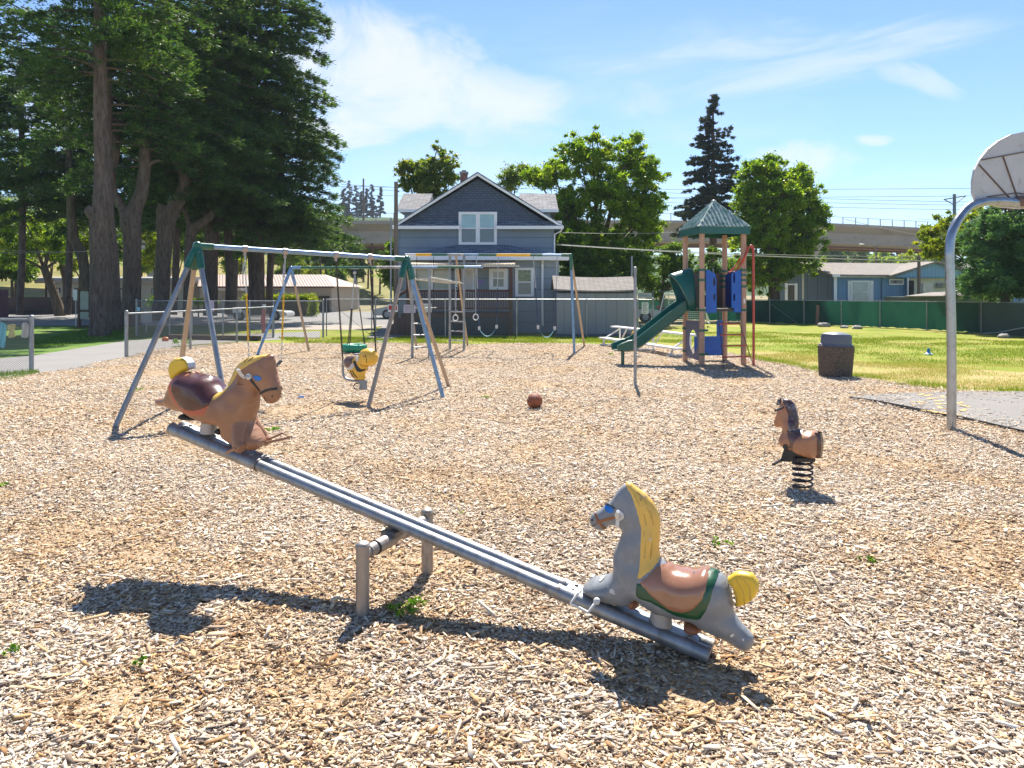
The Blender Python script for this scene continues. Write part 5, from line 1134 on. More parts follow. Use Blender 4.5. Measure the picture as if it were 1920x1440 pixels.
def chain_fence(name, pts, posts, h, label, rail=True, sp=0.055, rp=0.03, rw=0.0022, z_low=0.04, group=None, lower_rail=False, caps=True, hf=None, mat=galv, ends=()):
    root = thing(name, (pts[0][0], pts[0][1], 0), label, 'fence', group); rt = ORG[root]
    mw_ = M()
    for a, b in zip(pts[:-1], pts[1:]): mesh_wires(mw_, a, b, z_low, h - 0.015, sp, rw)
    mw_.build('wire_mesh', galv_thin, root, smooth=False)
    if rail: M().tube([(p[0], p[1], h) for p in pts], 0.021, 8).build('top_rail', mat, root)
    if lower_rail: M().tube([(p[0], p[1], 0.08) for p in pts], 0.018, 8).build('bottom_rail', mat, root)
    for i, p in enumerate(posts):
        e = i in ends; q = rp * (1.35 if e else 1); zz = h + (0.05 if e else 0.0)
        m = M().tube([(p[0], p[1] + 0.0, -0.05), (p[0], p[1], zz)], q, 10); 
        if caps: m.sphere((p[0], p[1], zz), q * 1.12, 10, 6, (1, 1, 0.8))
        m.build('fence_post', mat, root)
    return root
P3 = lambda x, y: tuple(G(x, y)[:2])
a0 = P3(237, 672); a1 = P3(357, 657); a2 = P3(444, 644); a3 = P3(512, 634)
chain_fence('chain_link_fence', [a0, a1, a2, a3], [a0, a1, a2, a3], 1.19, 'chain link fence run starting beside the path behind the first swing', ends=(0,), rp=0.035)
ga = (-11.6, 10.5); gb_ = P3(59, 697); gdir = (Vector(gb_) - Vector(P3(-260, 712))); 
chain_fence('chain_link_fence', [P3(-330, 716), P3(-120, 705), gb_], [P3(-330, 716), P3(-120, 705), gb_], 1.17, 'short chain link fence at the left edge with cloths hung on it', ends=(2,), rp=0.036, sp=0.05)
yf = 27.9
chain_fence('chain_link_fence', [(HX(703, yf), yf), (HX(1197, yf), yf)], [(HX(x, yf), yf) for x in (704, 835, 969, 1100, 1196)], HZz(561.5, yf), 'chain link fence in front of the blue house and grey shed', sp=0.105, rw=0.0025)
yb = 29.0
chain_fence('chain_link_fence', [(HX(255, yb), yb), (HX(606, yf + .3), yf + .3)], [(HX(x, yb - (x - 255) / 350 * .8), yb - (x - 255) / 350 * .8) for x in (256, 318, 360, 418, 468, 513, 606)], HZz(564, yb), 'chain link fence further back between the conifers and the gate', sp=0.10, rw=0.0032, ends=(0, 6))
# gate
gt = thing('wire_gate', (HX(655, 27.9), 27.9, 0), 'open framed chain link gate leading to the parking lot', 'gate')
z1, z0 = HZz(561.5, 27.9), HZz(630, 27.9); x0, x1 = HX(612, 27.9), HX(697, 27.9)
M().tube([(x0, 27.9, z0), (x0, 27.9, z1), (x1, 27.9, z1), (x1, 27.9, z0)], 0.026, 8, closed=True).build('gate_frame', galv, gt)
mm = M(); mesh_wires(mm, (x0, 27.9), (x1, 27.9), z0, z1, 0.10, 0.003); mm.build('wire_mesh', galv_thin, gt, smooth=False)
M().tube([(x0, 27.92, z1), (x1, 27.92, z0)], 0.008, 5).build('brace_wire', galv_thin, gt)
# tall section with the sign, and the fence running behind the tower
yt = 30.0; zt2 = HZz(546, yt)
chain_fence('tall_chain_link_fence', [(HX(1194, yt), yt), (HX(1224, yt), yt)], [(HX(1195, yt), yt), (HX(1224, yt), yt)], HZz(562, yt), 'narrow chain link panel carrying a white notice beside the shed', ends=(1,), sp=0.10, rw=0.003)
fb = thing('boundary_rail_fence', (HX(1290, 41), 41, 0), 'thin pipe fence with two rails behind the tower and the white vehicles', 'fence')
for y in (546, 574): M().tube([W(1224, y, 41), W(1400, y + 1, 41)], 0.024, 6).build('rail', galv, fb)
for x in (1224.5, 1294, 1360, 1398): M().tube([(HX(x, 41), 41, 0), W(x, 544, 41)], 0.035, 6).build('fence_post', galv, fb)
# green screened fence
gf = thing('green_screen_fence', (HX(1560, 36), 36, 0), 'chain link fence hung with torn green privacy screen along the far side of the field', 'fence')
def gfp(x): t = (x - 1395) / (1920 - 1395); dd_ = 42.0 - 13.2 * t; return Vector((HX(x, dd_), dd_, 0))
def gft(x): t = (x - 1395) / (1920 - 1395); return HZz(562 + 5 * t, gfp(x).y)
scr = bpy.data.materials.new('green_screen_cloth'); scr.use_nodes = True; t = scr.node_tree; p = t.nodes['Principled BSDF']; L = t.links.new
co = t.nodes.new('ShaderNodeTexCoord'); n1 = t.nodes.new('ShaderNodeTexNoise'); n1.inputs['Scale'].default_value = 0.9; n1.inputs['Detail'].default_value = 6; mp = t.nodes.new('ShaderNodeMapping'); mp.inputs['Scale'].default_value = (1, 1, 0.5); L(co.outputs['Object'], mp.inputs[0]); L(mp.outputs[0], n1.inputs['Vector'])
cr = t.nodes.new('ShaderNodeValToRGB'); cr.color_ramp.elements[0].position = 0.35; cr.color_ramp.elements[0].color = (0.010, 0.042, 0.032, 1); cr.color_ramp.elements[1].position = 0.65; cr.color_ramp.elements[1].color = (0.026, 0.085, 0.06, 1); L(n1.outputs[0], cr.inputs[0]); L(cr.outputs[0], p.inputs['Base Color']); p.inputs['Roughness'].default_value = 0.7
tr = t.nodes.new('ShaderNodeBsdfTranslucent'); hv = t.nodes.new('ShaderNodeMixRGB'); hv.blend_type = 'MULTIPLY'; hv.inputs[0].default_value = 1; hv.inputs[2].default_value = (0.7, 1.7, 1.5, 1); L(cr.outputs[0], hv.inputs[1]); L(hv.outputs[0], tr.inputs[0])
mx = t.nodes.new('ShaderNodeMixShader'); mx.inputs[0].default_value = 0.28; L(p.outputs[0], mx.inputs[1]); L(tr.outputs[0], mx.inputs[2]); L(mx.outputs[0], t.nodes['Material Output'].inputs[0])
mm = M(); vs = []; n = 150; rs = random.Random(3)
for i in range(n + 1):
    x = 1180 + (1842 - 1180) * i / n; q = gfp(max(x, 1180)); zt_ = gft(x) - 0.03; w_ = 0.035 * math.sin(i * 0.9) + 0.02 * math.sin(i * 2.3)
    for k in range(5): vs.append((q.x, q.y + 0.05 + w_ * (1 - k / 4) , 0.02 + rs.uniform(0, 0.05) * (k == 0) + (zt_ - 0.02) * k / 4))
mm.add(vs, [(i * 5 + k, i * 5 + k + 5, i * 5 + k + 6, i * 5 + k + 1) for i in range(n) for k in range(4)]); 
scr_o = mm.build('screen_cloth', scr, gf)
mm = M(); vs = []; n = 60
for i in range(n + 1):
    x = 1838 + (2250 - 1838) * i / n; q = gfp(x); zt_ = gft(x) - 0.03
    for k in range(5): vs.append((q.x, q.y + 0.08 + 0.02 * math.sin(i), 0.02 + (zt_ - 0.02) * k / 4))
mm.add(vs, [(i * 5 + k, i * 5 + k + 5, i * 5 + k + 6, i * 5 + k + 1) for i in range(n) for k in range(4)]); mm.build('screen_cloth', pm('dark_grey_green_screen', (0.03, 0.075, 0.07), 0.8, 0, 0.3, 2, trans=0.2), gf, label='darker grey green screen cloth')
mm = M(); mesh_wires(mm, gfp(1835)[:2], gfp(2250)[:2], 0.03, gft(1900), 0.10, 0.0032); mm.build('wire_mesh', galv_thin, gf, smooth=False)
for x in (1212, 1290, 1350, 1397, 1443, 1507, 1577, 1649.5, 1737, 1839, 1960, 2110): q = gfp(x); M().tube([(q.x, q.y - 0.03, -0.05), (q.x, q.y - 0.03, gft(x) + 0.06)], 0.03, 8).build('fence_post', galv, gf)
M().tube([(gfp(x).x, gfp(x).y, gft(x)) for x in (1180, 1450, 1650, 1850, 2250)], 0.02, 6).build('top_rail', galv, gf)
M().tube([W(1446, 570, gfp(1446).y - .05), W(1495, 606, gfp(1495).y - .05)], 0.015, 6).build('brace', galv, gf)
q = gfp(1530); tag(M().bar((q.x, q.y - 0.12, 0), (q.x + 0.06, q.y - 0.1, HZz(572, q.y)), 0.16, 0.05).build('wooden_board', pm('weathered_pink_board', (0.30, 0.17, 0.14), 0.85, 0, 0.2, 3), smooth=False, origin=(q.x, q.y, 0)), 'upright weathered brown board leaning on the green screen fence', 'board')
hz_o = M().tube([Vector((gfp(x).x, gfp(x).y - 0.12, z)) for x, z in ((1840, 0.03), (1870, 0.10), (1900, 0.28), (1930, 0.42), (2000, 0.5))], 0.022, 6).build('white_rope', pm('white_rope_fibre', (0.6, 0.62, 0.62), 0.8), origin=tuple(gfp(1870)))
tag(hz_o, 'pale rope sagging in front of the dark end of the green fence', 'rope')
# brown fence and odd things on the left by the street
bf = thing('brown_board_fence', (HX(60, 53), 53, 0), 'dark brown board fence along the street in front of the dry slope', 'fence')
M().bx(HX(-300, 56), HX(152, 56), 56, 56.06, 0, HZz(557, 56)).build('boards', siding('dark_brown_boards', (0.075, 0.05, 0.042), 0, 0.16), bf, smooth=False)
rl = M(); rl.tube([(HX(14, 54), 54, HZz(584, 54)), (HX(150, 54), 54, HZz(584, 54))], 0.03, 6)
for x in range(16, 150, 5): rl.tube([(HX(x, 54), 54, 0), (HX(x, 54), 54, HZz(577 - (x % 3), 54))], 0.02, 5)
tag(rl.build('black_iron_fence', black_metal, origin=(HX(80, 54), 54, 0)), 'low black iron fence before the dark brown board fence', 'fence')
mf = M().bx(HX(-120, 50), HX(14, 50), 50, 50.1, 0, HZz(543, 50)); tag(mf.build('maroon_fence', siding('maroon_boards', (0.10, 0.03, 0.04), 0, 0.2), smooth=False, origin=(HX(-10, 50), 50, 0)), 'taller maroon slatted fence at the far left edge', 'fence')
bs = thing('bus_shelter', (HX(160, 36), 36, 0), 'brown framed glass bus shelter left of the massive trunk', 'bus shelter')
fr = M(); 
for x in (146.5, 203): fr.bx(HX(x, 36) - 0.045, HX(x, 36) + 0.045, 36, 36.09, 0, HZz(543, 36))
for x in (149, 203): fr.bx(HX(x, 37.2) - 0.045, HX(x, 37.2) + 0.045, 37.2, 37.29, 0, HZz(543, 36))
fr.bx(HX(146.5, 36) + 0.05, HX(203, 36) - 0.05, 36.01, 36.08, HZz(584, 36), HZz(581, 36)).bx(HX(146.5, 36) + 0.05, HX(203, 36) - 0.05, 36.01, 36.08, 0.03, 0.1); fr.build('shelter_frame', dark_wood, bs, smooth=False)
M().bx(HX(144, 36), HX(206, 36), 35.8, 37.5, HZz(543, 36) + 0.002, HZz(540, 36)).build('shelter_roof', dark_wood, bs, smooth=False)
M().bx(HX(149, 36) + .01, HX(165, 36), 36.03, 36.05, HZz(580.5, 36), HZz(546, 36)).bx(HX(149, 36) + .01, HX(165, 36), 36.03, 36.05, HZz(598, 36), HZz(585, 36)).build('shelter_glass', pm('dusty_shelter_glass', (0.42, 0.46, 0.46), 0.2, 0, 0.1, 3, trans=0.4), bs, smooth=False)
tag(M().bx(HX(137, 37), HX(146, 37), 37, 37.06, HZz(563, 37), HZz(543, 37)).bx(HX(141, 37), HX(142, 37), 37.02, 37.05, 0, HZz(563, 37)).build('white_signboard', white_paint, smooth=False, origin=(HX(141, 37), 37, 0)), 'blank white board on a post left of the bus shelter', 'sign')
# ------------------------------------------------------------------ poles and overhead wires
pole_m = pm('weathered_utility_pole_wood', (0.17, 0.14, 0.12), 0.9, 0, 0.2, 4, 0.2, 30, stretch=(1, 1, 0.2))
def upole(name, x, d, ytop, r, label, group=None, mat=None, arms=()):
    b = G2(x, d); m = M().tube([(b.x, d, -0.1), (b.x, d, HZz(ytop, d))], [r * 1.2, r * 0.85], 10); root = thing(name, b, label, 'pole', group); m.build('pole', mat or pole_m, root)
    for (xa, ya, xb, yb) in arms: M().tube([W(xa, ya, d), W(xb, yb, d)], r * 0.3, 5).build('arm', mat or pole_m, root)
    return root
upole('utility_pole', 742.5, 30.2, 341, 0.09, 'tall weathered utility pole at the left corner of the blue house', arms=((740, 352, 748, 360),))
upole('metal_conduit_pole', 733, 30.0, 408, 0.04, 'thin grey metal pole beside the utility pole at the house corner', mat=galv)
upole('utility_pole', 681.5, 120, 335, 0.16, 'thin far utility pole rising above the left viaduct', arms=((674, 352, 682, 345),))
upole('steel_line_pole', 698, 70, 456, 0.11, 'dark brown pole standing in the parking lot left of the house', mat=pm('rust_brown_pole', (0.09, 0.035, 0.025), 0.7))
upole('catenary_pole', 1789.5, 114, 364, 0.27, 'steel mast with two thin bracket arms above the right viaduct', mat=pm('grey_green_mast', (0.10, 0.14, 0.16), 0.6), arms=((1770, 374, 1789, 371), (1770, 374, 1789, 384), (1811, 367, 1789, 371), (1811, 367, 1789, 384)))
upole('utility_pole', 1723, 44, 474, 0.10, 'short wooden utility pole in front of the light blue gable')
upole('utility_pole', 1412, 72, 372, 0.14, 'wooden pole top between the pointed conifer and the rounded tree')
upole('tall_grey_post', 1184.5, 33, 480, 0.05, 'thin grey post sticking up behind the shed right end', mat=galv)
lp = thing('street_lamp', G2(1645, 75), 'street lamp arm with pale head in front of the right viaduct span', 'street lamp')
M().tube([(HX(1643, 75), 75, 0), W(1643, 462, 75)], 0.08, 8).build('pole', pole_m, lp); M().tube([W(1643, 462, 75), W(1630, 459, 75), W(1617, 457.5, 75)], 0.045, 6).build('arm', galv, lp); M().sphere(W(1616, 458, 75), 0.2, 12, 8, (1.4, 0.6, 0.4)).build('lamp_head', white_paint, lp)
wire_m = pm('overhead_wire', (0.05, 0.05, 0.055), 0.6); wire_l = pm('pale_overhead_cable', (0.42, 0.40, 0.36), 0.5)
def wire(a, b, sag, r, mat, label, grp):
    a, b = Vector(a), Vector(b); P = [a.lerp(b, i / 24) + Vector((0, 0, -4 * sag * (i / 24) * (1 - i / 24))) for i in range(25)]
    return tag(M().tube(P, r, 4).build('overhead_wire', mat, origin=tuple(a)), label, 'wire', grp)
WG = 'overhead wires strung across the scene'
wire(W(1044, 459, 32.8), W(1900, 492, 33.5), 0.15, 0.020, wire_l, 'thick pale cable from the house wall to the right, lower of the pair', WG)
wire(W(1044, 458, 32.9), W(1920, 478, 35), 0.25, 0.012, wire_l, 'thin pale cable from the house wall, upper of the pair', WG)
wire(W(1052, 436, 32.5), W(1290, 434, 44), 0.08, 0.012, wire_l, 'pale cable from the house gutter towards the tower roof', WG)
wire(W(1720, 410, 60), W(2050, 430, 60), 0.1, 0.016, wire_l, 'pale wire crossing the right end of the viaduct', WG)
wire(W(1585, 411, 60), W(1760, 447, 60), 0.1, 0.02, wire_l, 'pale service wire slanting down in front of the right viaduct', WG)
hw = [(300, 343, 1920, 352), (300, 360, 1920, 366), (640, 346, 1920, 386), (640, 352, 1920, 395), (900, 342, 1920, 380)]
for k, (a, b, c_, e) in enumerate(hw): wire(W(a, b, 118), W(c_, e, 118), 0.6, 0.028, wire_m, ['highest dark wire above the viaduct', 'second dark wire above the viaduct', 'third dark wire above the viaduct, starting by the thin far pole', 'fourth dark wire above the viaduct', 'dark wire passing behind the chimney and pointed conifer'][k], WG)
wire(W(0, 468, 40), W(200, 470, 45), 0.1, 0.012, wire_l, 'pale wire crossing behind the leaning tree at far left', WG)
wire(W(-20, 474, 40), W(260, 465, 44), 0.1, 0.012, wire_l, 'pale wire reaching from the far left to the massive trunk', WG)
# ------------------------------------------------------------------ cast riding animals: inflated outlines
class Plane:
    """vertical plane through p0 with horizontal direction h; photo pixels map onto it as (along, height)"""
    def __init__(s, p0, h, zoom=None):
        s.p0 = Vector((p0[0], p0[1])); s.h = Vector(h).normalized(); s.n = Vector((s.h.y, -s.h.x))   # n points to the camera side
        if s.n.y > 0: s.n = -s.n
        s.zoom = zoom
    def ph(s, x, y):
        if s.zoom: x, y = s.zoom[0] + x / s.zoom[2], s.zoom[1] + y / s.zoom[2]
        return x, y
    def az(s, pts):
        out = []
        for x, y in pts:
            x, y = s.ph(x, y); u = (x - 960) / FOC
            a = (u * s.p0.y - s.p0.x) / (s.h.x - u * s.h.y); d = s.p0.y + a * s.h.y
            out.append((a, EYE + (HZ - y) / FOC * d))
        return out
    def w(s, a, z, t=0.0):
        return Vector((s.p0.x + s.h.x * a + s.n.x * t, s.p0.y + s.h.y * a + s.n.y * t, z))
class Inflate:
    """body thickness over a side outline: rounded at the rim, widths interpolated from anchors"""
    def __init__(s, plane, outline, anchors, rim=0.07, k=5):
        s.pl = plane; s.out = catmull(plane.az(outline), k); s.anc = [(plane.az([(x, y)])[0], w_) for x, y, w_ in anchors]; s.rim = rim
    def width(s, P):
        num = np.zeros(len(P)); den = np.zeros(len(P))
        for (a, z), w_ in s.anc:
            q = 1 / ((P[:, 0] - a) ** 2 + (P[:, 1] - z) ** 2 + 0.0008) ** 1.5; num += q * w_; den += q
        return num / den
    def T(s, P):
        P = np.asarray(P)[:, :2]; ins = inside(P, s.out); d = np.where(ins, edge_dist(P, s.out), 0); w_ = s.width(P); rim = np.minimum(s.rim, w_ * 1.15 + 0.01); q = np.clip(d / rim, 0, 1)
        return w_ * np.sqrt(np.clip(1 - (1 - q) ** 2, 0, 1))
    def solid(s, mm, poly, off, step, sides=(1, -1), k=5, smooth=True, rim_in=0.004, shift=0.0, flat=None):
        """skin over poly following the body, lifted by off; both sides stitched at the outline"""
        q = catmull(poly, k) if smooth else np.array(poly)
        P, F = cdt_fill(q, step); t = s.T(P) if flat is None else flat(P)
        bnd = edge_dist(P, q) < 1e-5
        n = len(P); b = len(mm.v)
        for sg in (1, -1):
            tt = (t + off); tt = np.where(bnd & (np.ones(n, bool) if off > 0 else False), np.maximum(t - 0.003, 0) + (0.0 if off <= 0 else 0.0), tt) if off > 0 else tt
            for (a, z), v in zip(P, tt): mm.v.append(tuple(s.pl.w(a, z, shift + sg * max(v, 0.0))))
        for f in F:
            mm.f.append(tuple(b + int(i) for i in f)); mm.f.append(tuple(b + n + int(i) for i in reversed(f)))
        return mm
    def build(s, name, mat, parent, poly=None, off=0.0, step=0.012, px=True, merge=True, lab=None, extra=None, shift=0.0, flat=None):
        m = M(); pl = s.out if poly is None else (s.pl.az(poly) if px else poly)
        s.solid(m, pl, off, step, k=5 if poly is not None else 1, smooth=poly is not None, shift=shift, flat=flat)
        if extra: extra(m)
        me = bpy.data.meshes.new(name); me.from_pydata(m.v, [], m.f); bm = bmesh.new(); bm.from_mesh(me)
        bmesh.ops.remove_doubles(bm, verts=bm.verts, dist=0.0006); bmesh.ops.recalc_face_normals(bm, faces=bm.faces)
        for _ in range(2 if off == 0 and flat is None else 1): bmesh.ops.smooth_vert(bm, verts=bm.verts, factor=0.4, use_axis_x=True, use_axis_y=True, use_axis_z=True)
        bm.to_mesh(me); bm.free(); me.materials.append(mat); me.polygons.foreach_set('use_smooth', [True] * len(me.polygons)); me.update()
        return tag(link_mesh(name, me, parent), lab)
def puffy(pl, poly_px, w_, rim, step=0.01):
    """separate inflated lump (leg, tail)"""
    i = Inflate(pl, poly_px, [(poly_px[0][0], poly_px[0][1], w_)], rim); return i
def cast_mat(name, c, chips=(0.55, 0.55, 0.53), amt=0.05, rough=0.33, coat=0.25, sc=9): return pm(name, c, rough, 0, 0.10, 3, 0.06, 25, dirt_glare=chips, dirt_glare_amt=amt, dirt_glare_scale=sc, coat=coat)
horse_grey = cast_mat('grey_cast_paint', (0.205, 0.22, 0.235), (0.30, 0.30, 0.29), 0.5, 0.42, 0.05, 13)
horse_brown = cast_mat('brown_cast_paint', (0.30, 0.145, 0.075), (0.37, 0.20, 0.12), 0.5, 0.42, 0.05)
saddle_lt = cast_mat('light_brown_saddle_paint', (0.33, 0.155, 0.085), (0.45, 0.28, 0.2), 0.0, 0.16, 0.6)
saddle_dk = cast_mat('dark_maroon_saddle_paint', (0.085, 0.027, 0.022), (0.3, 0.16, 0.12), 0.0, 0.26, 0.3, 22)
blank_red = cast_mat('faded_red_blanket_paint', (0.45, 0.11, 0.06), (0.5, 0.25, 0.2), 0.05, 0.5, 0)
blank_green = cast_mat('dark_green_blanket_paint', (0.012, 0.075, 0.03), (0.1, 0.15, 0.1), 0.0, 0.3, 0.2)
mane_y = cast_mat('yellow_mane_paint', (0.74, 0.46, 0.09), (0.25, 0.2, 0.14), 0.06, 0.45, 0.05, 10)
tail_y = cast_mat('bright_yellow_tail_paint', (0.74, 0.48, 0.03), (0.5, 0.36, 0.1), 0.05, 0.45, 0.05, 12)
eye_blue = pm('blue_eye_paint', (0.01, 0.16, 0.55), 0.3); brown_strap = pm('brown_strap_paint', (0.27, 0.11, 0.05), 0.45); black_strap = pm('black_strap_paint', (0.02, 0.022, 0.025), 0.4)
hub_w = pm('worn_white_plastic', (0.62, 0.61, 0.58), 0.5); rubber = pm('black_rubber', (0.025, 0.022, 0.02), 0.6)
def strap(inf, px, half, off, name, mat, parent, lab=None):
    P = inf.pl.az(px); q = []; n = len(P)
    for i, (a, z) in enumerate(P):
        a0, z0 = P[max(i - 1, 0)]; a1, z1 = P[min(i + 1, n - 1)]; L_ = math.hypot(a1 - a0, z1 - z0) or 1; nx, nz = -(z1 - z0) / L_, (a1 - a0) / L_; q.append((a, z, nx * half, nz * half))
    poly = [(a + x, z + y) for a, z, x, y in q] + [(a - x, z - y) for a, z, x, y in reversed(q)]
    m = M(); P2, F = cdt_fill(poly, 0.006); t = inf.T(P2) + off; n2 = len(P2)
    for sg in (1, -1):
        b = len(m.v)
        for lvl in (1, 0):
            for (a, z), v in zip(P2, t): m.v.append(tuple(inf.pl.w(a, z, sg * (v - (0 if lvl else off + 0.003)))))
        for f in F: m.f.append(tuple(b + int(i) for i in f))
        k = len(poly); idx = [int(np.argmin(np.hypot(*(P2 - np.array(p)).T))) for p in poly]
        for i in range(k): m.f.append((b + idx[i], b + idx[(i + 1) % k], b + n2 + idx[(i + 1) % k], b + n2 + idx[i]))
    return m.build(name, mat, parent, label=lab)

def patchp(inf, px, off, name, mat, parent, both=True):
    poly = [tuple(p) for p in catmull(inf.pl.az(px), 4)]; P2, F = cdt_fill(poly, 0.006); t = inf.T(P2) + off; m = M()
    for sg in (1, -1): m.add([inf.pl.w(a, z, sg * v) for (a, z), v in zip(P2, t)], [tuple(int(i) for i in f) for f in F])
    return m.build(name, mat, parent)
mane_d = pm('dark_yellow_line_paint', (0.54, 0.34, 0.075), 0.6, 0, 0.3, 30)  # darker yellow for the lines drawn as mane strands and tail ridges
# ------------------------------------------------------------------ seesaw
pn, pf = Vector((-0.813, 4.006, 0)), Vector((-0.532, 4.617, 0)); piv = (pn + pf) / 2
cb = (pf - pn).normalized(); bd = Vector((cb.y, -cb.x, 0))        # along the beam, towards the right
seesaw = thing('seesaw', (piv.x, piv.y, 0), 'galvanised twin pipe seesaw, brown horse raised at left, grey horse lowered at right', 'seesaw')
ax_z, pz_ = 0.365, 0.452; sl = 0.2235
def bp_(s_, off=0.0, dz=0.0): return piv + bd * s_ + cb * off + Vector((0, 0, pz_ + 0.005 - sl * s_ + dz))
bn = Vector((bd.x * sl, bd.y * sl, 1)).normalized()
for p, dz in ((pn, 0), (pf, 0)):
    m = M().tube([p + Vector((0, 0, -0.1)), p + Vector((0, 0, 0.415))], 0.0365, 24).sphere(p + Vector((0, 0, 0.415)), 0.041, 24, 10, (1, 1, 0.55)).tube([p + Vector((0, 0, 0.405)), p + Vector((0, 0, 0.418))], 0.0415, 24)
    m.build('post', galv_warm, seesaw)
M().tube([pn + Vector((0, 0, ax_z)), pf + Vector((0, 0, ax_z))], 0.030, 20).build('axle', galv_warm, seesaw)
m = M()
for a, b in ((0.05, 0.115), (0.115, 0.29), (0.41, 0.56), (0.56, 0.62)):
    m.tube([pn + cb * a + Vector((0, 0, ax_z)), pn + cb * b + Vector((0, 0, ax_z))], 0.040 if (b - a) > 0.1 else 0.036, 20)
m.build('axle_sleeve', galv_warm, seesaw)
for a, b in ((-1.80, -1.785), (1.785, 1.80), (-1.035, -1.02), (1.02, 1.035)):
    for off in (-.043, .043): M().tube([bp_(a, off), bp_(b, off)], 0.0415, 24).build('pipe_collar', galv_warm, seesaw)
for a in (0.118, 0.555): M().tube([pn + cb * (a - .004) + Vector((0, 0, ax_z)), pn + cb * (a + .004) + Vector((0, 0, ax_z))], 0.0425, 20).build('rubber_ring', rubber, seesaw)
m = M(); m.bar(piv - cb * 0.10 + Vector((0, 0, ax_z + .033)), piv + cb * 0.10 + Vector((0, 0, ax_z + .033)), 0.10, 0.035)
m.build('pivot_bracket', pm('dark_steel_bracket', (0.2, 0.19, 0.18), 0.5, 0.6), seesaw, smooth=False, bevel=0.004)
for off in (-0.043, 0.043):
    t = M().tube([bp_(-1.74, off), bp_(1.74, off)], 0.034, 24)
    for a, b in ((-1.80, -1.02), (1.02, 1.80)): t.tube([bp_(a, off), bp_(a + (b - a) * .5, off), bp_(b, off)], 0.039, 24)
    t.build('beam_pipe', galv, seesaw)
for s_, sg in ((-1.40, -1), (1.40, 1)):
    m = M()
    a, b = bp_(s_ - 0.34, 0, 0.018), bp_(s_ + 0.34, 0, 0.018); m.bar(a, b, 0.09, 0.035)
    sc_ = m.build('saddle_channel', galv, seesaw, smooth=False, bevel=0.003)
    for q in (-.30, -.12, .12, .30):
        for o_ in (-.03, .03): M().lathe(bp_(s_ + q, o_, .037), [(.011, 0), (.011, .007), (.004, .009)], 6).build('bolt', galv_warm, sc_, smooth=False)
plane = Plane((piv.x, piv.y), (bd.x, bd.y))
# grey horse
gz_ = Plane((piv.x, piv.y), (bd.x, bd.y), (1060, 880, 3.274))
out = [(378, 84), (350, 96), (330, 112), (308, 140), (280, 182), (248, 208), (215, 236), (180, 258), (156, 278), (145, 308), (152, 340), (172, 362), (196, 378), (235, 378), (258, 362), (275, 350), (310, 352), (342, 368), (338, 400), (322, 440), (302, 480), (292, 535), (296, 580), (292, 615), (275, 636), (235, 648), (190, 655), (145, 676), (116, 700), (104, 728), (130, 752), (170, 775), (230, 800), (300, 822), (380, 835), (432, 820), (450, 800), (500, 838), (560, 868), (640, 896), (730, 914), (790, 930), (830, 965), (900, 1005), (980, 1048), (1050, 1092), (1105, 1118), (1140, 1106), (1165, 1062), (1160, 1022), (1120, 980), (1070, 925), (1042, 880), (1036, 820), (1024, 750), (1000, 690), (965, 648), (925, 624), (890, 614), (850, 604), (790, 612), (720, 606), (660, 590), (610, 562), (585, 535), (576, 480), (580, 400), (580, 295), (552, 222), (495, 152), (440, 110), (395, 76)]
hg = Inflate(gz_, out, [(170, 320, .030), (250, 290, .045), (330, 200, .048), (380, 110, .030), (400, 300, .060), (430, 480, .085), (420, 650, .10), (560, 760, .115), (740, 760, .135), (880, 780, .13), (960, 720, .11), (1000, 880, .085), (1100, 1040, .055), (200, 720, .11), (120, 720, .095), (560, 300, .035), (540, 500, .06)], 0.075)
hb = hg.build('horse', horse_grey, seesaw, step=0.011, lab='grey cast horse with yellow mane and tail on the lower end')
hg.build('mane', mane_y, hb, [(372, 88), (392, 72), (440, 106), (498, 150), (554, 216), (584, 292), (586, 400), (579, 480), (588, 545), (555, 592), (510, 622), (474, 648), (471, 580), (478, 480), (476, 350), (450, 240), (412, 152)], 0.004, 0.011)
hg.build('saddle', saddle_lt, hb, [(580, 572), (640, 572), (700, 600), (780, 608), (850, 596), (893, 604), (900, 640), (890, 700), (862, 760), (805, 808), (740, 820), (660, 802), (580, 745), (525, 695), (485, 652), (530, 618)], 0.012, 0.011)
hg.build('blanket', blank_green, hb, [(468, 650), (486, 655), (560, 600), (700, 612), (890, 604), (942, 626), (936, 680), (915, 762), (880, 832), (850, 866), (780, 862), (700, 840), (620, 802), (540, 762), (465, 736)], 0.005, 0.011)
tl = Inflate(gz_, [(990, 680), (1000, 650), (1045, 622), (1100, 615), (1158, 642), (1195, 700), (1186, 762), (1140, 815), (1090, 840), (1045, 842), (1035, 780), (1020, 730)], [(1100, 720, 0.036)], 0.010)
tt_ = tl.build('tail', tail_y, hb, step=0.012)
for px in ([(1030, 690), (1058, 750), (1070, 815)], [(1055, 662), (1098, 735), (1108, 815)], [(1090, 645), (1138, 712), (1143, 790)]): strap(tl, px, 0.0022, 0.001, 'tail_ridge', mane_d, tt_)
def lump(inf_pl, px, w_, rim, name, mat, parent, shift=0.0, lab=None, step=0.012):
    i = Inflate(inf_pl, px, [(px[0][0], px[0][1], w_)], rim); return i.build(name, mat, parent, step=step, shift=shift, lab=lab)
lump(gz_, [(380, 770), (420, 762), (455, 790), (458, 830), (435, 858), (395, 846), (382, 810)], 0.07, 0.03, 'knee', brown_strap, hb)
lump(gz_, [(735, 920), (780, 915), (835, 955), (845, 985), (815, 1008), (765, 1005), (728, 980), (722, 945)], 0.07, 0.03, 'knee', brown_strap, hb)
for sg in (1, -1):
    e = [(250 + 31 + 33 * math.cos(t), 233 + 20 * math.sin(t) + 6 * math.cos(t)) for t in np.linspace(0, 2 * PI, 14, False)]
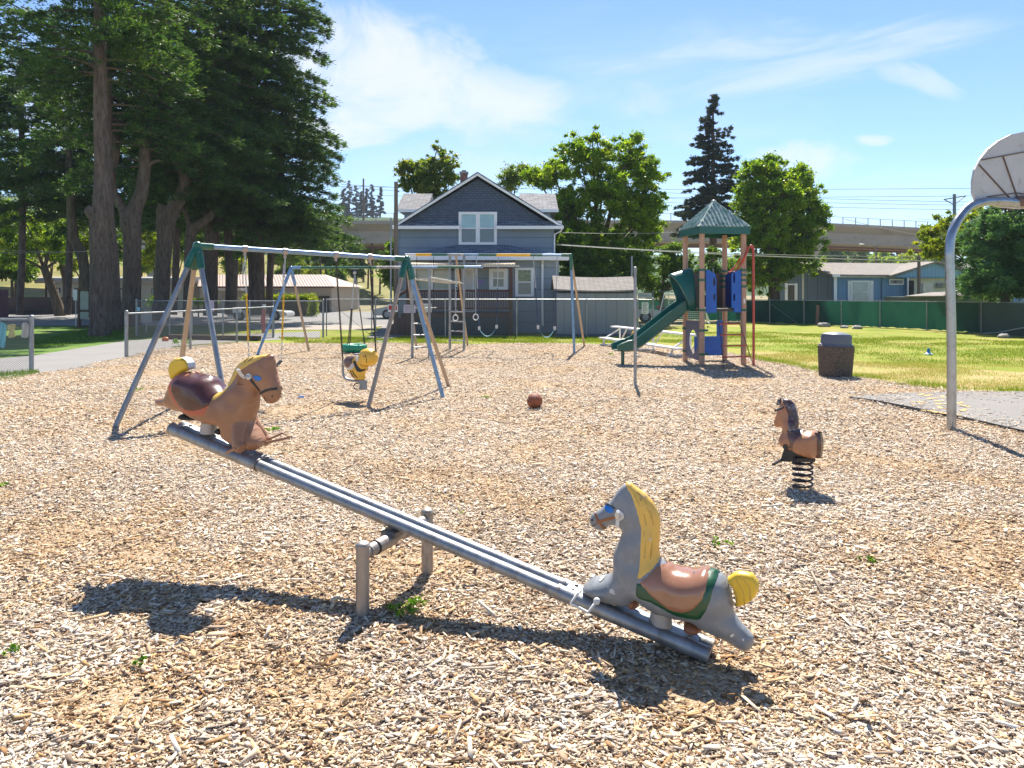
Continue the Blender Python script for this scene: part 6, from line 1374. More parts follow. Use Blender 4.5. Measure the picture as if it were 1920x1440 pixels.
patchp(hg, [(250, 218), (262, 213), (285, 213), (303, 222), (312, 238), (302, 251), (282, 252), (262, 240)], 0.003, 'eye', eye_blue, hb)
strap(hg, [(247, 212), (270, 204), (298, 210), (320, 226)], 0.0022, 0.004, 'eyelash', black_strap, hb)
strap(hg, [(205, 312), (250, 300), (300, 284), (345, 268)], 0.0068, 0.003, 'bridle', brown_strap, hb)
strap(hg, [(190, 262), (214, 300), (235, 330), (250, 362)], 0.0068, 0.0035, 'bridle', brown_strap, hb)
strap(hg, [(160, 352), (182, 338), (200, 326)], 0.0015, 0.003, 'mouth', pm('dark_mouth_line', (0.06, 0.02, 0.02), 0.6), hb)
patchp(hg, [(166, 300), (176, 296), (182, 304), (172, 309)], 0.002, 'nostril', MATS['dark_mouth_line'], hb)
for px in ([(430, 140), (470, 200), (500, 270), (512, 330)], [(450, 130), (505, 190), (540, 262), (552, 330)], [(500, 360), (512, 430), (508, 520)], [(540, 380), (548, 450), (540, 530)], [(470, 170), (520, 235), (545, 300)]): strap(hg, px, 0.0022, 0.0052, 'mane_strand', mane_d, hb)
for k_, (x, y, s_) in enumerate(((320, 705, 16), (325, 800, 11), (1035, 985, 13), (1100, 1020, 9), (540, 408, 8), (508, 497, 6), (235, 650, 14), (293, 682, 5), (335, 718, 9))):
    rs = random.Random(k_); px = [(x + s_ * rs.uniform(.5, 1.2) * math.cos(a), y + s_ * rs.uniform(.5, 1.2) * math.sin(a)) for a in np.linspace(0, 2 * PI, 8, False)]
    P = gz_.az(px); P2, F = cdt_fill(P, 0.004); t_ = hg.T(P2) + (0.0062 if x > 500 and y < 600 else 0.0016); m = M(); m.add([gz_.w(a, z, v) for (a, z), v in zip(P2, t_)], [tuple(int(i) for i in f) for f in F])
    m.build('chipped_paint', pm('bare_primer_chip', (0.62, 0.60, 0.55), 0.6), hb, smooth=False)
def handle(pl, inf, c, tip, name, parent, both=True, r=0.0095, reach=0.13, hubr=0.024, hub=True):
    (a, z), (a2, z2) = pl.az([c, tip]); t0 = float(inf.T(np.array([[a, z]]))[0])
    for sg in (1, -1):
        m = M().tube([pl.w(a, z, sg * (t0 - .01)), pl.w(a, z, sg * (t0 + 0.045)), pl.w(a + (a2 - a) * .3, z + (z2 - z) * .3, sg * (t0 + reach * .7)), pl.w(a2, z2, sg * (t0 + reach))], r, 12)
        m.build(name, hub_w, parent)
        if hub: M().tube([pl.w(a, z, sg * (t0 - 0.004)), pl.w(a, z, sg * (t0 + 0.008))], hubr, 20).build('handle_plate', hub_w, parent)
handle(gz_, hg, (352, 265), (372, 212), 'handle', hb, reach=0.085)
(a, z), = gz_.az([(352, 265)]); t0 = float(hg.T(np.array([[a, z]]))[0]); a3, z3 = gz_.az([(348, 322)])[0]
for sg in (1, -1): M().bar(gz_.w(a, z, sg * (t0 + .03)), gz_.w(a3, z3, sg * (t0 + .035)), 0.018, 0.008).build('handle_lever', hub_w, hb, smooth=False, bevel=.002)
# foot pegs of the grey horse: a bent bar through the hoof
P0, P1_, P2_, P3_ = [gz_.az([q])[0] for q in ((128, 704), (98, 750), (205, 798), (240, 752))]
M().tube([gz_.w(*P0, 0.09), gz_.w(*P0, 0.13), gz_.w(*P1_, 0.16), gz_.w(*P2_, 0.17), gz_.w(*P3_, 0.13), gz_.w(*P3_, 0.09)], 0.0085, 10).sphere(gz_.w(*P3_, 0.125), 0.018, 12, 8).build('foot_bar', hub_w, hb)
M().tube([gz_.w(*P0, -0.09), gz_.w(*P0, -0.13), gz_.w(*P1_, -0.16), gz_.w(*P3_, -0.13)], 0.0085, 10).build('foot_bar', hub_w, hb)
q0, q1 = gz_.az([(588, 870)])[0], gz_.az([(585, 965)])[0]
M().tube([gz_.w(*q0), gz_.w(*q1)], [0.052, 0.058], 20).build('mounting_post', pm('pale_mounting_post', (0.40, 0.37, 0.34), 0.5, 0.2), hb)
# brown horse
bz = Plane((piv.x, piv.y), (bd.x, bd.y), (280, 640, 6.857))
outb = [(1585, 166), (1608, 210), (1622, 290), (1635, 400), (1655, 480), (1682, 560), (1692, 620), (1694, 690), (1668, 755), (1632, 790), (1590, 805), (1535, 798), (1490, 755), (1458, 700), (1440, 664), (1402, 645), (1396, 720), (1380, 800), (1362, 880), (1335, 950), (1312, 1010), (1322, 1060), (1360, 1120), (1400, 1190), (1430, 1240), (1445, 1300), (1428, 1360), (1370, 1405), (1310, 1400), (1255, 1376), (1180, 1360), (1110, 1330), (1040, 1285), (990, 1235), (975, 1180), (985, 1130), (968, 1098), (900, 1086), (820, 1066), (740, 1036), (660, 1000), (590, 960), (520, 926), (430, 912), (330, 880), (220, 850), (130, 832), (98, 800), (90, 740), (130, 722), (230, 700), (290, 640), (318, 565), (365, 485), (430, 412), (510, 380), (600, 410), (680, 432), (760, 444), (820, 485), (865, 545), (910, 600), (950, 632), (1000, 612), (1040, 540), (1078, 440), (1118, 350), (1180, 268), (1262, 212), (1345, 190), (1460, 172)]
hbw = Inflate(bz, outb, [(1600, 700, .032), (1540, 600, .045), (1500, 400, .055), (1580, 250, .035), (1300, 500, .065), (1200, 700, .095), (1150, 900, .11), (900, 900, .125), (700, 750, .135), (500, 600, .13), (380, 700, .10), (200, 760, .06), (110, 780, .05), (1250, 1150, .10), (1300, 1330, .10), (1100, 1250, .09), (1100, 450, .035)], 0.075)
bb = hbw.build('horse', horse_brown, seesaw, step=0.011, lab='brown cast horse with maroon saddle and yellow tail on the raised end')
hbw.build('mane', mane_y, bb, [(945, 705), (944, 640), (1000, 606), (1038, 535), (1074, 437), (1113, 346), (1177, 263), (1260, 208), (1345, 185), (1450, 170), (1545, 166), (1490, 218), (1400, 272), (1312, 334), (1226, 402), (1164, 478), (1112, 568), (1056, 660), (980, 740)], 0.004, 0.010)
hbw.build('saddle', saddle_dk, bb, [(545, 432), (600, 400), (690, 415), (765, 425), (828, 474), (875, 550), (948, 622), (950, 700), (948, 790), (885, 838), (800, 862), (720, 866), (620, 830), (540, 742), (495, 640), (484, 545), (508, 476)], 0.014, 0.011)
hbw.build('blanket', blank_red, bb, [(515, 388), (468, 450), (430, 530), (428, 640), (468, 738), (560, 828), (660, 890), (780, 922), (890, 916), (932, 835), (950, 720), (940, 640), (870, 570), (820, 500), (740, 446), (600, 416)], 0.005, 0.011)
tlb = Inflate(bz, [(330, 515), (292, 445), (276, 350), (295, 262), (350, 215), (430, 205), (500, 225), (542, 275), (550, 345), (505, 378), (440, 412), (382, 452)], [(410, 320, 0.036)], 0.010)
tb = tlb.build('tail', tail_y, bb, step=0.010)
P = bz.az([(430, 203), (475, 212), (512, 236), (540, 275), (552, 330), (540, 362)])
m = M()
for i in range(len(P) - 1):
    (a, z), (a2, z2) = P[i], P[i + 1]; m.quad(bz.w(a - .001, z + .0015, -.031), bz.w(a2 - .001, z2 + .0015, -.031), bz.w(a2 - .001, z2 + .0015, .031), bz.w(a - .001, z + .0015, .031))
m.build('tail_rim', pm('white_blue_rim_paint', (0.45, 0.48, 0.52), 0.45, 0, 0.3, 30, dirt_glare=(0.05, 0.09, 0.2), dirt_glare_amt=0.6, dirt_glare_scale=14), tb)
lump(bz, [(430, 925), (520, 918), (640, 990), (650, 1012), (560, 1028), (460, 1020), (412, 985)], 0.06, 0.03, 'knee', rubber, bb)
lump(bz, [(905, 1100), (950, 1088), (980, 1110), (985, 1170), (940, 1210), (890, 1190), (878, 1150)], 0.06, 0.03, 'knee', rubber, bb)
# splayed front hooves of the brown horse
(a, z), (a2, z2), (a4, z4) = bz.az([(1310, 1290), (1370, 1350), (1200, 1370)])
for sg in (1, -1):
    m = M(); m.tube(smooth_path([bz.w(a - .05, z + .10, sg * .05), bz.w(a - 0.02, z + .04, sg * .09), bz.w(a + .0, z + .0, sg * .11), bz.w(a2 - 0.005, z2 + .005, sg * .115)], 5), [.055, .053, .05, .048, .046, .044, .043, .042, .041, .04, .04, .039, .038, .036, .034, .03], 16)
    m.build('hoof', horse_brown, bb)
M().tube([bz.w(*bz.az([(1195, 1375)])[0], 0.13), bz.w(*bz.az([(1330, 1322)])[0], 0.15), bz.w(*bz.az([(1345, 1330)])[0], 0.10)], 0.010, 10).build('foot_bar', horse_brown, bb)
M().tube([bz.w(*bz.az([(1400, 1330)])[0], -0.05), bz.w(*bz.az([(1560, 1300)])[0], -0.17), bz.w(*bz.az([(1430, 1250)])[0], -0.20), bz.w(*bz.az([(1400, 1290)])[0], -0.10)], 0.009, 10).build('foot_bar', horse_brown, bb)
patchp(hbw, [(1420, 440), (1445, 428), (1480, 430), (1512, 446), (1522, 465), (1505, 490), (1470, 500), (1440, 482)], 0.003, 'eye', eye_blue, bb)
patchp(hbw, [(1618, 690), (1632, 684), (1640, 700), (1628, 712)], 0.002, 'nostril', MATS['dark_mouth_line'], bb)
strap(hbw, [(1375, 450), (1410, 510), (1445, 575), (1475, 630)], 0.0085, 0.003, 'bridle', black_strap, bb)
strap(hbw, [(1452, 678), (1500, 650), (1560, 622), (1620, 606), (1676, 602)], 0.0085, 0.0035, 'bridle', black_strap, bb)
strap(hbw, [(1530, 712), (1528, 745), (1520, 790)], 0.0018, 0.003, 'mouth', pm('dark_mouth_line', (0.06, 0.02, 0.02), 0.6), bb)
for q in ((1300, 210), (1360, 200)): strap(hbw, [(q[0] + 15, q[1] - 8), (q[0] - 15, q[1] + 40)], 0.0028, 0.0085, 'mane_groove', black_strap, bb)
handle(bz, hbw, (1372, 440), (1378, 330), 'handle', bb, reach=0.10, hubr=0.021)
(a, z), (a2, z2), (a3, z3) = bz.az([(1300, 345), (1240, 540), (1300, 540)]); t0 = float(hbw.T(np.array([[a, z]]))[0])
M().tube([bz.w(a, z, t0 + .03), bz.w(a2, z2, t0 + .012), bz.w(a3, z3, t0 + .004)], 0.0035, 6).build('handle_wire', brown_strap, bb)
q0, q1 = bz.az([(770, 1040)])[0], bz.az([(762, 1175)])[0]
M().tube([bz.w(*q0), bz.w(*q1)], [0.050, 0.056], 20).build('mounting_post', MATS['pale_mounting_post'], bb)

# ------------------------------------------------------------------ spring rider
sp0 = G(1505, 922); srd = thing('spring_rider', (sp0.x, sp0.y, 0), 'small brown horse spring rider with dark mane on a coil spring', 'spring rider')
hdir = Vector((-0.80, 0.60)); sz = Plane((sp0.x, sp0.y), (hdir.x, hdir.y), (1380, 720, 5.5375))
outs = [(470, 188), (445, 225), (425, 262), (412, 300), (405, 350), (388, 385), (388, 425), (408, 450), (440, 456), (468, 448), (476, 470), (462, 520), (442, 560), (438, 598), (462, 636), (520, 672), (580, 698), (660, 735), (740, 762), (790, 770), (850, 768), (870, 700), (872, 620), (868, 550), (845, 500), (800, 482), (730, 478), (690, 486), (650, 470), (652, 410), (645, 330), (622, 250), (605, 205), (560, 160), (505, 150)]
hs_ = Inflate(sz, outs, [(430, 420, .035), (450, 330, .045), (500, 200, .03), (540, 450, .075), (540, 600, .10), (700, 620, .14), (830, 620, .15), (620, 300, .035)], 0.07)
sbm = hs_.build('horse_body', cast_mat('tan_brown_cast_paint', (0.40, 0.185, 0.095), (0.5, 0.3, 0.2), 0.0, 0.4, 0.1), srd, step=0.012)
dk = cast_mat('dark_brown_mane_paint', (0.06, 0.03, 0.03), (0.30, 0.33, 0.42), 0.5, 0.35, 0.2, 26)
hs_.build('mane', dk, sbm, [(480, 165), (505, 148), (562, 158), (608, 202), (628, 250), (650, 330), (657, 410), (645, 470), (608, 512), (568, 470), (556, 380), (545, 300), (510, 215)], 0.005, 0.011)
hs_.build('saddle', cast_mat('brown_saddle_paint', (0.13, 0.06, 0.04), (0.3, 0.2, 0.16), 0.0, 0.25, 0.4), sbm, [(552, 445), (600, 505), (648, 464), (712, 478), (700, 520), (645, 590), (628, 660), (606, 690), (585, 650), (590, 600), (560, 530)], 0.008, 0.011)
# tail: flat dark band down the rump, which faces the camera
a_r = max(p[0] for p in []) if False else min(sz.az([(868, 550)])[0][0], sz.az([(868, 700)])[0][0])
m = M(); zt_, zb_ = sz.az([(868, 500)])[0][1], sz.az([(868, 765)])[0][1]; vs = []
for i in range(9):
    z = zt_ + (zb_ - zt_) * i / 8; bul = 0.012 * math.sin(PI * i / 8) + 0.012; hw_ = 0.035 + 0.02 * math.sin(PI * i / 8)
    vs += [sz.w(a_r + 0.03, z, hw_ + .012), sz.w(a_r - bul, z, hw_ * .8), sz.w(a_r - bul - .006, z, 0), sz.w(a_r - bul, z, -hw_ * .8), sz.w(a_r + 0.03, z, -hw_ - .012)]
m.add(vs, [(i * 5 + k, i * 5 + k + 1, i * 5 + k + 6, i * 5 + k + 5) for i in range(8) for k in range(4)]).build('tail', cast_mat('brown_tail_paint', (0.085, 0.035, 0.022), (0.3, 0.16, 0.1), 0.0, 0.25, 0.4), sbm)
for sg in (1, -1):
    (a, z), = sz.az([(462, 205)]); M().prism([sz.w(a - .014, z - .01, sg * .006), sz.w(a + .018, z - .012, sg * .026), sz.w(a + .004, z + .045, sg * .03)], sz.w(.012, 0, 0) - sz.w(0, 0, 0)).build('ear', dk, sbm)
(a, z), = sz.az([(500, 238)])
M().tube([sz.w(a, z, -0.25), sz.w(a, z, 0.25)], 0.010, 10).build('handle', black_metal, srd)
(a, z), = sz.az([(530, 770)])
for pt in ((548, 635), (620, 690)):
    (b_, c_), = sz.az([pt]); t0 = float(hs_.T(np.array([[b_, c_]]))[0])
    for sg in (1, -1): M().tube([sz.w(b_, c_, sg * (t0 - .01)), sz.w(b_, c_, sg * (t0 + .012))], 0.026, 6).build('bolt_cover', black_metal, sbm)
cx, cy = sp0.x, sp0.y; ztop = EYE + (HZ - 862) / FOC * sp0.y
M().bx(cx - .085, cx + .085, cy - .075, cy + .075, ztop - .005, ztop + .03).build('spring_plate', black_metal, srd, smooth=False, bevel=.004)
(a, z), (a2, z2), (a5, z5) = sz.az([(520, 672), (760, 775), (480, 775)])
M().prism([sz.w(a, z + .02, -.05), sz.w(a2, z2, -.05), sz.w(a2 - .0, z2 - .02, -.05), sz.w(a5, z5 - .015, -.05), sz.w(a5, z5, -.05)], sz.w(0, 0, .05) - sz.w(0, 0, -.05)).build('mounting_bracket', black_metal, srd, smooth=False)
(a, z), = sz.az([(480, 780)])
M().tube([sz.w(a + .0, z, -0.26), sz.w(a, z, 0.26)], 0.013, 8).build('foot_bar', black_metal, srd)
turns = 4.8; zb_ = 0.035; k = 150; P = [(cx + 0.083 * math.cos(2 * PI * turns * i / k + 1), cy + 0.083 * math.sin(2 * PI * turns * i / k + 1), zb_ + (ztop - 0.01 - zb_) * i / k) for i in range(k + 1)]
M().tube(P, 0.0095, 10).build('coil_spring', pm('black_spring_steel', (0.028, 0.024, 0.024), 0.5, 0.3, 0.2, 20), srd)

# ------------------------------------------------------------------ swing sets
def leg(root, a, b, r, mat, joint=None, jmat=None, jl=0.33, jr=1.25, name='leg', lab=None):
    a, b = Vector(a), Vector(b); b = b - Vector((0, 0, 0.03)); M().tube([a, b], r, 16).build(name, mat, root, label=lab)
s1 = thing('swing_set', (-3.1, 11.4, 0), 'large swing set with blue silver crossbar and dark green corner joints, nearest of the swings', 'swing set')
TL, TR = Vector((-4.49, 10.5, 2.44)), Vector((-1.78, 12.4, 2.33)); bdir = (TR - TL).normalized()
M().tube([TL + bdir * 0.16, TR - bdir * 0.16], 0.037, 18).build('crossbar', blue_silver, s1)
def gxy(x, y): return G(x, y)
feetL = [(gxy(212, 806), galv, 'blue'), (gxy(431, 800), galv, ''), (gxy(328, 764), galv_warm, '')]
feetR = [(gxy(689, 766), tan_pipe, ''), (gxy(832, 748), blue_silver, ''), (gxy(843, 726), tan_pipe, '')]
def joint(root, T, bd_, feet, mat, dL=0.36, r=0.052):
    m = M()
    for f in feet:
        t = (f - T).normalized(); m.tube(smooth_path([T - t * 0 + Vector((0, 0, 0.0)), T + t * 0.06 + Vector((0, 0, -0.0)), T + t * dL * 0.5 + Vector((t.x, t.y, 0)) * 0.03, T + t * dL], 4), r, 14)
    m.tube([T - bd_ * 0.05, T + bd_ * 0.22], r * 0.92, 14); m.sphere(T, r * 1.25, 16, 10)
    return m.build('corner_joint', mat, root)
jm = green_pipe
joint(s1, TL, bdir, [f[0] for f in feetL], jm); joint(s1, TR, -bdir, [f[0] for f in feetR], jm)
for f, m_, _ in feetL:
    leg(s1, TL.lerp(f, 0.08), f, 0.036, m_ if f is not feetL[2][0] else tan_pipe)
for f, m_, _ in feetR: leg(s1, TR.lerp(f, 0.08), f, 0.034, m_)
chain_s = pm('bright_zinc_chain', (0.5, 0.5, 0.52), 0.35, 0.7, 0.1, 20); chain_b = pm('dark_coated_chain', (0.03, 0.028, 0.028), 0.5, 0.1); chain_y = pm('yellow_coated_chain', (0.72, 0.40, 0.02), 0.5)
def clampat(root, p, r=0.037):
    m = M(); m.tube([p - bdir * 0.035, p + bdir * 0.035], r * 1.35, 14); m.bar(p + Vector((0, 0, -r)), p + Vector((0, 0, -r - .06)), 0.035, 0.02); m.tube([p + Vector((0, 0, -r - .04 + 0.03 * math.sin(a))) + bdir * (0.02 * math.cos(a)) for a in np.linspace(0, 2 * PI, 9)], 0.006, 5)
    return m.build('swing_clamp', pm('pinkish_worn_clamp', (0.42, 0.36, 0.34), 0.5, 0.5), root)
def beamp(t): return TL.lerp(TR, t)
ts = [0.20, 0.38, 0.625, 0.80]
# positions measured along the beam
for q in ts: clampat(s1, beamp(q))
def hang(a, x, y, d): return Vector(a), W(x, y, d)
# belt swing with yellow chain sleeves, behind the brown horse
bs_ = thing('belt_swing', tuple(beamp(0.29) + Vector((0, 0, -1.9))), 'belt swing with yellow coated chains hanging behind the brown horse', 'swing')
dA, dB = beamp(ts[0]).y, beamp(ts[1]).y; perp = Vector((-bdir.y, bdir.x, 0)).normalized()
c = beamp(0.29); seatz = 0.62; e1 = Vector((c.x - bdir.x * 0.24, c.y - bdir.y * 0.24, seatz + .12)); e2 = Vector((c.x + bdir.x * 0.24, c.y + bdir.y * 0.24, seatz + .12))
for top, bot in ((beamp(ts[0]), e1), (beamp(ts[1]), e2)):
    top = top + Vector((0, 0, -.1)); mid = top.lerp(bot, 0.36); low = top.lerp(bot, 0.80)
    M().chain(top, mid, 0.045, 0.0048).build('chain', chain_s, bs_); M().chain(low, bot, 0.045, 0.0048).build('chain', chain_s, bs_)
    M().chain(mid, low, 0.045, 0.0085).tube([mid, low], 0.0085, 8).build('chain_sleeve', chain_y, bs_)
    M().chain(top + Vector((-.02, 0, -.1)), top + Vector((-.035, 0, -.42)), 0.04, 0.0045).build('spare_chain', chain_s, bs_)
P = [e1.lerp(e2, i / 10) + Vector((0, 0, -0.14 * math.sin(PI * i / 10))) for i in range(11)]; m = M()
for i in range(10):
    a, b = P[i], P[i + 1]; m.add([a - perp * .07, b - perp * .07, b + perp * .07, a + perp * .07, a - perp * .07 - Vector((0, 0, .012)), b - perp * .07 - Vector((0, 0, .012)), b + perp * .07 - Vector((0, 0, .012)), a + perp * .07 - Vector((0, 0, .012))], [(0, 1, 2, 3), (4, 7, 6, 5), (0, 4, 5, 1), (3, 2, 6, 7)])
m.build('belt_seat', rubber, bs_)
# bee rider swing
c = beamp(0.71); bee_c = W(674, 692, 11.95)
bw = thing('bee_swing', tuple(bee_c), 'yellow and black striped bee rider hanging on dark chains from the nearest swing set', 'swing')
hd = Vector((0.86, -0.51)); bz_ = Plane((bee_c.x, bee_c.y), (hd.x, hd.y), (600, 620, 12.0))
bee_y = cast_mat('yellow_bee_paint', (0.78, 0.46, 0.05), (0.5, 0.3, 0.1), 0.0, 0.35, 0.2)
ob = [(575, 650), (600, 600), (650, 570), (740, 560), (820, 575), (880, 560), (920, 480), (960, 420), (1040, 392), (1120, 390), (1190, 420), (1245, 490), (1275, 590), (1270, 690), (1230, 770), (1160, 812), (1090, 815), (1060, 830), (1050, 880), (1020, 940), (1005, 1000), (1020, 1060), (1010, 1110), (900, 1125), (790, 1105), (760, 1060), (700, 960), (640, 880), (585, 820), (565, 730)]
ib = Inflate(bz_, ob, [(1130, 600, .12), (700, 700, .10), (900, 900, .08), (900, 1080, .06)], 0.12)
bb_ = ib.build('bee_body', bee_y, bw, step=0.02)
ib.build('seat', cast_mat('brown_bee_seat', (0.16, 0.085, 0.06), (0.4, 0.3, 0.2), 0.0, 0.2, 0.5), bb_, [(605, 605), (650, 568), (740, 557), (820, 573), (850, 590), (810, 640), (815, 710), (790, 790), (720, 838), (650, 800), (612, 720)], 0.012, 0.015)
ib.build('wing', pm('white_bee_wing_paint', (0.62, 0.62, 0.64), 0.45), bb_, [(580, 730), (600, 690), (640, 700), (720, 740), (800, 720), (840, 740), (850, 800), (800, 860), (700, 875), (620, 850)], 0.008, 0.015)
ib.build('stripe', black_strap, bb_, [(828, 680), (880, 670), (910, 740), (960, 820), (1010, 860), (1050, 850), (1030, 900), (960, 925), (900, 900), (860, 820)], 0.010, 0.012)
for px in ([(650, 880), (690, 920), (720, 970), (750, 1010), (760, 1050)], [(770, 880), (775, 950), (800, 1000), (830, 1050)], [(810, 890), (830, 960), (870, 1010), (890, 1060)]): strap(ib, px, 0.010, 0.004, 'leg_mark', black_strap, bb_)
strap(ib, [(880, 620), (905, 612), (935, 620), (965, 640)], 0.036, 0.010, 'eye', pm('white_eye_paint', (0.75, 0.75, 0.75), 0.4), bb_)
strap(ib, [(880, 615), (890, 640), (900, 655)], 0.012, 0.008, 'pupil', black_strap, bb_)
strap(ib, [(980, 735), (1020, 775), (1080, 800), (1140, 808)], 0.0035, 0.003, 'mouth', pm('dark_mouth_line', (0.06, 0.02, 0.02), 0.6), bb_)
strap(ib, [(1085, 555), (1095, 575), (1125, 565), (1140, 540), (1120, 530), (1150, 580), (1162, 640), (1150, 715)], 0.003, 0.004, 'antenna', black_strap, bb_)
pa, pb, pc, pd, pe = [bz_.az([q])[0] for q in ((515, 680), (520, 960), (600, 1090), (800, 1130), (960, 1150))]
M().tube(smooth_path([bz_.w(*pa), bz_.w(*pb), bz_.w(*pc), bz_.w(*pd), bz_.w(*pe)], 5), 0.021, 10).build('carrier_pipe', galv, bw)
(a, z), = bz_.az([(975, 1150)]); M().bar(bz_.w(a, z + .03, 0), bz_.w(a, z - .13, 0), 0.12, 0.05).build('foot_block', galv, bw, smooth=False, bevel=.005)
M().tube([bz_.w(*bz_.az([q])[0]) for q in ((940, 1170), (800, 1190), (750, 1250), (790, 1320), (920, 1310))], 0.009, 8).build('foot_loop', black_metal, bw)
(a, z), = bz_.az([(935, 520)]); M().tube([bz_.w(a, z, -.17), bz_.w(a, z, .17)], 0.014, 10).build('handle', pm('grey_blue_handle', (0.2, 0.24, 0.28), 0.4), bw)
M().chain(beamp(ts[2]) + Vector((0, 0, -.1)), bz_.w(*pa), 0.045, 0.0085).build('chain', chain_b, bw)
M().chain(beamp(ts[3]) + Vector((0, 0, -.1)), bz_.w(*bz_.az([(1215, 520)])[0], -.05), 0.045, 0.0085).build('chain', chain_b, bw)

# second structure: green crossbar with tyre-like disc, ladders, rings
s2 = thing('climbing_swing_set', (-3.3, 21, 0), 'swing frame with dark green and silver crossbar joined to pipe ladders', 'swing set')
A2 = W(546, 502, 21.0); B2 = W(906, 500.5, 21.2)
for a, b, mt in ((0.04, 0.44, green_pipe), (0.44, 0.62, galv), (0.62, 0.76, blue_silver), (0.76, 0.90, green_pipe), (0.90, 1.0, blue_silver)):
    M().tube([A2.lerp(B2, a), A2.lerp(B2, b)], 0.037, 12).build('crossbar', mt, s2, label='dark green stretch of crossbar' if mt is green_pipe else None)
F1, F2 = G(481, 668), G(580, 660)
m = M()
for f in (F1, F2): t_ = (f - A2).normalized(); m.tube([A2, A2 + t_ * 0.10, A2 + t_ * 0.5], 0.046, 12)
m.tube([A2, A2.lerp(B2, 0.05)], 0.045, 12).sphere(A2, 0.052, 12, 8).build('corner_joint', blue_pipe, s2)
leg(s2, A2.lerp(F1, .1), F1, 0.036, blue_pipe); leg(s2, A2.lerp(F2, .1), F2, 0.036, tan_pipe)
def post(root, x, y, ytop, r=0.037, mat=galv, name='ladder_post'):
    g = G(x, y); top = W(x, ytop, g.y); M().tube([g - Vector((0, 0, .05)), Vector((g.x, g.y, top.z))], r, 12).build(name, mat, root); return g, top.z
g1, h1 = post(s2, 773, 673, 523); g2, h2 = post(s2, 805, 672, 500)
g3, h3 = post(s2, 843.5, 658, 478); g4, h4 = post(s2, 870, 660, 478)
m = M()
for y in (607, 628.5, 651.5): M().tube([Vector((g1.x, g1.y, HZz(y, g1.y))), Vector((g2.x, g2.y, HZz(y, g1.y)))], 0.018, 8).build('rung', galv, s2)
for y in (584.5, 602.5, 620.5, 638): M().tube([Vector((g3.x, g3.y, HZz(y, g3.y))), Vector((g4.x, g4.y, HZz(y, g3.y)))], 0.018, 8).build('rung', galv, s2)
m = M(); r0, r1 = Vector((g1.x, g1.y, h1)), Vector((g3.x, g3.y, HZz(531, g3.y))); q0, q1 = Vector((g2.x, g2.y, HZz(520, g2.y))), Vector((g4.x, g4.y, HZz(531.5, g4.y)))
m.tube([r0, r1], 0.022, 10).tube([q0, q1], 0.022, 10)
for i in range(7): m.tube([r0.lerp(r1, (i + .5) / 7), q0.lerp(q1, (i + .5) / 7)], 0.014, 6)
m.tube([Vector((g3.x, g3.y, h3)), Vector((g4.x, g4.y, h4))], 0.03, 10)
m.build('overhead_ladder', pm('pale_cream_pipe', (0.55, 0.53, 0.45), 0.4, 0.3), s2)
s3 = thing('far_swing_set', (0, 21, 0), 'far swing set with yellow and green sections on its crossbar and a blue end leg', 'swing set')
A3 = W(760, 477.5, 22.2); B3 = W(1070, 478.5, 20.7)
for a, b, mt, lb in ((0.0, 0.07, white_paint, None), (0.07, 0.17, yellow_pl, 'yellow sleeve'), (0.17, 0.27, green_pipe, None), (0.27, 0.37, galv, None), (0.37, 0.46, blue_silver, None), (0.46, 0.57, green_pipe, None), (0.57, 0.77, yellow_pl, 'long yellow sleeve'), (0.77, 0.84, green_pipe, None), (0.84, 0.97, blue_silver, None)):
    M().tube([A3.lerp(B3, a), A3.lerp(B3, b)], 0.040 if mt is yellow_pl else 0.036, 12).build('crossbar', mt, s3, label=lb)
f1, f2 = G(1077, 665), G(1096, 650); f2 = Vector((f2.x, f2.y, 0))
m = M()
for f in (f1, f2): t_ = (f - B3).normalized(); m.tube([B3, B3 + t_ * 0.1, B3 + t_ * 0.42], 0.045, 12)
m.tube([B3, B3.lerp(A3, .05)], 0.045, 12).sphere(B3, 0.052, 12, 8).build('corner_joint', green_pipe, s3)
leg(s3, B3.lerp(f1, .1), f1, 0.037, blue_pipe); leg(s3, B3.lerp(f2, .1), f2, 0.034, tan_pipe)
leg(s3, A3.lerp(B3, 0.32), G(877, 648), 0.034, tan_pipe)
leg(s3, A3.lerp(B3, 0.0), A3 - Vector((-0.35, 0, A3.z)), 0.03, tan_pipe)
def swing(label, tx0, tx1, root_pl, ax, ay, bx_, by_, d, seatm, low):
    t = thing('belt_swing', tuple(W((ax + bx_) / 2, 630, d)), label, 'swing', 'belt swings on the far swing set')
    p0, p1 = W(tx0, 481, d), W(tx1, 481, d); e1, e2 = W(ax, ay, d), W(bx_, by_, d)
    for a, b in ((p0, e1), (p1, e2)):
        M().chain(a, a.lerp(b, .45), 0.06, 0.007).build('chain', chain_s, t); M().chain(a.lerp(b, .45), b, 0.06, 0.009).build('chain_sleeve', pm('dark_blue_coated_chain', (0.03, 0.05, 0.12), 0.5), t)
        M().bar(b + Vector((0, 0, .04)), b - Vector((0, 0, .06)), 0.07, 0.05).build('seat_bracket', chain_s, t, smooth=False)
    mid = low - (ay + by_) / 2; n = 14; P = [W(ax + (bx_ - ax) * i / n, ay + (by_ - ay) * i / n + mid * math.sin(PI * i / n) ** .8, d) for i in range(n + 1)]; m = M()
    for i in range(n):
        a, b = P[i], P[i + 1]; y = Vector((0, .075, 0)); h = Vector((0, 0, .014)); m.add([a - y, b - y, b + y, a + y, a - y - h, b - y - h, b + y - h, a + y - h], [(0, 1, 2, 3), (4, 7, 6, 5), (0, 4, 5, 1), (3, 2, 6, 7)])
    m.build('belt_seat', seatm, t)
belt_b = pm('pale_teal_belt_seat', (0.16, 0.36, 0.42), 0.4)
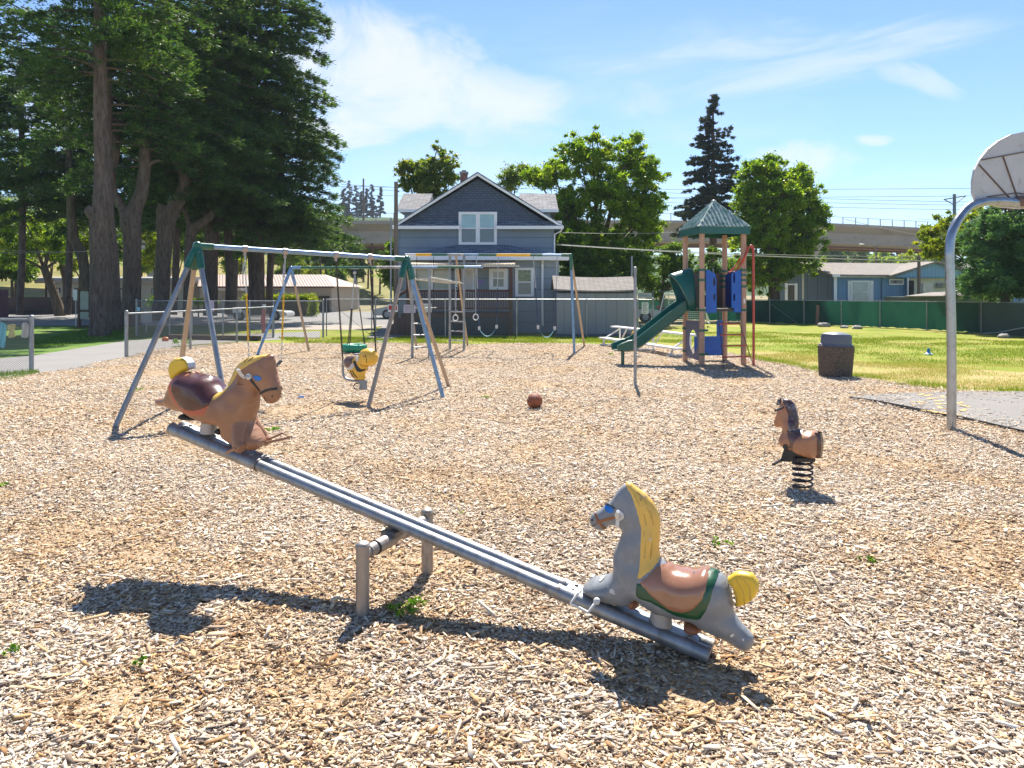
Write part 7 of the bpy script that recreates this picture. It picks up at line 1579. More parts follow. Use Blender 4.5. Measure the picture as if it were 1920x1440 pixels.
swing('left belt swing of the far set, in front of the porch', 893, 934, None, 898.5, 615, 931, 612, 21.5, belt_b, 630)
swing('right belt swing of the far set, beside the shed', 1000, 1045, None, 1009, 613, 1040, 615, 21.0, belt_b, 632)
for (x, y, lab) in ((854, 596, 'left of the two white hand rings hanging before the porch steps'), (892, 594.5, 'right of the two white hand rings, under the small window')):
    d = 21.2; t = thing('gymnastic_ring', tuple(W(x, y, d)), lab, 'ring', 'hand rings'); M().chain(W(x, 502, d), W(x, y - 5, d), 0.05, 0.006).build('chain', chain_s, t)
    M().tube([W(x, y, d) + Vector((0.072 * math.sin(a), 0, 0.085 * math.cos(a))) for a in np.linspace(0, 2 * PI, 20, False)], 0.014, 8, closed=True).build('ring', white_paint, t)
d = 22.0; t = thing('trapeze_bar', tuple(W(798, 577, d)), 'short trapeze bar hanging on thin chains from the yellow sleeved crossbar', 'trapeze')
M().tube([W(779, 578, d), W(818, 577, d)], 0.014, 8).build('bar', galv, t)
for x in (781.5, 813): M().chain(W(x, 481, d), W(x, 577, d), 0.05, 0.005).build('chain', chain_b, t)
# tyre style disc swing
d = 21.1; cdk = W(664, 652, d); ts_ = thing('disc_swing', tuple(cdk), 'thick green plastic disc swing on a fan of dark chains', 'swing')
prof = [(0.20, -0.10), (0.33, -0.10), (0.365, -0.06), (0.37, 0.03), (0.35, 0.085), (0.30, 0.105), (0.24, 0.09), (0.20, 0.04), (0.20, -0.10)]
M().lathe(cdk, prof[:-1], 36, capb=False).build('disc', pm('emerald_green_plastic', (0.006, 0.24, 0.13), 0.33, 0, 0.1, 4), ts_)
hub = W(665, 511, d)
M().bar(W(657, 502.5, d), W(673, 502.5, d), 0.09, 0.06).sphere(hub, 0.05, 12, 8).build('swivel', chain_s, ts_, smooth=False)
for a in (0.3, 2.4, 4.5):
    b = cdk + Vector((0.30 * math.cos(a), 0.30 * math.sin(a), .08)); M().chain(hub, hub.lerp(b, .5), 0.055, 0.006).build('chain', chain_s, ts_); M().chain(hub.lerp(b, .5), b, 0.055, 0.011).build('chain_sleeve', chain_b, ts_)
g = G(640, 640)
# ------------------------------------------------------------------ play tower
tw = thing('play_tower', (4.93, 17.99, 0), 'play tower with pointed green ribbed roof, tan posts, blue panels and a green slide', 'play structure')
L_ = 1.04; th = math.atan2(.15, 1.029); e1 = Vector((math.cos(th), math.sin(th), 0)); e2 = Vector((-math.sin(th), math.cos(th), 0)); c0_ = Vector((4.49, 17.4, 0))
PN, PR, PL_, PB = c0_, c0_ + e1 * L_, c0_ + e2 * L_, c0_ + (e1 + e2) * L_
DK = 1.34
for p in (PN, PR, PL_, PB): M().tube([p - Vector((0, 0, .05)), p + Vector((0, 0, 3.2))], 0.064, 20).build('tower_post', tan_post, tw)
def tp(u, v, z): return c0_ + e1 * (u * L_) + e2 * (v * L_) + Vector((0, 0, z))
M().box(tp(.5, .5, DK), (L_ - .02, L_ - .02, 0.06), th).build('deck', pm('brown_coated_deck', (0.07, 0.05, 0.045), 0.6), tw, smooth=False)
for p in (PN, PR, PL_, PB):
    for z in (2.29, 2.05, DK, 0.86 if p in (PN, PL_) else 2.17, 0.30 if p in (PN, PL_) else 1.9):
        m = M(); m.tube([p + Vector((0, 0, z - .028)), p + Vector((0, 0, z + .028))], 0.076, 16); m.bar(p + Vector((0, 0, z)), p + (e1 if p in (PN, PL_) else -e1) * 0.15 + Vector((0, 0, z)), 0.05, 0.05)
        m.build('post_clamp', green_pipe, tw)
# roof
C4 = tp(.5, .5, 0); k_ = 1.235; rc = [C4 + (p - C4) * k_ for p in (PN, PR, PB, PL_)]; z0, z1 = 3.14, 3.31; pkz = 3.98
m = M()
for i in range(4):
    a, b = rc[i], rc[(i + 1) % 4]; o = ((a + b) / 2 - C4).normalized() * 0.02
    m.prism([a + Vector((0, 0, z0)), b + Vector((0, 0, z0)), b + Vector((0, 0, z1)), a + Vector((0, 0, z1))], -o)
m.build('roof_skirt', teal_pl, tw, smooth=False)
ribs = M(); nr = 13
for i in range(4):
    a, b = rc[i] + Vector((0, 0, z1)), rc[(i + 1) % 4] + Vector((0, 0, z1)); ed = (b - a); Le = ed.length; ed.normalize(); mid = (a + b) / 2; apx = Vector((C4.x, C4.y, pkz)); slp = apx - mid; nrm = ed.cross(slp).normalized()
    if nrm.z < 0: nrm = -nrm
    nx, ny = nr * 8, 10; vs = []
    for yy in range(ny + 1):
        f = yy / ny
        for xx in range(nx + 1):
            s_ = -0.5 + xx / nx; lim = 0.5 * (1 - f); sc = max(-lim, min(lim, s_)); h = 0.030 * max(0, math.cos(sc * nr * 2 * PI)) ** 0.7 if abs(sc) < lim - 0.005 else 0
            vs.append(mid + ed * (Le * sc) + slp * f + nrm * h + nrm * 0.004)
    ribs.add(vs, [(yy * (nx + 1) + xx, yy * (nx + 1) + xx + 1, (yy + 1) * (nx + 1) + xx + 1, (yy + 1) * (nx + 1) + xx) for yy in range(ny) for xx in range(nx)])
ribs.build('roof', pm('glare_mottled_green_roof_plastic', (0.05, 0.17, 0.13), 0.35, 0, 0.3, 4, dirt_glare=(0.62, 0.66, 0.60), dirt_glare_amt=1.0, dirt_glare_scale=6, coat=0.2), tw)  # pale mottling puts white sun glare into the roof colour
m = M()
for p in rc: m.tube([p + Vector((0, 0, z1)), Vector((C4.x, C4.y, pkz + .01))], 0.022, 8)
m.sphere((C4.x, C4.y, pkz), 0.06, 14, 8, (1, 1, .7)).build('roof_ridge', MATS['glare_mottled_green_roof_plastic'], tw)
def panel(name, u0, v0, u1, v1, poly, holes, mat, th_=0.025, lab=None, step=0.05):
    """flat plastic panel in the vertical plane from (u0,v0) to (u1,v1); poly in (0..1, z)"""
    a, b = tp(u0, v0, 0), tp(u1, v1, 0); d = b - a; n = Vector((-d.y, d.x, 0)).normalized() * th_ / 2
    P, F = cdt_fill(poly, step, holes); m = M(); k = len(P)
    m.add([a + d * p[0] + Vector((0, 0, p[1])) + n for p in P] + [a + d * p[0] + Vector((0, 0, p[1])) - n for p in P], [tuple(int(i) for i in f) for f in F] + [tuple(k + int(i) for i in f[::-1]) for f in F])
    for lp_ in [poly, *holes]:
        idx = [int(np.argmin(np.hypot(*(P - np.array(q)).T))) for q in lp_]
        for i in range(len(idx)): m.f.append((idx[i], idx[(i + 1) % len(idx)], k + idx[(i + 1) % len(idx)], k + idx[i]))
    return m.build(name, mat, tw, smooth=False, label=lab)
def ell(cx, cz, rx, rz, n=16): return [(cx + rx * math.cos(t), cz + rz * math.sin(t)) for t in np.linspace(0, 2 * PI, n, False)]
def slot(cx, cz, rx, rz): return [(cx - rx, cz - rz + rx), (cx - rx * .7, cz - rz + .2 * rx), (cx, cz - rz), (cx + rx * .7, cz - rz + .2 * rx), (cx + rx, cz - rz + rx), (cx + rx, cz + rz - rx), (cx + rx * .7, cz + rz - .2 * rx), (cx, cz + rz), (cx - rx * .7, cz + rz - .2 * rx), (cx - rx, cz + rz - rx)]
z = lambda y, d=17.4: EYE + (HZ - y) / FOC * d
panel('front_panel', 0.085, -0.02, 0.335, -0.02, [(0, z(586)), (0.10, z(587)), (1, z(586)), (1, z(573)), (1.0, z(524)), (0.85, z(513)), (0.55, z(510)), (0.3, z(506)), (0, z(507))], [slot(0.78, z(528.5), 0.13, 0.11), slot(0.78, z(557), 0.12, 0.09)], blue_pl, lab='left blue climbing panel')
panel('front_panel', 0.70, -0.02, 0.93, -0.02, [(0.25, z(586)), (1, z(586)), (1, z(506.5)), (0.5, z(508)), (0.1, z(512)), (0, z(517)), (0, z(576)), (0.25, z(578))], [slot(0.27, z(521), 0.13, 0.13), slot(0.27, z(558), 0.13, 0.10)], blue_pl, lab='right blue climbing panel')
panel('side_panel', 1.0, 0.1, 1.0, 0.93, [(0, DK + .05), (1, DK + .05), (1, 2.2), (.5, 2.28), (0, 2.2)], [slot(.2, 1.95, .06, .14), slot(.2, 1.6, .06, .12)], navy_pl)
panel('back_panel', 0.05, 1.0, 0.95, 1.0, [(0, DK + .05), (1, DK + .05), (1, 2.24), (0, 2.24)], [ell(0.45, 1.78, .1, .1)], brown_pl)
# lower play panels
panel('window_panel', 0.0, 0.95, 0.0, 0.07, [(0, 0.18), (1, 0.12), (1, z(601)), (0, z(601, 18.2))], [ell(0.5, 0.56, 0.30, 0.29, 20)], slate_pl, lab='slate blue lower panel with an oval window')
panel('lower_back_panel', 0.22, 0.98, 0.93, 0.98, [(0, z(667, 18.4)), (1, z(667, 18.4)), (1, z(601, 18.4)), (0.80, z(601, 18.4)), (0.80, z(631, 18.4)), (0, z(631, 18.4))], [], blue_pl, lab='notched blue lower panel')
# slide
sd = -e1; o0 = tp(0, .5, 0) + sd * 0.12
prof_s = [(0.0, DK + .03), (0.12, DK + .02), (0.28, DK - .08), (1.16, 0.60), (1.38, 0.47), (1.53, 0.42), (1.86, 0.40)]
ctr = [o0 + sd * a + Vector((0, 0, b)) for a, b in prof_s]; ctr = smooth_path(ctr, 5); sect = [(-.30, .20), (-.275, .215), (-.25, .20), (-.235, .02), (-.19, -.02), (.19, -.02), (.235, .02), (.25, .20), (.275, .215), (.30, .20), (.27, -.02), (.21, -.065), (-.21, -.065), (-.27, -.02)]
m = M(); vs = []; k = len(ctr); n = len(sect)
for i, p in enumerate(ctr):
    t_ = (ctr[min(i + 1, k - 1)] - ctr[max(i - 1, 0)]).normalized(); up = e2.cross(t_).normalized(); up = up if up.z > 0 else -up
    endk = 1.0 if i < k - 5 else 1.0 - 0.12 * (i - k + 5); vs += [p + e2 * a + up * (b * endk) for a, b in sect]
m.add(vs, [(i * n + j, i * n + (j + 1) % n, (i + 1) * n + (j + 1) % n, (i + 1) * n + j) for i in range(k - 1) for j in range(n)] + [tuple((k - 1) * n + j for j in range(n)), tuple(range(n))])
sld = m.build('slide', teal_pl, tw)
g = o0 + sd * 1.66; M().tube([Vector((g.x, g.y - .02, -.03)), Vector((g.x, g.y - .02, .36))], 0.042, 12).build('slide_leg', green_pipe, sld)
# hood over the slide entrance
m = M(); vs = []; ns, na = 10, 18
for i in range(ns + 1):
    s_ = i / ns
    for j in range(na + 1):
        a = PI * j / na; yy = -0.36 * math.cos(a); arch = math.sin(a) ** 0.8
        top = 1.04 - 0.04 * s_; reach = 0.02 + s_ * (0.16 + 0.38 * math.sin(a) ** 1.2)
        vs.append(o0 + sd * (reach - .06) + e2 * (yy * (1 - 0.0 * s_)) + Vector((0, 0, DK - .02 + (top) * arch + 0.10 * (1 - s_) * 0 - 0.12 * s_ * arch)))
m.add(vs, [(i * (na + 1) + j, i * (na + 1) + j + 1, (i + 1) * (na + 1) + j + 1, (i + 1) * (na + 1) + j) for i in range(ns) for j in range(na)])
hood = m.build('slide_hood', teal_pl, tw)
sol = hood.modifiers.new('thick', 'SOLIDIFY'); sol.thickness = 0.035
M().prism([tp(-.03, .02, DK), tp(-.03, .16, DK), tp(-.03, .16, 2.3), tp(-.03, .02, 2.3)], e1 * .03).prism([tp(-.03, .84, DK), tp(-.03, .98, DK), tp(-.03, .98, 2.3), tp(-.03, .84, 2.3)], e1 * .03).build('hood_flange', teal_pl, tw, smooth=False)
# red climbing arch
f = G(1413, 688); dA = f.y
top = W(1413, 462, dA); 
M().tube(smooth_path([f - Vector((0, 0, .03)), W(1413, 560, dA), W(1412.5, 490, dA), W(1412, 466, dA), W(1409, 461, dA), W(1403, 466, dA), W(1394, 486, dA - .1), W(1384, 503, 18.0), W(1376, 510, 18.2), W(1366, 511.5, 18.4)], 5), 0.03, 12).build('climbing_pole', red_pl, tw)
M().tube(smooth_path([W(1412, 468, dA + .02), W(1407, 462.5, dA + .3), W(1399, 468, dA + .4), W(1388, 486, dA + .5), W(1376, 502, 18.5), W(1366, 511, 18.6)], 5), 0.022, 10).build('climbing_pole', red_pl, tw)
# chain ladder
l0, l1 = tp(.37, -.03, DK - .05), tp(.80, -.03, DK - .05); b0, b1 = G(1357, 692), G(1413, 690)
b0.z = .04; b1.z = .04
M().chain(l0, b0, .05, .006).build('ladder_chain', chain_b, tw); M().chain(l1, b1, .05, .006).build('ladder_chain', chain_b, tw)
for f_ in (0.22, 0.42, 0.62, 0.82): M().tube([l0.lerp(b0, f_), l1.lerp(b1, f_)], 0.017, 8).build('rung', red_pl, tw)
M().tube([tp(.53, .6, DK), tp(.53, .6, 2.35)], 0.02, 8).build('grab_pole', galv, tw)
M().bx(PR.x - .02, PR.x + .02, PR.y - .068, PR.y - .064, z(569), z(560)).build('sticker', white_paint, tw, smooth=False)
# ------------------------------------------------------------------ bleacher bench
A, B = Vector((3.35, 24.2, 0)), Vector((4.85, 19.6, 0)); al = (B - A).normalized(); nr_ = Vector((-al.y, al.x, 0)); nr_ = nr_ if nr_.x < 0 else -nr_
bl_ = thing('bleacher_bench', tuple((A + B) / 2), 'low white two tier bleacher standing behind the slide', 'bench')
M().bar(A + Vector((0, 0, .62)), B + Vector((0, 0, .62)), 0.26, 0.045).build('seat', white_paint, bl_, smooth=False)
M().bar(A + nr_ * .02 + Vector((0, 0, .26)) + nr_ * .4, B + nr_ * .42 + Vector((0, 0, .26)), 0.26, 0.045).build('foot_board', white_paint, bl_, smooth=False)
for f_ in (0.04, 0.5, 0.92):
    p = A.lerp(B, f_); m = M(); m.bar(p - nr_ * .12, p - nr_ * .12 + Vector((0, 0, .6)), .05, .05).bar(p + nr_ * .5, p + nr_ * .42 + Vector((0, 0, .24)), .05, .05).bar(p - nr_ * .15 + Vector((0, 0, .05)), p + nr_ * .6 + Vector((0, 0, .05)), .05, .05).bar(p + nr_ * .4 + Vector((0, 0, .26)), p - nr_ * .1 + Vector((0, 0, .55)), .04, .04)
    m.bar(p - nr_ * .12 + Vector((0, 0, .1)), p - nr_ * .12 + al * .5 + Vector((0, 0, .58)), .03, .03); m.build('leg', white_paint, bl_, smooth=False)
g = G(1193, 686); g = Vector((HX(1193, 20), 20, 0.0))
yb = M().tube([W(1184, 629, 20), W(1203, 629, 20)], 0.001, 4); yb = M().sphere(W(1193, 629, 20), 0.145, 24, 16, (1, 0.8, 1)).tube([W(1193, 629, 20) + Vector((0, -.05, 0)), W(1193, 629, 20) + Vector((0, -.125, 0))], 0.11, 20)
yo = yb.build('yellow_ball', yellow_pl, origin=tuple(W(1193, 629, 20))); tag(yo, 'round yellow ball on the bleacher, half hidden by the grey post', 'ball')
# ------------------------------------------------------------------ posts, hoop, bin, ball
g = G(1191, 724); M_ = M().tube([g - Vector((0, 0, .05)), Vector((g.x, g.y, HZz(502, g.y)))], 0.030, 16).sphere((g.x, g.y, HZz(502, g.y)), 0.034, 14, 8, (1, 1, .6)); tag(M_.build('tetherball_post', galv, origin=tuple(g)), 'plain grey steel post standing in the wood chips in front of the slide', 'post')
g = G(1784, 808); gx0, gy0 = g.x, g.y; bh = thing('basketball_hoop', tuple(g), 'basketball hoop on a bent steel gooseneck pole, seen from behind its backboard', 'basketball hoop')
r_ = 0.056
pth = [Vector((gx0, gy0, -.05)), Vector((gx0, gy0, 1.2))] + [Vector((HX(x, gy0 + dd), gy0 + dd, HZz(y, gy0 + dd))) for x, y, dd in ((1780.5, 500, 0), (1780.5, 470, 0), (1784, 440, 0.02), (1797, 412, 0.08), (1817, 389, .16), (1845, 379, .26), (1880, 377.5, .38), (1915, 381, .5), (1935, 383, .56))]
M().tube(smooth_path(pth, 6), r_, 20).build('gooseneck_pole', pm('shiny_galvanised_pole', (0.36, 0.38, 0.41), 0.28, 0.9, 0.2, 6, 0.05, 60, dirt_glare=(0.25, 0.2, 0.15), dirt_glare_amt=0.1), bh)
db = gy0 + 0.56
ctrb = [(1824, 362), (1824, 340), (1828, 318), (1838, 298), (1852, 280), (1872, 264), (1896, 252), (1920, 247), (1944, 251), (1968, 262), (1988, 278), (2002, 298), (2012, 318), (2016, 342), (2016, 368), (2008, 382), (1985, 386), (1940, 390), (1915, 392), (1880, 389), (1850, 382), (1830, 376)]
pbd = Vector((0.94, 0.34, 0)); pb0 = Vector((HX(1920, db), db, 0))
def bbp(x, y):
    u = (x - 960) / FOC; t_ = (u * pb0.y - pb0.x) / (pbd.x - u * pbd.y); p = pb0 + pbd * t_; return Vector((p.x, p.y, HZz(y, p.y)))
nb = Vector((-pbd.y, pbd.x, 0))
m = M().prism([bbp(x, y) for x, y in ctrb], nb * 0.03); bbd = m.build('backboard', pm('weathered_white_backboard', (0.50, 0.49, 0.49), 0.5, 0.1, 0.08, 4, dirt_glare=(0.36, 0.33, 0.3), dirt_glare_amt=0.2), bh, smooth=False)
m = M(); rust = pm('rusty_dark_rib', (0.16, 0.11, 0.09), 0.6, 0.3)
for a, b in (((1840, 300), (1920, 285)), ((1920, 285), (2000, 297)), ((1835, 309), (1892, 371)), ((1880, 294), (1906, 369)), ((1960, 290), (1930, 369)), ((2008, 309), (1945, 370)), ((1850, 369), (1905, 362)), ((1905, 362), (1990, 372))): m.bar(bbp(*a) - nb * .008, bbp(*b) - nb * .008, 0.012, 0.016)
m.build('backboard_rib', rust, bbd, smooth=False)
m = M().sphere(bbp(1908, 378) - nb * .05, 0.075, 14, 10, (1.4, 1, 1)).tube([bbp(1908, 378) - nb * .06, bbp(1930, 372) - nb * 0.02], 0.05, 12); m.build('mounting_bracket', rust, bh)
rimc = bbp(1960, 380) + nb * 0.30; M().tube([rimc + Vector((.228 * math.cos(a), .228 * math.sin(a), 0)) for a in np.linspace(0, 2 * PI, 28, False)], .009, 8, closed=True).build('rim', pm('orange_rim_paint', (0.6, 0.15, 0.03), 0.4), bh)
# trash can
g = G(1566, 708); tc_ = thing('trash_can', tuple(g), 'brown pebbled trash can with a grey blue domed lid', 'trash can')
agg = bpy.data.materials.new('exposed_pebble_aggregate'); agg.use_nodes = True; t = agg.node_tree; p = t.nodes['Principled BSDF']; L = t.links.new
co = t.nodes.new('ShaderNodeTexCoord'); v = t.nodes.new('ShaderNodeTexVoronoi'); v.inputs['Scale'].default_value = 110; L(co.outputs['Object'], v.inputs['Vector']); sp_ = t.nodes.new('ShaderNodeSeparateXYZ'); L(v.outputs['Color'], sp_.inputs[0]); cr = t.nodes.new('ShaderNodeValToRGB'); e = cr.color_ramp.elements; e[0].color = (0.05, 0.035, 0.027, 1); e[1].color = (0.26, 0.20, 0.155, 1); e[1].position = 1.0; e.new(0.6).color = (0.095, 0.075, 0.06, 1); L(sp_.outputs[0], cr.inputs[0]); L(cr.outputs[0], p.inputs['Base Color']); p.inputs['Roughness'].default_value = 0.85
bp = t.nodes.new('ShaderNodeBump'); bp.inputs['Strength'].default_value = 0.8; bp.inputs['Distance'].default_value = .01; L(v.outputs['Distance'], bp.inputs['Height']); bp.invert = True; L(bp.outputs[0], p.inputs['Normal'])
tilt = Matrix.Rotation(R(1.5), 3, 'Y')
def sq(w_, z_, n=40, p=5.0):
    return [(w_ * math.copysign(abs(math.cos(a)) ** (2 / p), math.cos(a)), w_ * math.copysign(abs(math.sin(a)) ** (2 / p), math.sin(a)), z_) for a in np.linspace(0, 2 * PI, n, False)]
def loft(mm, rings, rot, o, tilt=None):
    n = len(rings[0]); vs = []; Rz = Matrix.Rotation(rot, 3, 'Z')
    for r_k in rings:
        for q in r_k: v_ = Rz @ Vector(q); v_ = tilt @ v_ if tilt else v_; vs.append(Vector(o) + v_)
    fs = [(i * n + j, i * n + (j + 1) % n, (i + 1) * n + (j + 1) % n, (i + 1) * n + j) for i in range(len(rings) - 1) for j in range(n)]; fs += [tuple(range(n - 1, -1, -1)), tuple((len(rings) - 1) * n + j for j in range(n))]; return mm.add(vs, fs)
ro_ = 0.35
loft(M(), [sq(.255, -.02), sq(.258, .02), sq(.285, .60), sq(.288, .645), sq(.275, .66)], ro_, g, tilt).build('bin_body', agg, tc_)
loft(M(), [sq(.27, .655), sq(.275, .665), sq(.265, .69), sq(.250, .70, p=4), sq(.250, .86, p=4), sq(.235, .90, p=3.5), sq(.17, .93, p=3), sq(.07, .945, p=2.5)], ro_, g, tilt).build('lid', pm('blue_grey_lid_plastic', (0.105, 0.125, 0.165), 0.55, 0, 0.12, 3), tc_)
# basketball
g = G(1002.5, 769); bc = Vector((g.x, g.y, 0.118 + .02)); bl2 = thing('basketball', tuple(bc), 'worn orange brown basketball lying alone in the wood chips', 'ball')
M().sphere(bc, 0.118, 32, 20).build('ball_skin', pm('worn_basketball_leather', (0.30, 0.085, 0.03), 0.6, 0, 0.2, 12, 0.3, 220), bl2)
m = M(); rot = Matrix.Rotation(0.5, 3, 'Y') @ Matrix.Rotation(0.35, 3, 'X')
def arc(fn): m.tube([bc + rot @ Vector(fn(t)) * 0.1178 for t in np.linspace(0, 2 * PI, 48, False)], 0.0026, 5, closed=True)
arc(lambda t: (math.cos(t), math.sin(t), 0)); arc(lambda t: (math.cos(t), 0, math.sin(t)))
for sg in (1, -1):
    def fn(t, sg=sg):
        v_ = Vector((0.8 * math.cos(t), sg * (0.62 + .0 * math.cos(2 * t)), 0.8 * math.sin(t))); return tuple(v_.normalized())
    arc(fn)
m.build('seam', black_metal, bl2)
# ------------------------------------------------------------------ soccer goal, vehicles
sg_ = thing('soccer_goal', (HX(1290, 36), 36, 0), 'white framed soccer goal with net standing behind the slide', 'goal')
dg = 36.0; fr = M(); P4 = [(1231, 609, dg), (1245, 552, dg), (1312, 551, dg), (1331, 607, dg)]; Q = [(1254, 603, dg + 1.6), (1254, 552.5, dg + .6), (1320, 552, dg + .6), (1326, 602, dg + 1.6)]
fr.tube([W(*p) for p in P4], 0.035, 8); fr.tube([W(*p) for p in Q], 0.03, 8)
for a, b in ((P4[0], Q[0]), (P4[1], Q[1]), (P4[2], Q[2]), (P4[3], Q[3])): fr.tube([W(*a), W(*b)], 0.025, 6)
fr.build('goal_frame', white_paint, sg_)
nt_ = M()
def netq(a, b, c, d, n1=14, n2=10):
    for i in range(n1 + 1):
        f_ = i / n1; nt_.tube([a.lerp(b, f_), d.lerp(c, f_)], 0.006, 3, cap=False)
    for i in range(n2 + 1):
        f_ = i / n2; nt_.tube([a.lerp(d, f_), b.lerp(c, f_)], 0.006, 3, cap=False)
netq(W(*Q[0]), W(*Q[1]), W(*Q[2]), W(*Q[3]), 14, 16); netq(W(*P4[0]), W(*P4[1]), W(*Q[1]), W(*Q[0]), 12, 5)
nt_.build('net', pm('dull_net_cord', (0.42, 0.45, 0.42), 0.8), sg_)
def vehicle(name, label, cat, x0, x1, d, ytop, yg, body, profile, glassp, group=None):
    """profile in fractions of length and height"""
    X0, X1 = HX(x0, d), HX(x1, d); zt_ = HZz(ytop, d); r = thing(name, ((X0 + X1) / 2, d, 0), label, cat, group); Lx = X1 - X0
    bo = M().prism([(X0 + Lx * a, d, 0.25 + (zt_ - .25) * b) for a, b in profile], (0, 1.75, 0)).build('body', body, r, smooth=False, bevel=0.04)
    for gp__ in glassp: M().prism([(X0 + Lx * a, d - .012, 0.25 + (zt_ - .25) * b) for a, b in gp__], (0, .02, 0)).build('window', glassmat('vehicle_glass', (0.05, 0.06, 0.07), 0.08), bo, smooth=False)
    for fx in (0.2, 0.8):
        c_ = Vector((X0 + Lx * fx, d + .03, .32)); w_ = M().tube([c_ + Vector((0, -.06, 0)), c_ + Vector((0, .2, 0))], .32, 20).build('wheel', rubber, r); M().tube([c_ + Vector((0, -.07, 0)), c_ + Vector((0, .0, 0))], .18, 16).build('rim', galv, w_)
    return r, X0, Lx, zt_
wp = pm('white_car_paint', (0.62, 0.62, 0.62), 0.3, 0, 0.04, 2, coat=0.4); gp_p = pm('pale_grey_truck_paint', (0.40, 0.44, 0.47), 0.3, 0, 0.04, 2, coat=0.4)
vh, X0, Lx, zt_ = vehicle('parked_car', 'white car parked behind the gap right of the shed', 'car', 1100, 1238, 41.5, 575, 592, wp, [(0, 0), (1, 0), (1, .55), (.97, .72), (.8, .78), (.66, 1.0), (.3, 1.0), (.15, .75), (0, .7)], [[(.68, .8), (.79, .76), (.70, .96), (.68, .96)]])
M().bx(X0 + Lx * .955, X0 + Lx * .985, 41.47, 41.5, .78, .98).build('tail_light', pm('red_lamp_plastic', (0.4, 0.02, 0.02), 0.3), vh, smooth=False)
vehicle('parked_pickup', 'pale grey pickup truck parked behind the soccer goal', 'truck', 1234, 1330, 47, 566, 596, gp_p, [(0, 0.05), (1, 0.05), (1, .55), (.98, .62), (.74, .64), (.66, 1.0), (.42, 1.0), (.36, .66), (0.02, .64), (0, .5)], [[(.45, .68), (.66, .68), (.62, .93), (.46, .93)]])
# white van nose behind the conifers and pickup on the parking lot, seen through the wire fence
vehicle('parked_car', 'white car with sloping nose parked behind the fence, left of the wire gate', 'car', 425, 537, 44, 577, 600, wp, [(0, 0), (1, 0), (1, .45), (.93, .6), (.6, .72), (.3, 1.0), (0, 1.0)], [[(.05, .72), (.5, .70), (.3, .93), (.05, .93)]])
vehicle('parked_car', 'grey car parked beyond the left corner of the blue house', 'car', 700, 830, 46, 574, 592, gp_p, [(0, 0), (1, 0), (1, .6), (.8, .7), (.62, 1), (.2, 1), (0, .65)], [[(.25, .7), (.72, .7), (.6, .92), (.27, .92)]])
# ------------------------------------------------------------------ signs and cloths on the fences
def text(s_, loc, size, mat, parent, name='lettering', align='CENTER', ry=0):
    c = bpy.data.curves.new(name, 'FONT'); c.body = s_; c.size = size; c.extrude = 0.001; c.align_x = align; c.align_y = 'CENTER'; o = bpy.data.objects.new(name, c); S.collection.objects.link(o)
    o.rotation_euler = (R(90), 0, ry); c.materials.append(mat); 
    dg_ = bpy.context.evaluated_depsgraph_get(); me = bpy.data.meshes.new_from_object(o.evaluated_get(dg_)); bpy.data.objects.remove(o)
    me.transform(Matrix.Translation(Vector(loc)) @ Matrix.Rotation(ry, 4, 'Z') @ Matrix.Rotation(R(90), 4, 'X')); return link_mesh(name, me, parent)
ys_ = yf - 0.05
def sign(x0, x1, y0, y1, d, mat, label, skew=0):
    X0, X1, Z0, Z1 = HX(x0, d), HX(x1, d), HZz(y1, d), HZz(y0, d); c = ((X0 + X1) / 2, d, (Z0 + Z1) / 2); t = thing('sign', c, label, 'sign'); M().bx(X0, X1, d - .012, d, Z0, Z1).build('panel', mat, t, smooth=False); return t, c, X1 - X0, Z1 - Z0
t, c, w_, h_ = sign(727.5, 746, 571, 585, ys_, white_paint, 'white bordered sign with a red block at the left end of the house fence')
M().bx(c[0] - w_ * .42, c[0] + w_ * .42, ys_ - .018, ys_ - .0125, c[2] - h_ * .22, c[2] + h_ * .38).build('red_block', pm('red_sign_paint', (0.45, 0.015, 0.03), 0.5), t, smooth=False)
lil = pm('faded_lilac_paper', (0.60, 0.50, 0.62), 0.8)
def lines(t, c, w_, h_, n, d, col, fw=0.8):
    m = M()
    for i in range(n): z_ = c[2] + h_ * (0.36 - 0.72 * i / (n - 1)); m.bx(c[0] - w_ * fw / 2, c[0] + w_ * (fw / 2 - 0.1 * (i % 3)), d - .017, d - .0125, z_ - h_ * .02, z_ + h_ * .02)
    m.build('printed_lines', col, t, smooth=False)
inkg = pm('grey_print', (0.16, 0.14, 0.2), 0.8)
t, c, w_, h_ = sign(757, 779, 571.5, 586.5, ys_, lil, 'faded lilac paper notice full of small lines on the house fence'); lines(t, c, w_, h_, 7, ys_, inkg)
t, c, w_, h_ = sign(792, 809, 569.5, 585.5, ys_, white_paint, 'white board headed NOTICE on the house fence'); text('NOTICE', (c[0], ys_ - .015, c[2] + h_ * .28), .10, inkg, t); lines(t, (c[0], c[1], c[2] - h_ * .12), w_, h_ * .6, 3, ys_, inkg)
t, c, w_, h_ = sign(896.5, 907, 525, 533, Y0 - .01, pm('violet_sign', (0.28, 0.24, 0.55), 0.6), 'small violet sign on the house wall beside the door'); lines(t, c, w_, h_, 4, Y0 - .01, inkg)
t, c, w_, h_ = sign(1203, 1216, 567, 588.5, yt - .04, white_paint, 'white notice board with rows of black words on the narrow fence panel'); lines(t, c, w_, h_, 6, yt - .04, black_metal, .66)
t, c, w_, h_ = sign(1195.5, 1222, 549, 559, yt - .04, pm('washed_out_banner', (0.42, 0.46, 0.48), 0.8, 0, 0.2, 8), 'washed out banner with blue and orange stripes above the white notice board')
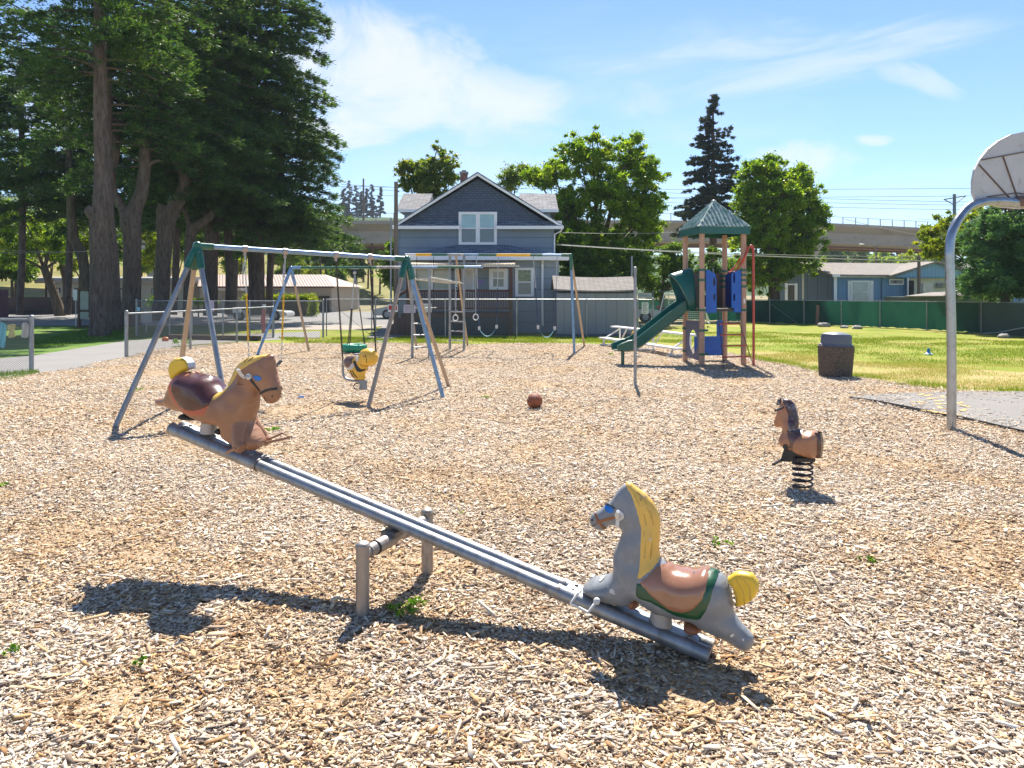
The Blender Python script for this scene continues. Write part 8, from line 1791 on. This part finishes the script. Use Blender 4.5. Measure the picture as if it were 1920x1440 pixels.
m = M().bx(c[0] - w_ * .35, c[0] + w_ * .4, yt - .058, yt - .053, c[2] - .03, c[2] + .0); m.build('blue_stripe', pm('faded_blue_print', (0.08, 0.25, 0.45), 0.7), t, smooth=False)
M().bx(c[0] - w_ * .4, c[0] + w_ * .3, yt - .058, yt - .053, c[2] + .05, c[2] + .065).bx(c[0] - w_ * .1, c[0] + w_ * .42, yt - .058, yt - .053, c[2] - .075, c[2] - .06).build('orange_stripe', pm('faded_orange_print', (0.5, 0.2, 0.08), 0.7), t, smooth=False)
t, c, w_, h_ = sign(394, 401, 565, 584, 28.6, lil, 'narrow pinkish notice on the back fence beside the green jointed swing leg'); lines(t, c, w_, h_, 6, 28.6, inkg)
t, c, w_, h_ = sign(257, 263, 576, 583, 28.9, pm('light_blue_tag', (0.35, 0.55, 0.65), 0.6), 'small light blue tag at the left end post of the back fence')
for (x0, x1, y0, y1, col, lab) in ((264, 283, 586, 605, (0.5, 0.47, 0.42), 'pale board leaning by the fence under the conifers'), (436, 451, 577, 586, (0.66, 0.66, 0.64), 'white tilted mailbox lid behind the back fence'), (492, 497, 571, 577, (0.66, 0.66, 0.64), 'small white lamp head behind the back fence')):
    tag(M().bx(HX(x0, 31), HX(x1, 31), 31, 31.1, HZz(y1, 31), HZz(y0, 31)).bx(HX((x0 + x1) / 2, 31) - .02, HX((x0 + x1) / 2, 31) + .02, 31.02, 31.06, 0, HZz(y1, 31)).build('white_board', pm('pale_board_' + str(x0), col, 0.7), smooth=False, origin=(HX(x0, 31), 31, 0)), lab, 'board')
tag(M().tube([(HX(494, 31), 31, 0), (HX(494, 31), 31, HZz(580, 31))], .07, 10).tube([(HX(493, 31), 31, HZz(606, 31)), (HX(493, 31), 31, HZz(593, 31))], .09, 10).build('marker_post', pm('pale_red_marker', (0.5, 0.12, 0.1), 0.6), origin=(HX(494, 31), 31, 0)), 'red banded marker post behind the yellow swing chain', 'post')
# cloths hanging on the near left fence
def fpt(x, y, off=0.03):
    a, b = Vector(P3(-120, 705)), Vector(P3(59, 697)); dv = b - a; u = (x - 960) / FOC; tt = (u * a.y - a.x) / (dv.x - u * dv.y); p = a + dv * tt; return Vector((p.x, p.y - off, HZz(y, p.y)))
def cloth(pts, mat, label, n=7):
    q = catmull(pts, 3); P, F = cdt_fill(q, 2.0); vs = [fpt(x, y, .035 + .018 * math.sin(x * .9 + y * .15)) for x, y in P]; m = M().add(vs + [v_ + Vector((0, .006, 0)) for v_ in vs], [tuple(int(i) for i in f) for f in F] + [tuple(len(P) + int(i) for i in f[::-1]) for f in F])
    tag(m.build('hanging_cloth', mat, origin=tuple(vs[0])), label, 'cloth', 'cloths hung on the left fence')
cloth([(-4, 607), (12, 606), (13, 620), (11, 640), (12, 650), (4, 651), (3, 640), (1, 650), (-6, 650)], pm('light_blue_towel', (0.22, 0.50, 0.56), 0.9, trans=0.2), 'light blue towel hanging at the far left of the near fence')
cloth([(16, 609), (32, 608), (28, 618), (31, 630), (23, 633), (17, 632), (19, 620), (15, 614)], pm('yellowish_rag', (0.52, 0.50, 0.28), 0.9, trans=0.2), 'pale yellow rag hanging in the middle of the near fence')
cloth([(43, 606), (54, 606), (56, 618), (54, 632), (43, 632), (42, 620)], pm('pale_grey_rag', (0.46, 0.47, 0.45), 0.9, trans=0.2), 'pale grey rag hanging by the end post of the near fence')
# timber edging and small things behind the first fence
M_ = M().bar(W(318, 643, 26.5) * 1 if False else Vector((HX(318, 27), 27, .09)), Vector((HX(487, 26.2), 26.2, .09)), .18, .20); tag(M_.build('timber_edging', pm('dark_sleeper_wood', (0.10, 0.065, 0.045), 0.85, 0, 0.2, 3), smooth=False, origin=(HX(400, 26.6), 26.6, 0)), 'long dark timber edging beam behind the first fence run', 'timber')
g = Vector((HX(310, 26), 26, .0)); tag(M().sphere((g.x, g.y, .08), .11, 10, 7, (1.2, .8, .8)).build('orange_toy', pm('orange_toy_plastic', (0.7, 0.16, 0.05), 0.4), origin=tuple(g)), 'small orange toy on the ground behind the first fence run', 'toy')
g = G(565, 750); tag(M().box((g.x, g.y, .05), (.09, .06, .03), .5).build('blue_scrap', pm('bright_blue_scrap', (0.03, 0.2, 0.6), 0.4), smooth=False, origin=tuple(g), bevel=.006), 'small bright blue scrap lying on the wood chips', 'scrap')
g = G(1741, 666); t = thing('lawn_sprinkler', tuple(g), 'small blue lawn sprinkler with white base spraying on the right lawn', 'sprinkler')
M().lathe(g + Vector((0, 0, .02)), [(.10, 0), (.11, .02), (.05, .05)], 14).build('base', pm('pale_blue_base', (0.4, 0.6, 0.7), 0.4), t); M().lathe(g + Vector((0, 0, .06)), [(.045, 0), (.04, .08), (.015, .14)], 12).build('nozzle', pm('strong_blue_plastic', (0.01, 0.2, 0.5), 0.4), t)
rs = random.Random(9)
for k_, (x, y, s_, lab) in enumerate(((1883, 634, .20, 'rounded pale rock on the grass near the dark end of the green fence'), (1607, 617, .2, 'pale stone at the foot of the green fence below the home corner'), (1583, 615.5, .16, 'smaller pale stone just left of another at the green fence foot'), (1545, 613, .26, 'low stone heap beside the leaning brown board'))):
    g = G(x, y); m = M().sphere((g.x, g.y, s_ * .3), s_, 12, 8, (1.2, .9, .6)); m.v = [tuple(c_ + rs.uniform(-.12, .12) * s_ for c_ in v_) for v_ in m.v]; tag(m.build('rock', pm('grey_field_stone', (0.30, 0.28, 0.26), 0.9, 0, 0.2, 8), origin=tuple(g)), lab, 'rock')
for k_, (x, y, lab) in enumerate(((1516, 614, 'left'),)): pass
# weeds
weed_m = ramp_mat('fresh_weed_leaves', 'tint', [(0, (0.04, 0.12, 0.015)), (0.5, (0.10, 0.24, 0.02)), (1, (0.26, 0.42, 0.04))], 0.45, 0.45)
def weed(x, y, r, h, n, seed, label, ln=.022, wd=.012, flat=0.5):
    g = G(x, y); rr = random.Random(seed); m = M(); vs = []; F = []; ti = []
    t = thing('weed', tuple(g), label, 'plant', 'weeds growing through the wood chips'); cen = []
    for k in range(max(3, n // 14)):
        a = rr.uniform(0, 2 * PI); q = r * math.sqrt(rr.random()); tip = Vector((g.x + q * math.cos(a), g.y + q * math.sin(a), .03 + h * rr.uniform(.5, 1))); m.tube([Vector((g.x + q * .3 * math.cos(a), g.y + q * .3 * math.sin(a), .01)), tip], .0016, 4); cen.append(tip)
    m.build('stem', pm('weed_stem', (0.14, 0.2, 0.05), 0.6), t); leaf_mesh('leaves', [tuple(c_) for c_ in cen], None, [r * .28 + .008] * len(cen), n, ln, wd, weed_m, seed, t, up=.3, out=.6, rnd=.6, shell=.1, squash=flat)
weed(765, 1160, .095, .055, 420, 1, 'dense bright green weed clump beside the near seesaw post', .016, .010)
weed(258, 1270, .022, .06, 26, 2, 'tiny upright yellow green seedling in the lower left chips', .03, .016)
weed(8, 1240, .055, .03, 120, 3, 'pale green weed patch cut by the left edge', .018, .01)
weed(512, 812, .10, .04, 150, 4, 'small weed tuft under the brown horse hooves', .03, .014)
weed(1350, 1032, .08, .03, 110, 5, 'low weed patch right of the grey horse saddle', .022, .012)
weed(1628, 1062, .06, .035, 80, 6, 'small weed patch in the chips at the right', .022, .012)
weed(855, 973, .055, .02, 60, 7, 'thin yellow green weed behind the far seesaw post', .018, .01)
weed(4, 922, .06, .05, 60, 8, 'thin weed at the left edge above the bare patch', .03, .012)
weed(912, 750, .12, .04, 60, 9, 'faint weed left of the basketball', .03, .014)
weed(255, 738, .16, .05, 120, 10, 'weed strip beside the left swing leg', .035, .015)
weed(340, 650, .30, .20, 260, 11, 'bushy weeds at the foot of the first fence posts', .07, .03)
weed(1148, 668, .0 + .12, .05, 60, 12, 'small weed by the slide end', .04, .02)
# low hedge before the garage building
hd_ = thing('trimmed_hedge', (HX(560, 52), 52, 0), 'bright trimmed hedge in front of the tan garage building', 'hedge')
cc = []; rr_ = []
for i in range(26): cc.append(tuple(W(462 + i * 5, 558 + (i % 3), 52))); rr_.append(.34)
for i in range(6): cc.append(tuple(W(588, 562 + i * 5, 50.5))); rr_.append(.32)
leaf_mesh('leaves', cc, None, rr_, 15000, .11, .07, leaf_yellow, 90, hd_)
M().bx(HX(465, 52), HX(588, 52), 51.9, 52.1, 0, HZz(562, 52)).build('stems', bark_brown, hd_, smooth=False)
for k_, (x, w_, lab) in enumerate(((395, 10, 'low green shrub left of the pale awning'), (372, 12, 'round green shrub between the swing legs'), (300, 22, 'low dark shrub under the long cream building'))):
    t = thing('low_shrub', (HX(x, 50), 50, 0), lab, 'shrub'); leaf_mesh('leaves', [tuple(W(x + w_ * q, 566, 50)) for q in (-.6, 0, .6)], None, [w_ * 50 / FOC * .7] * 3, 1500, .12, .07, leaf_mid if k_ == 2 else leaf_bright, 91 + k_, t); M().tube([(HX(x, 50), 50, 0), (HX(x, 50), 50, .8)], .05, 5).build('stem', bark_brown, t)
# air: a box of faint haze round everything
hb_ = M().bx(-1600, 1600, -80, 1200, -2.5, 110)
hm = bpy.data.materials.new('thin_summer_air'); hm.use_nodes = True; t = hm.node_tree
for n in list(t.nodes):
    if n.type != 'OUTPUT_MATERIAL': t.nodes.remove(n)
pv = t.nodes.new('ShaderNodeVolumePrincipled'); pv.inputs['Color'].default_value = (0.75, 0.86, 1.0, 1); pv.inputs['Density'].default_value = 0.0003; pv.inputs['Anisotropy'].default_value = 0.0
t.links.new(pv.outputs[0], [n for n in t.nodes if n.type == 'OUTPUT_MATERIAL'][0].inputs['Volume'])
hz_box = hb_.build('haze', hm, smooth=False); hz_box['kind'] = 'stuff'
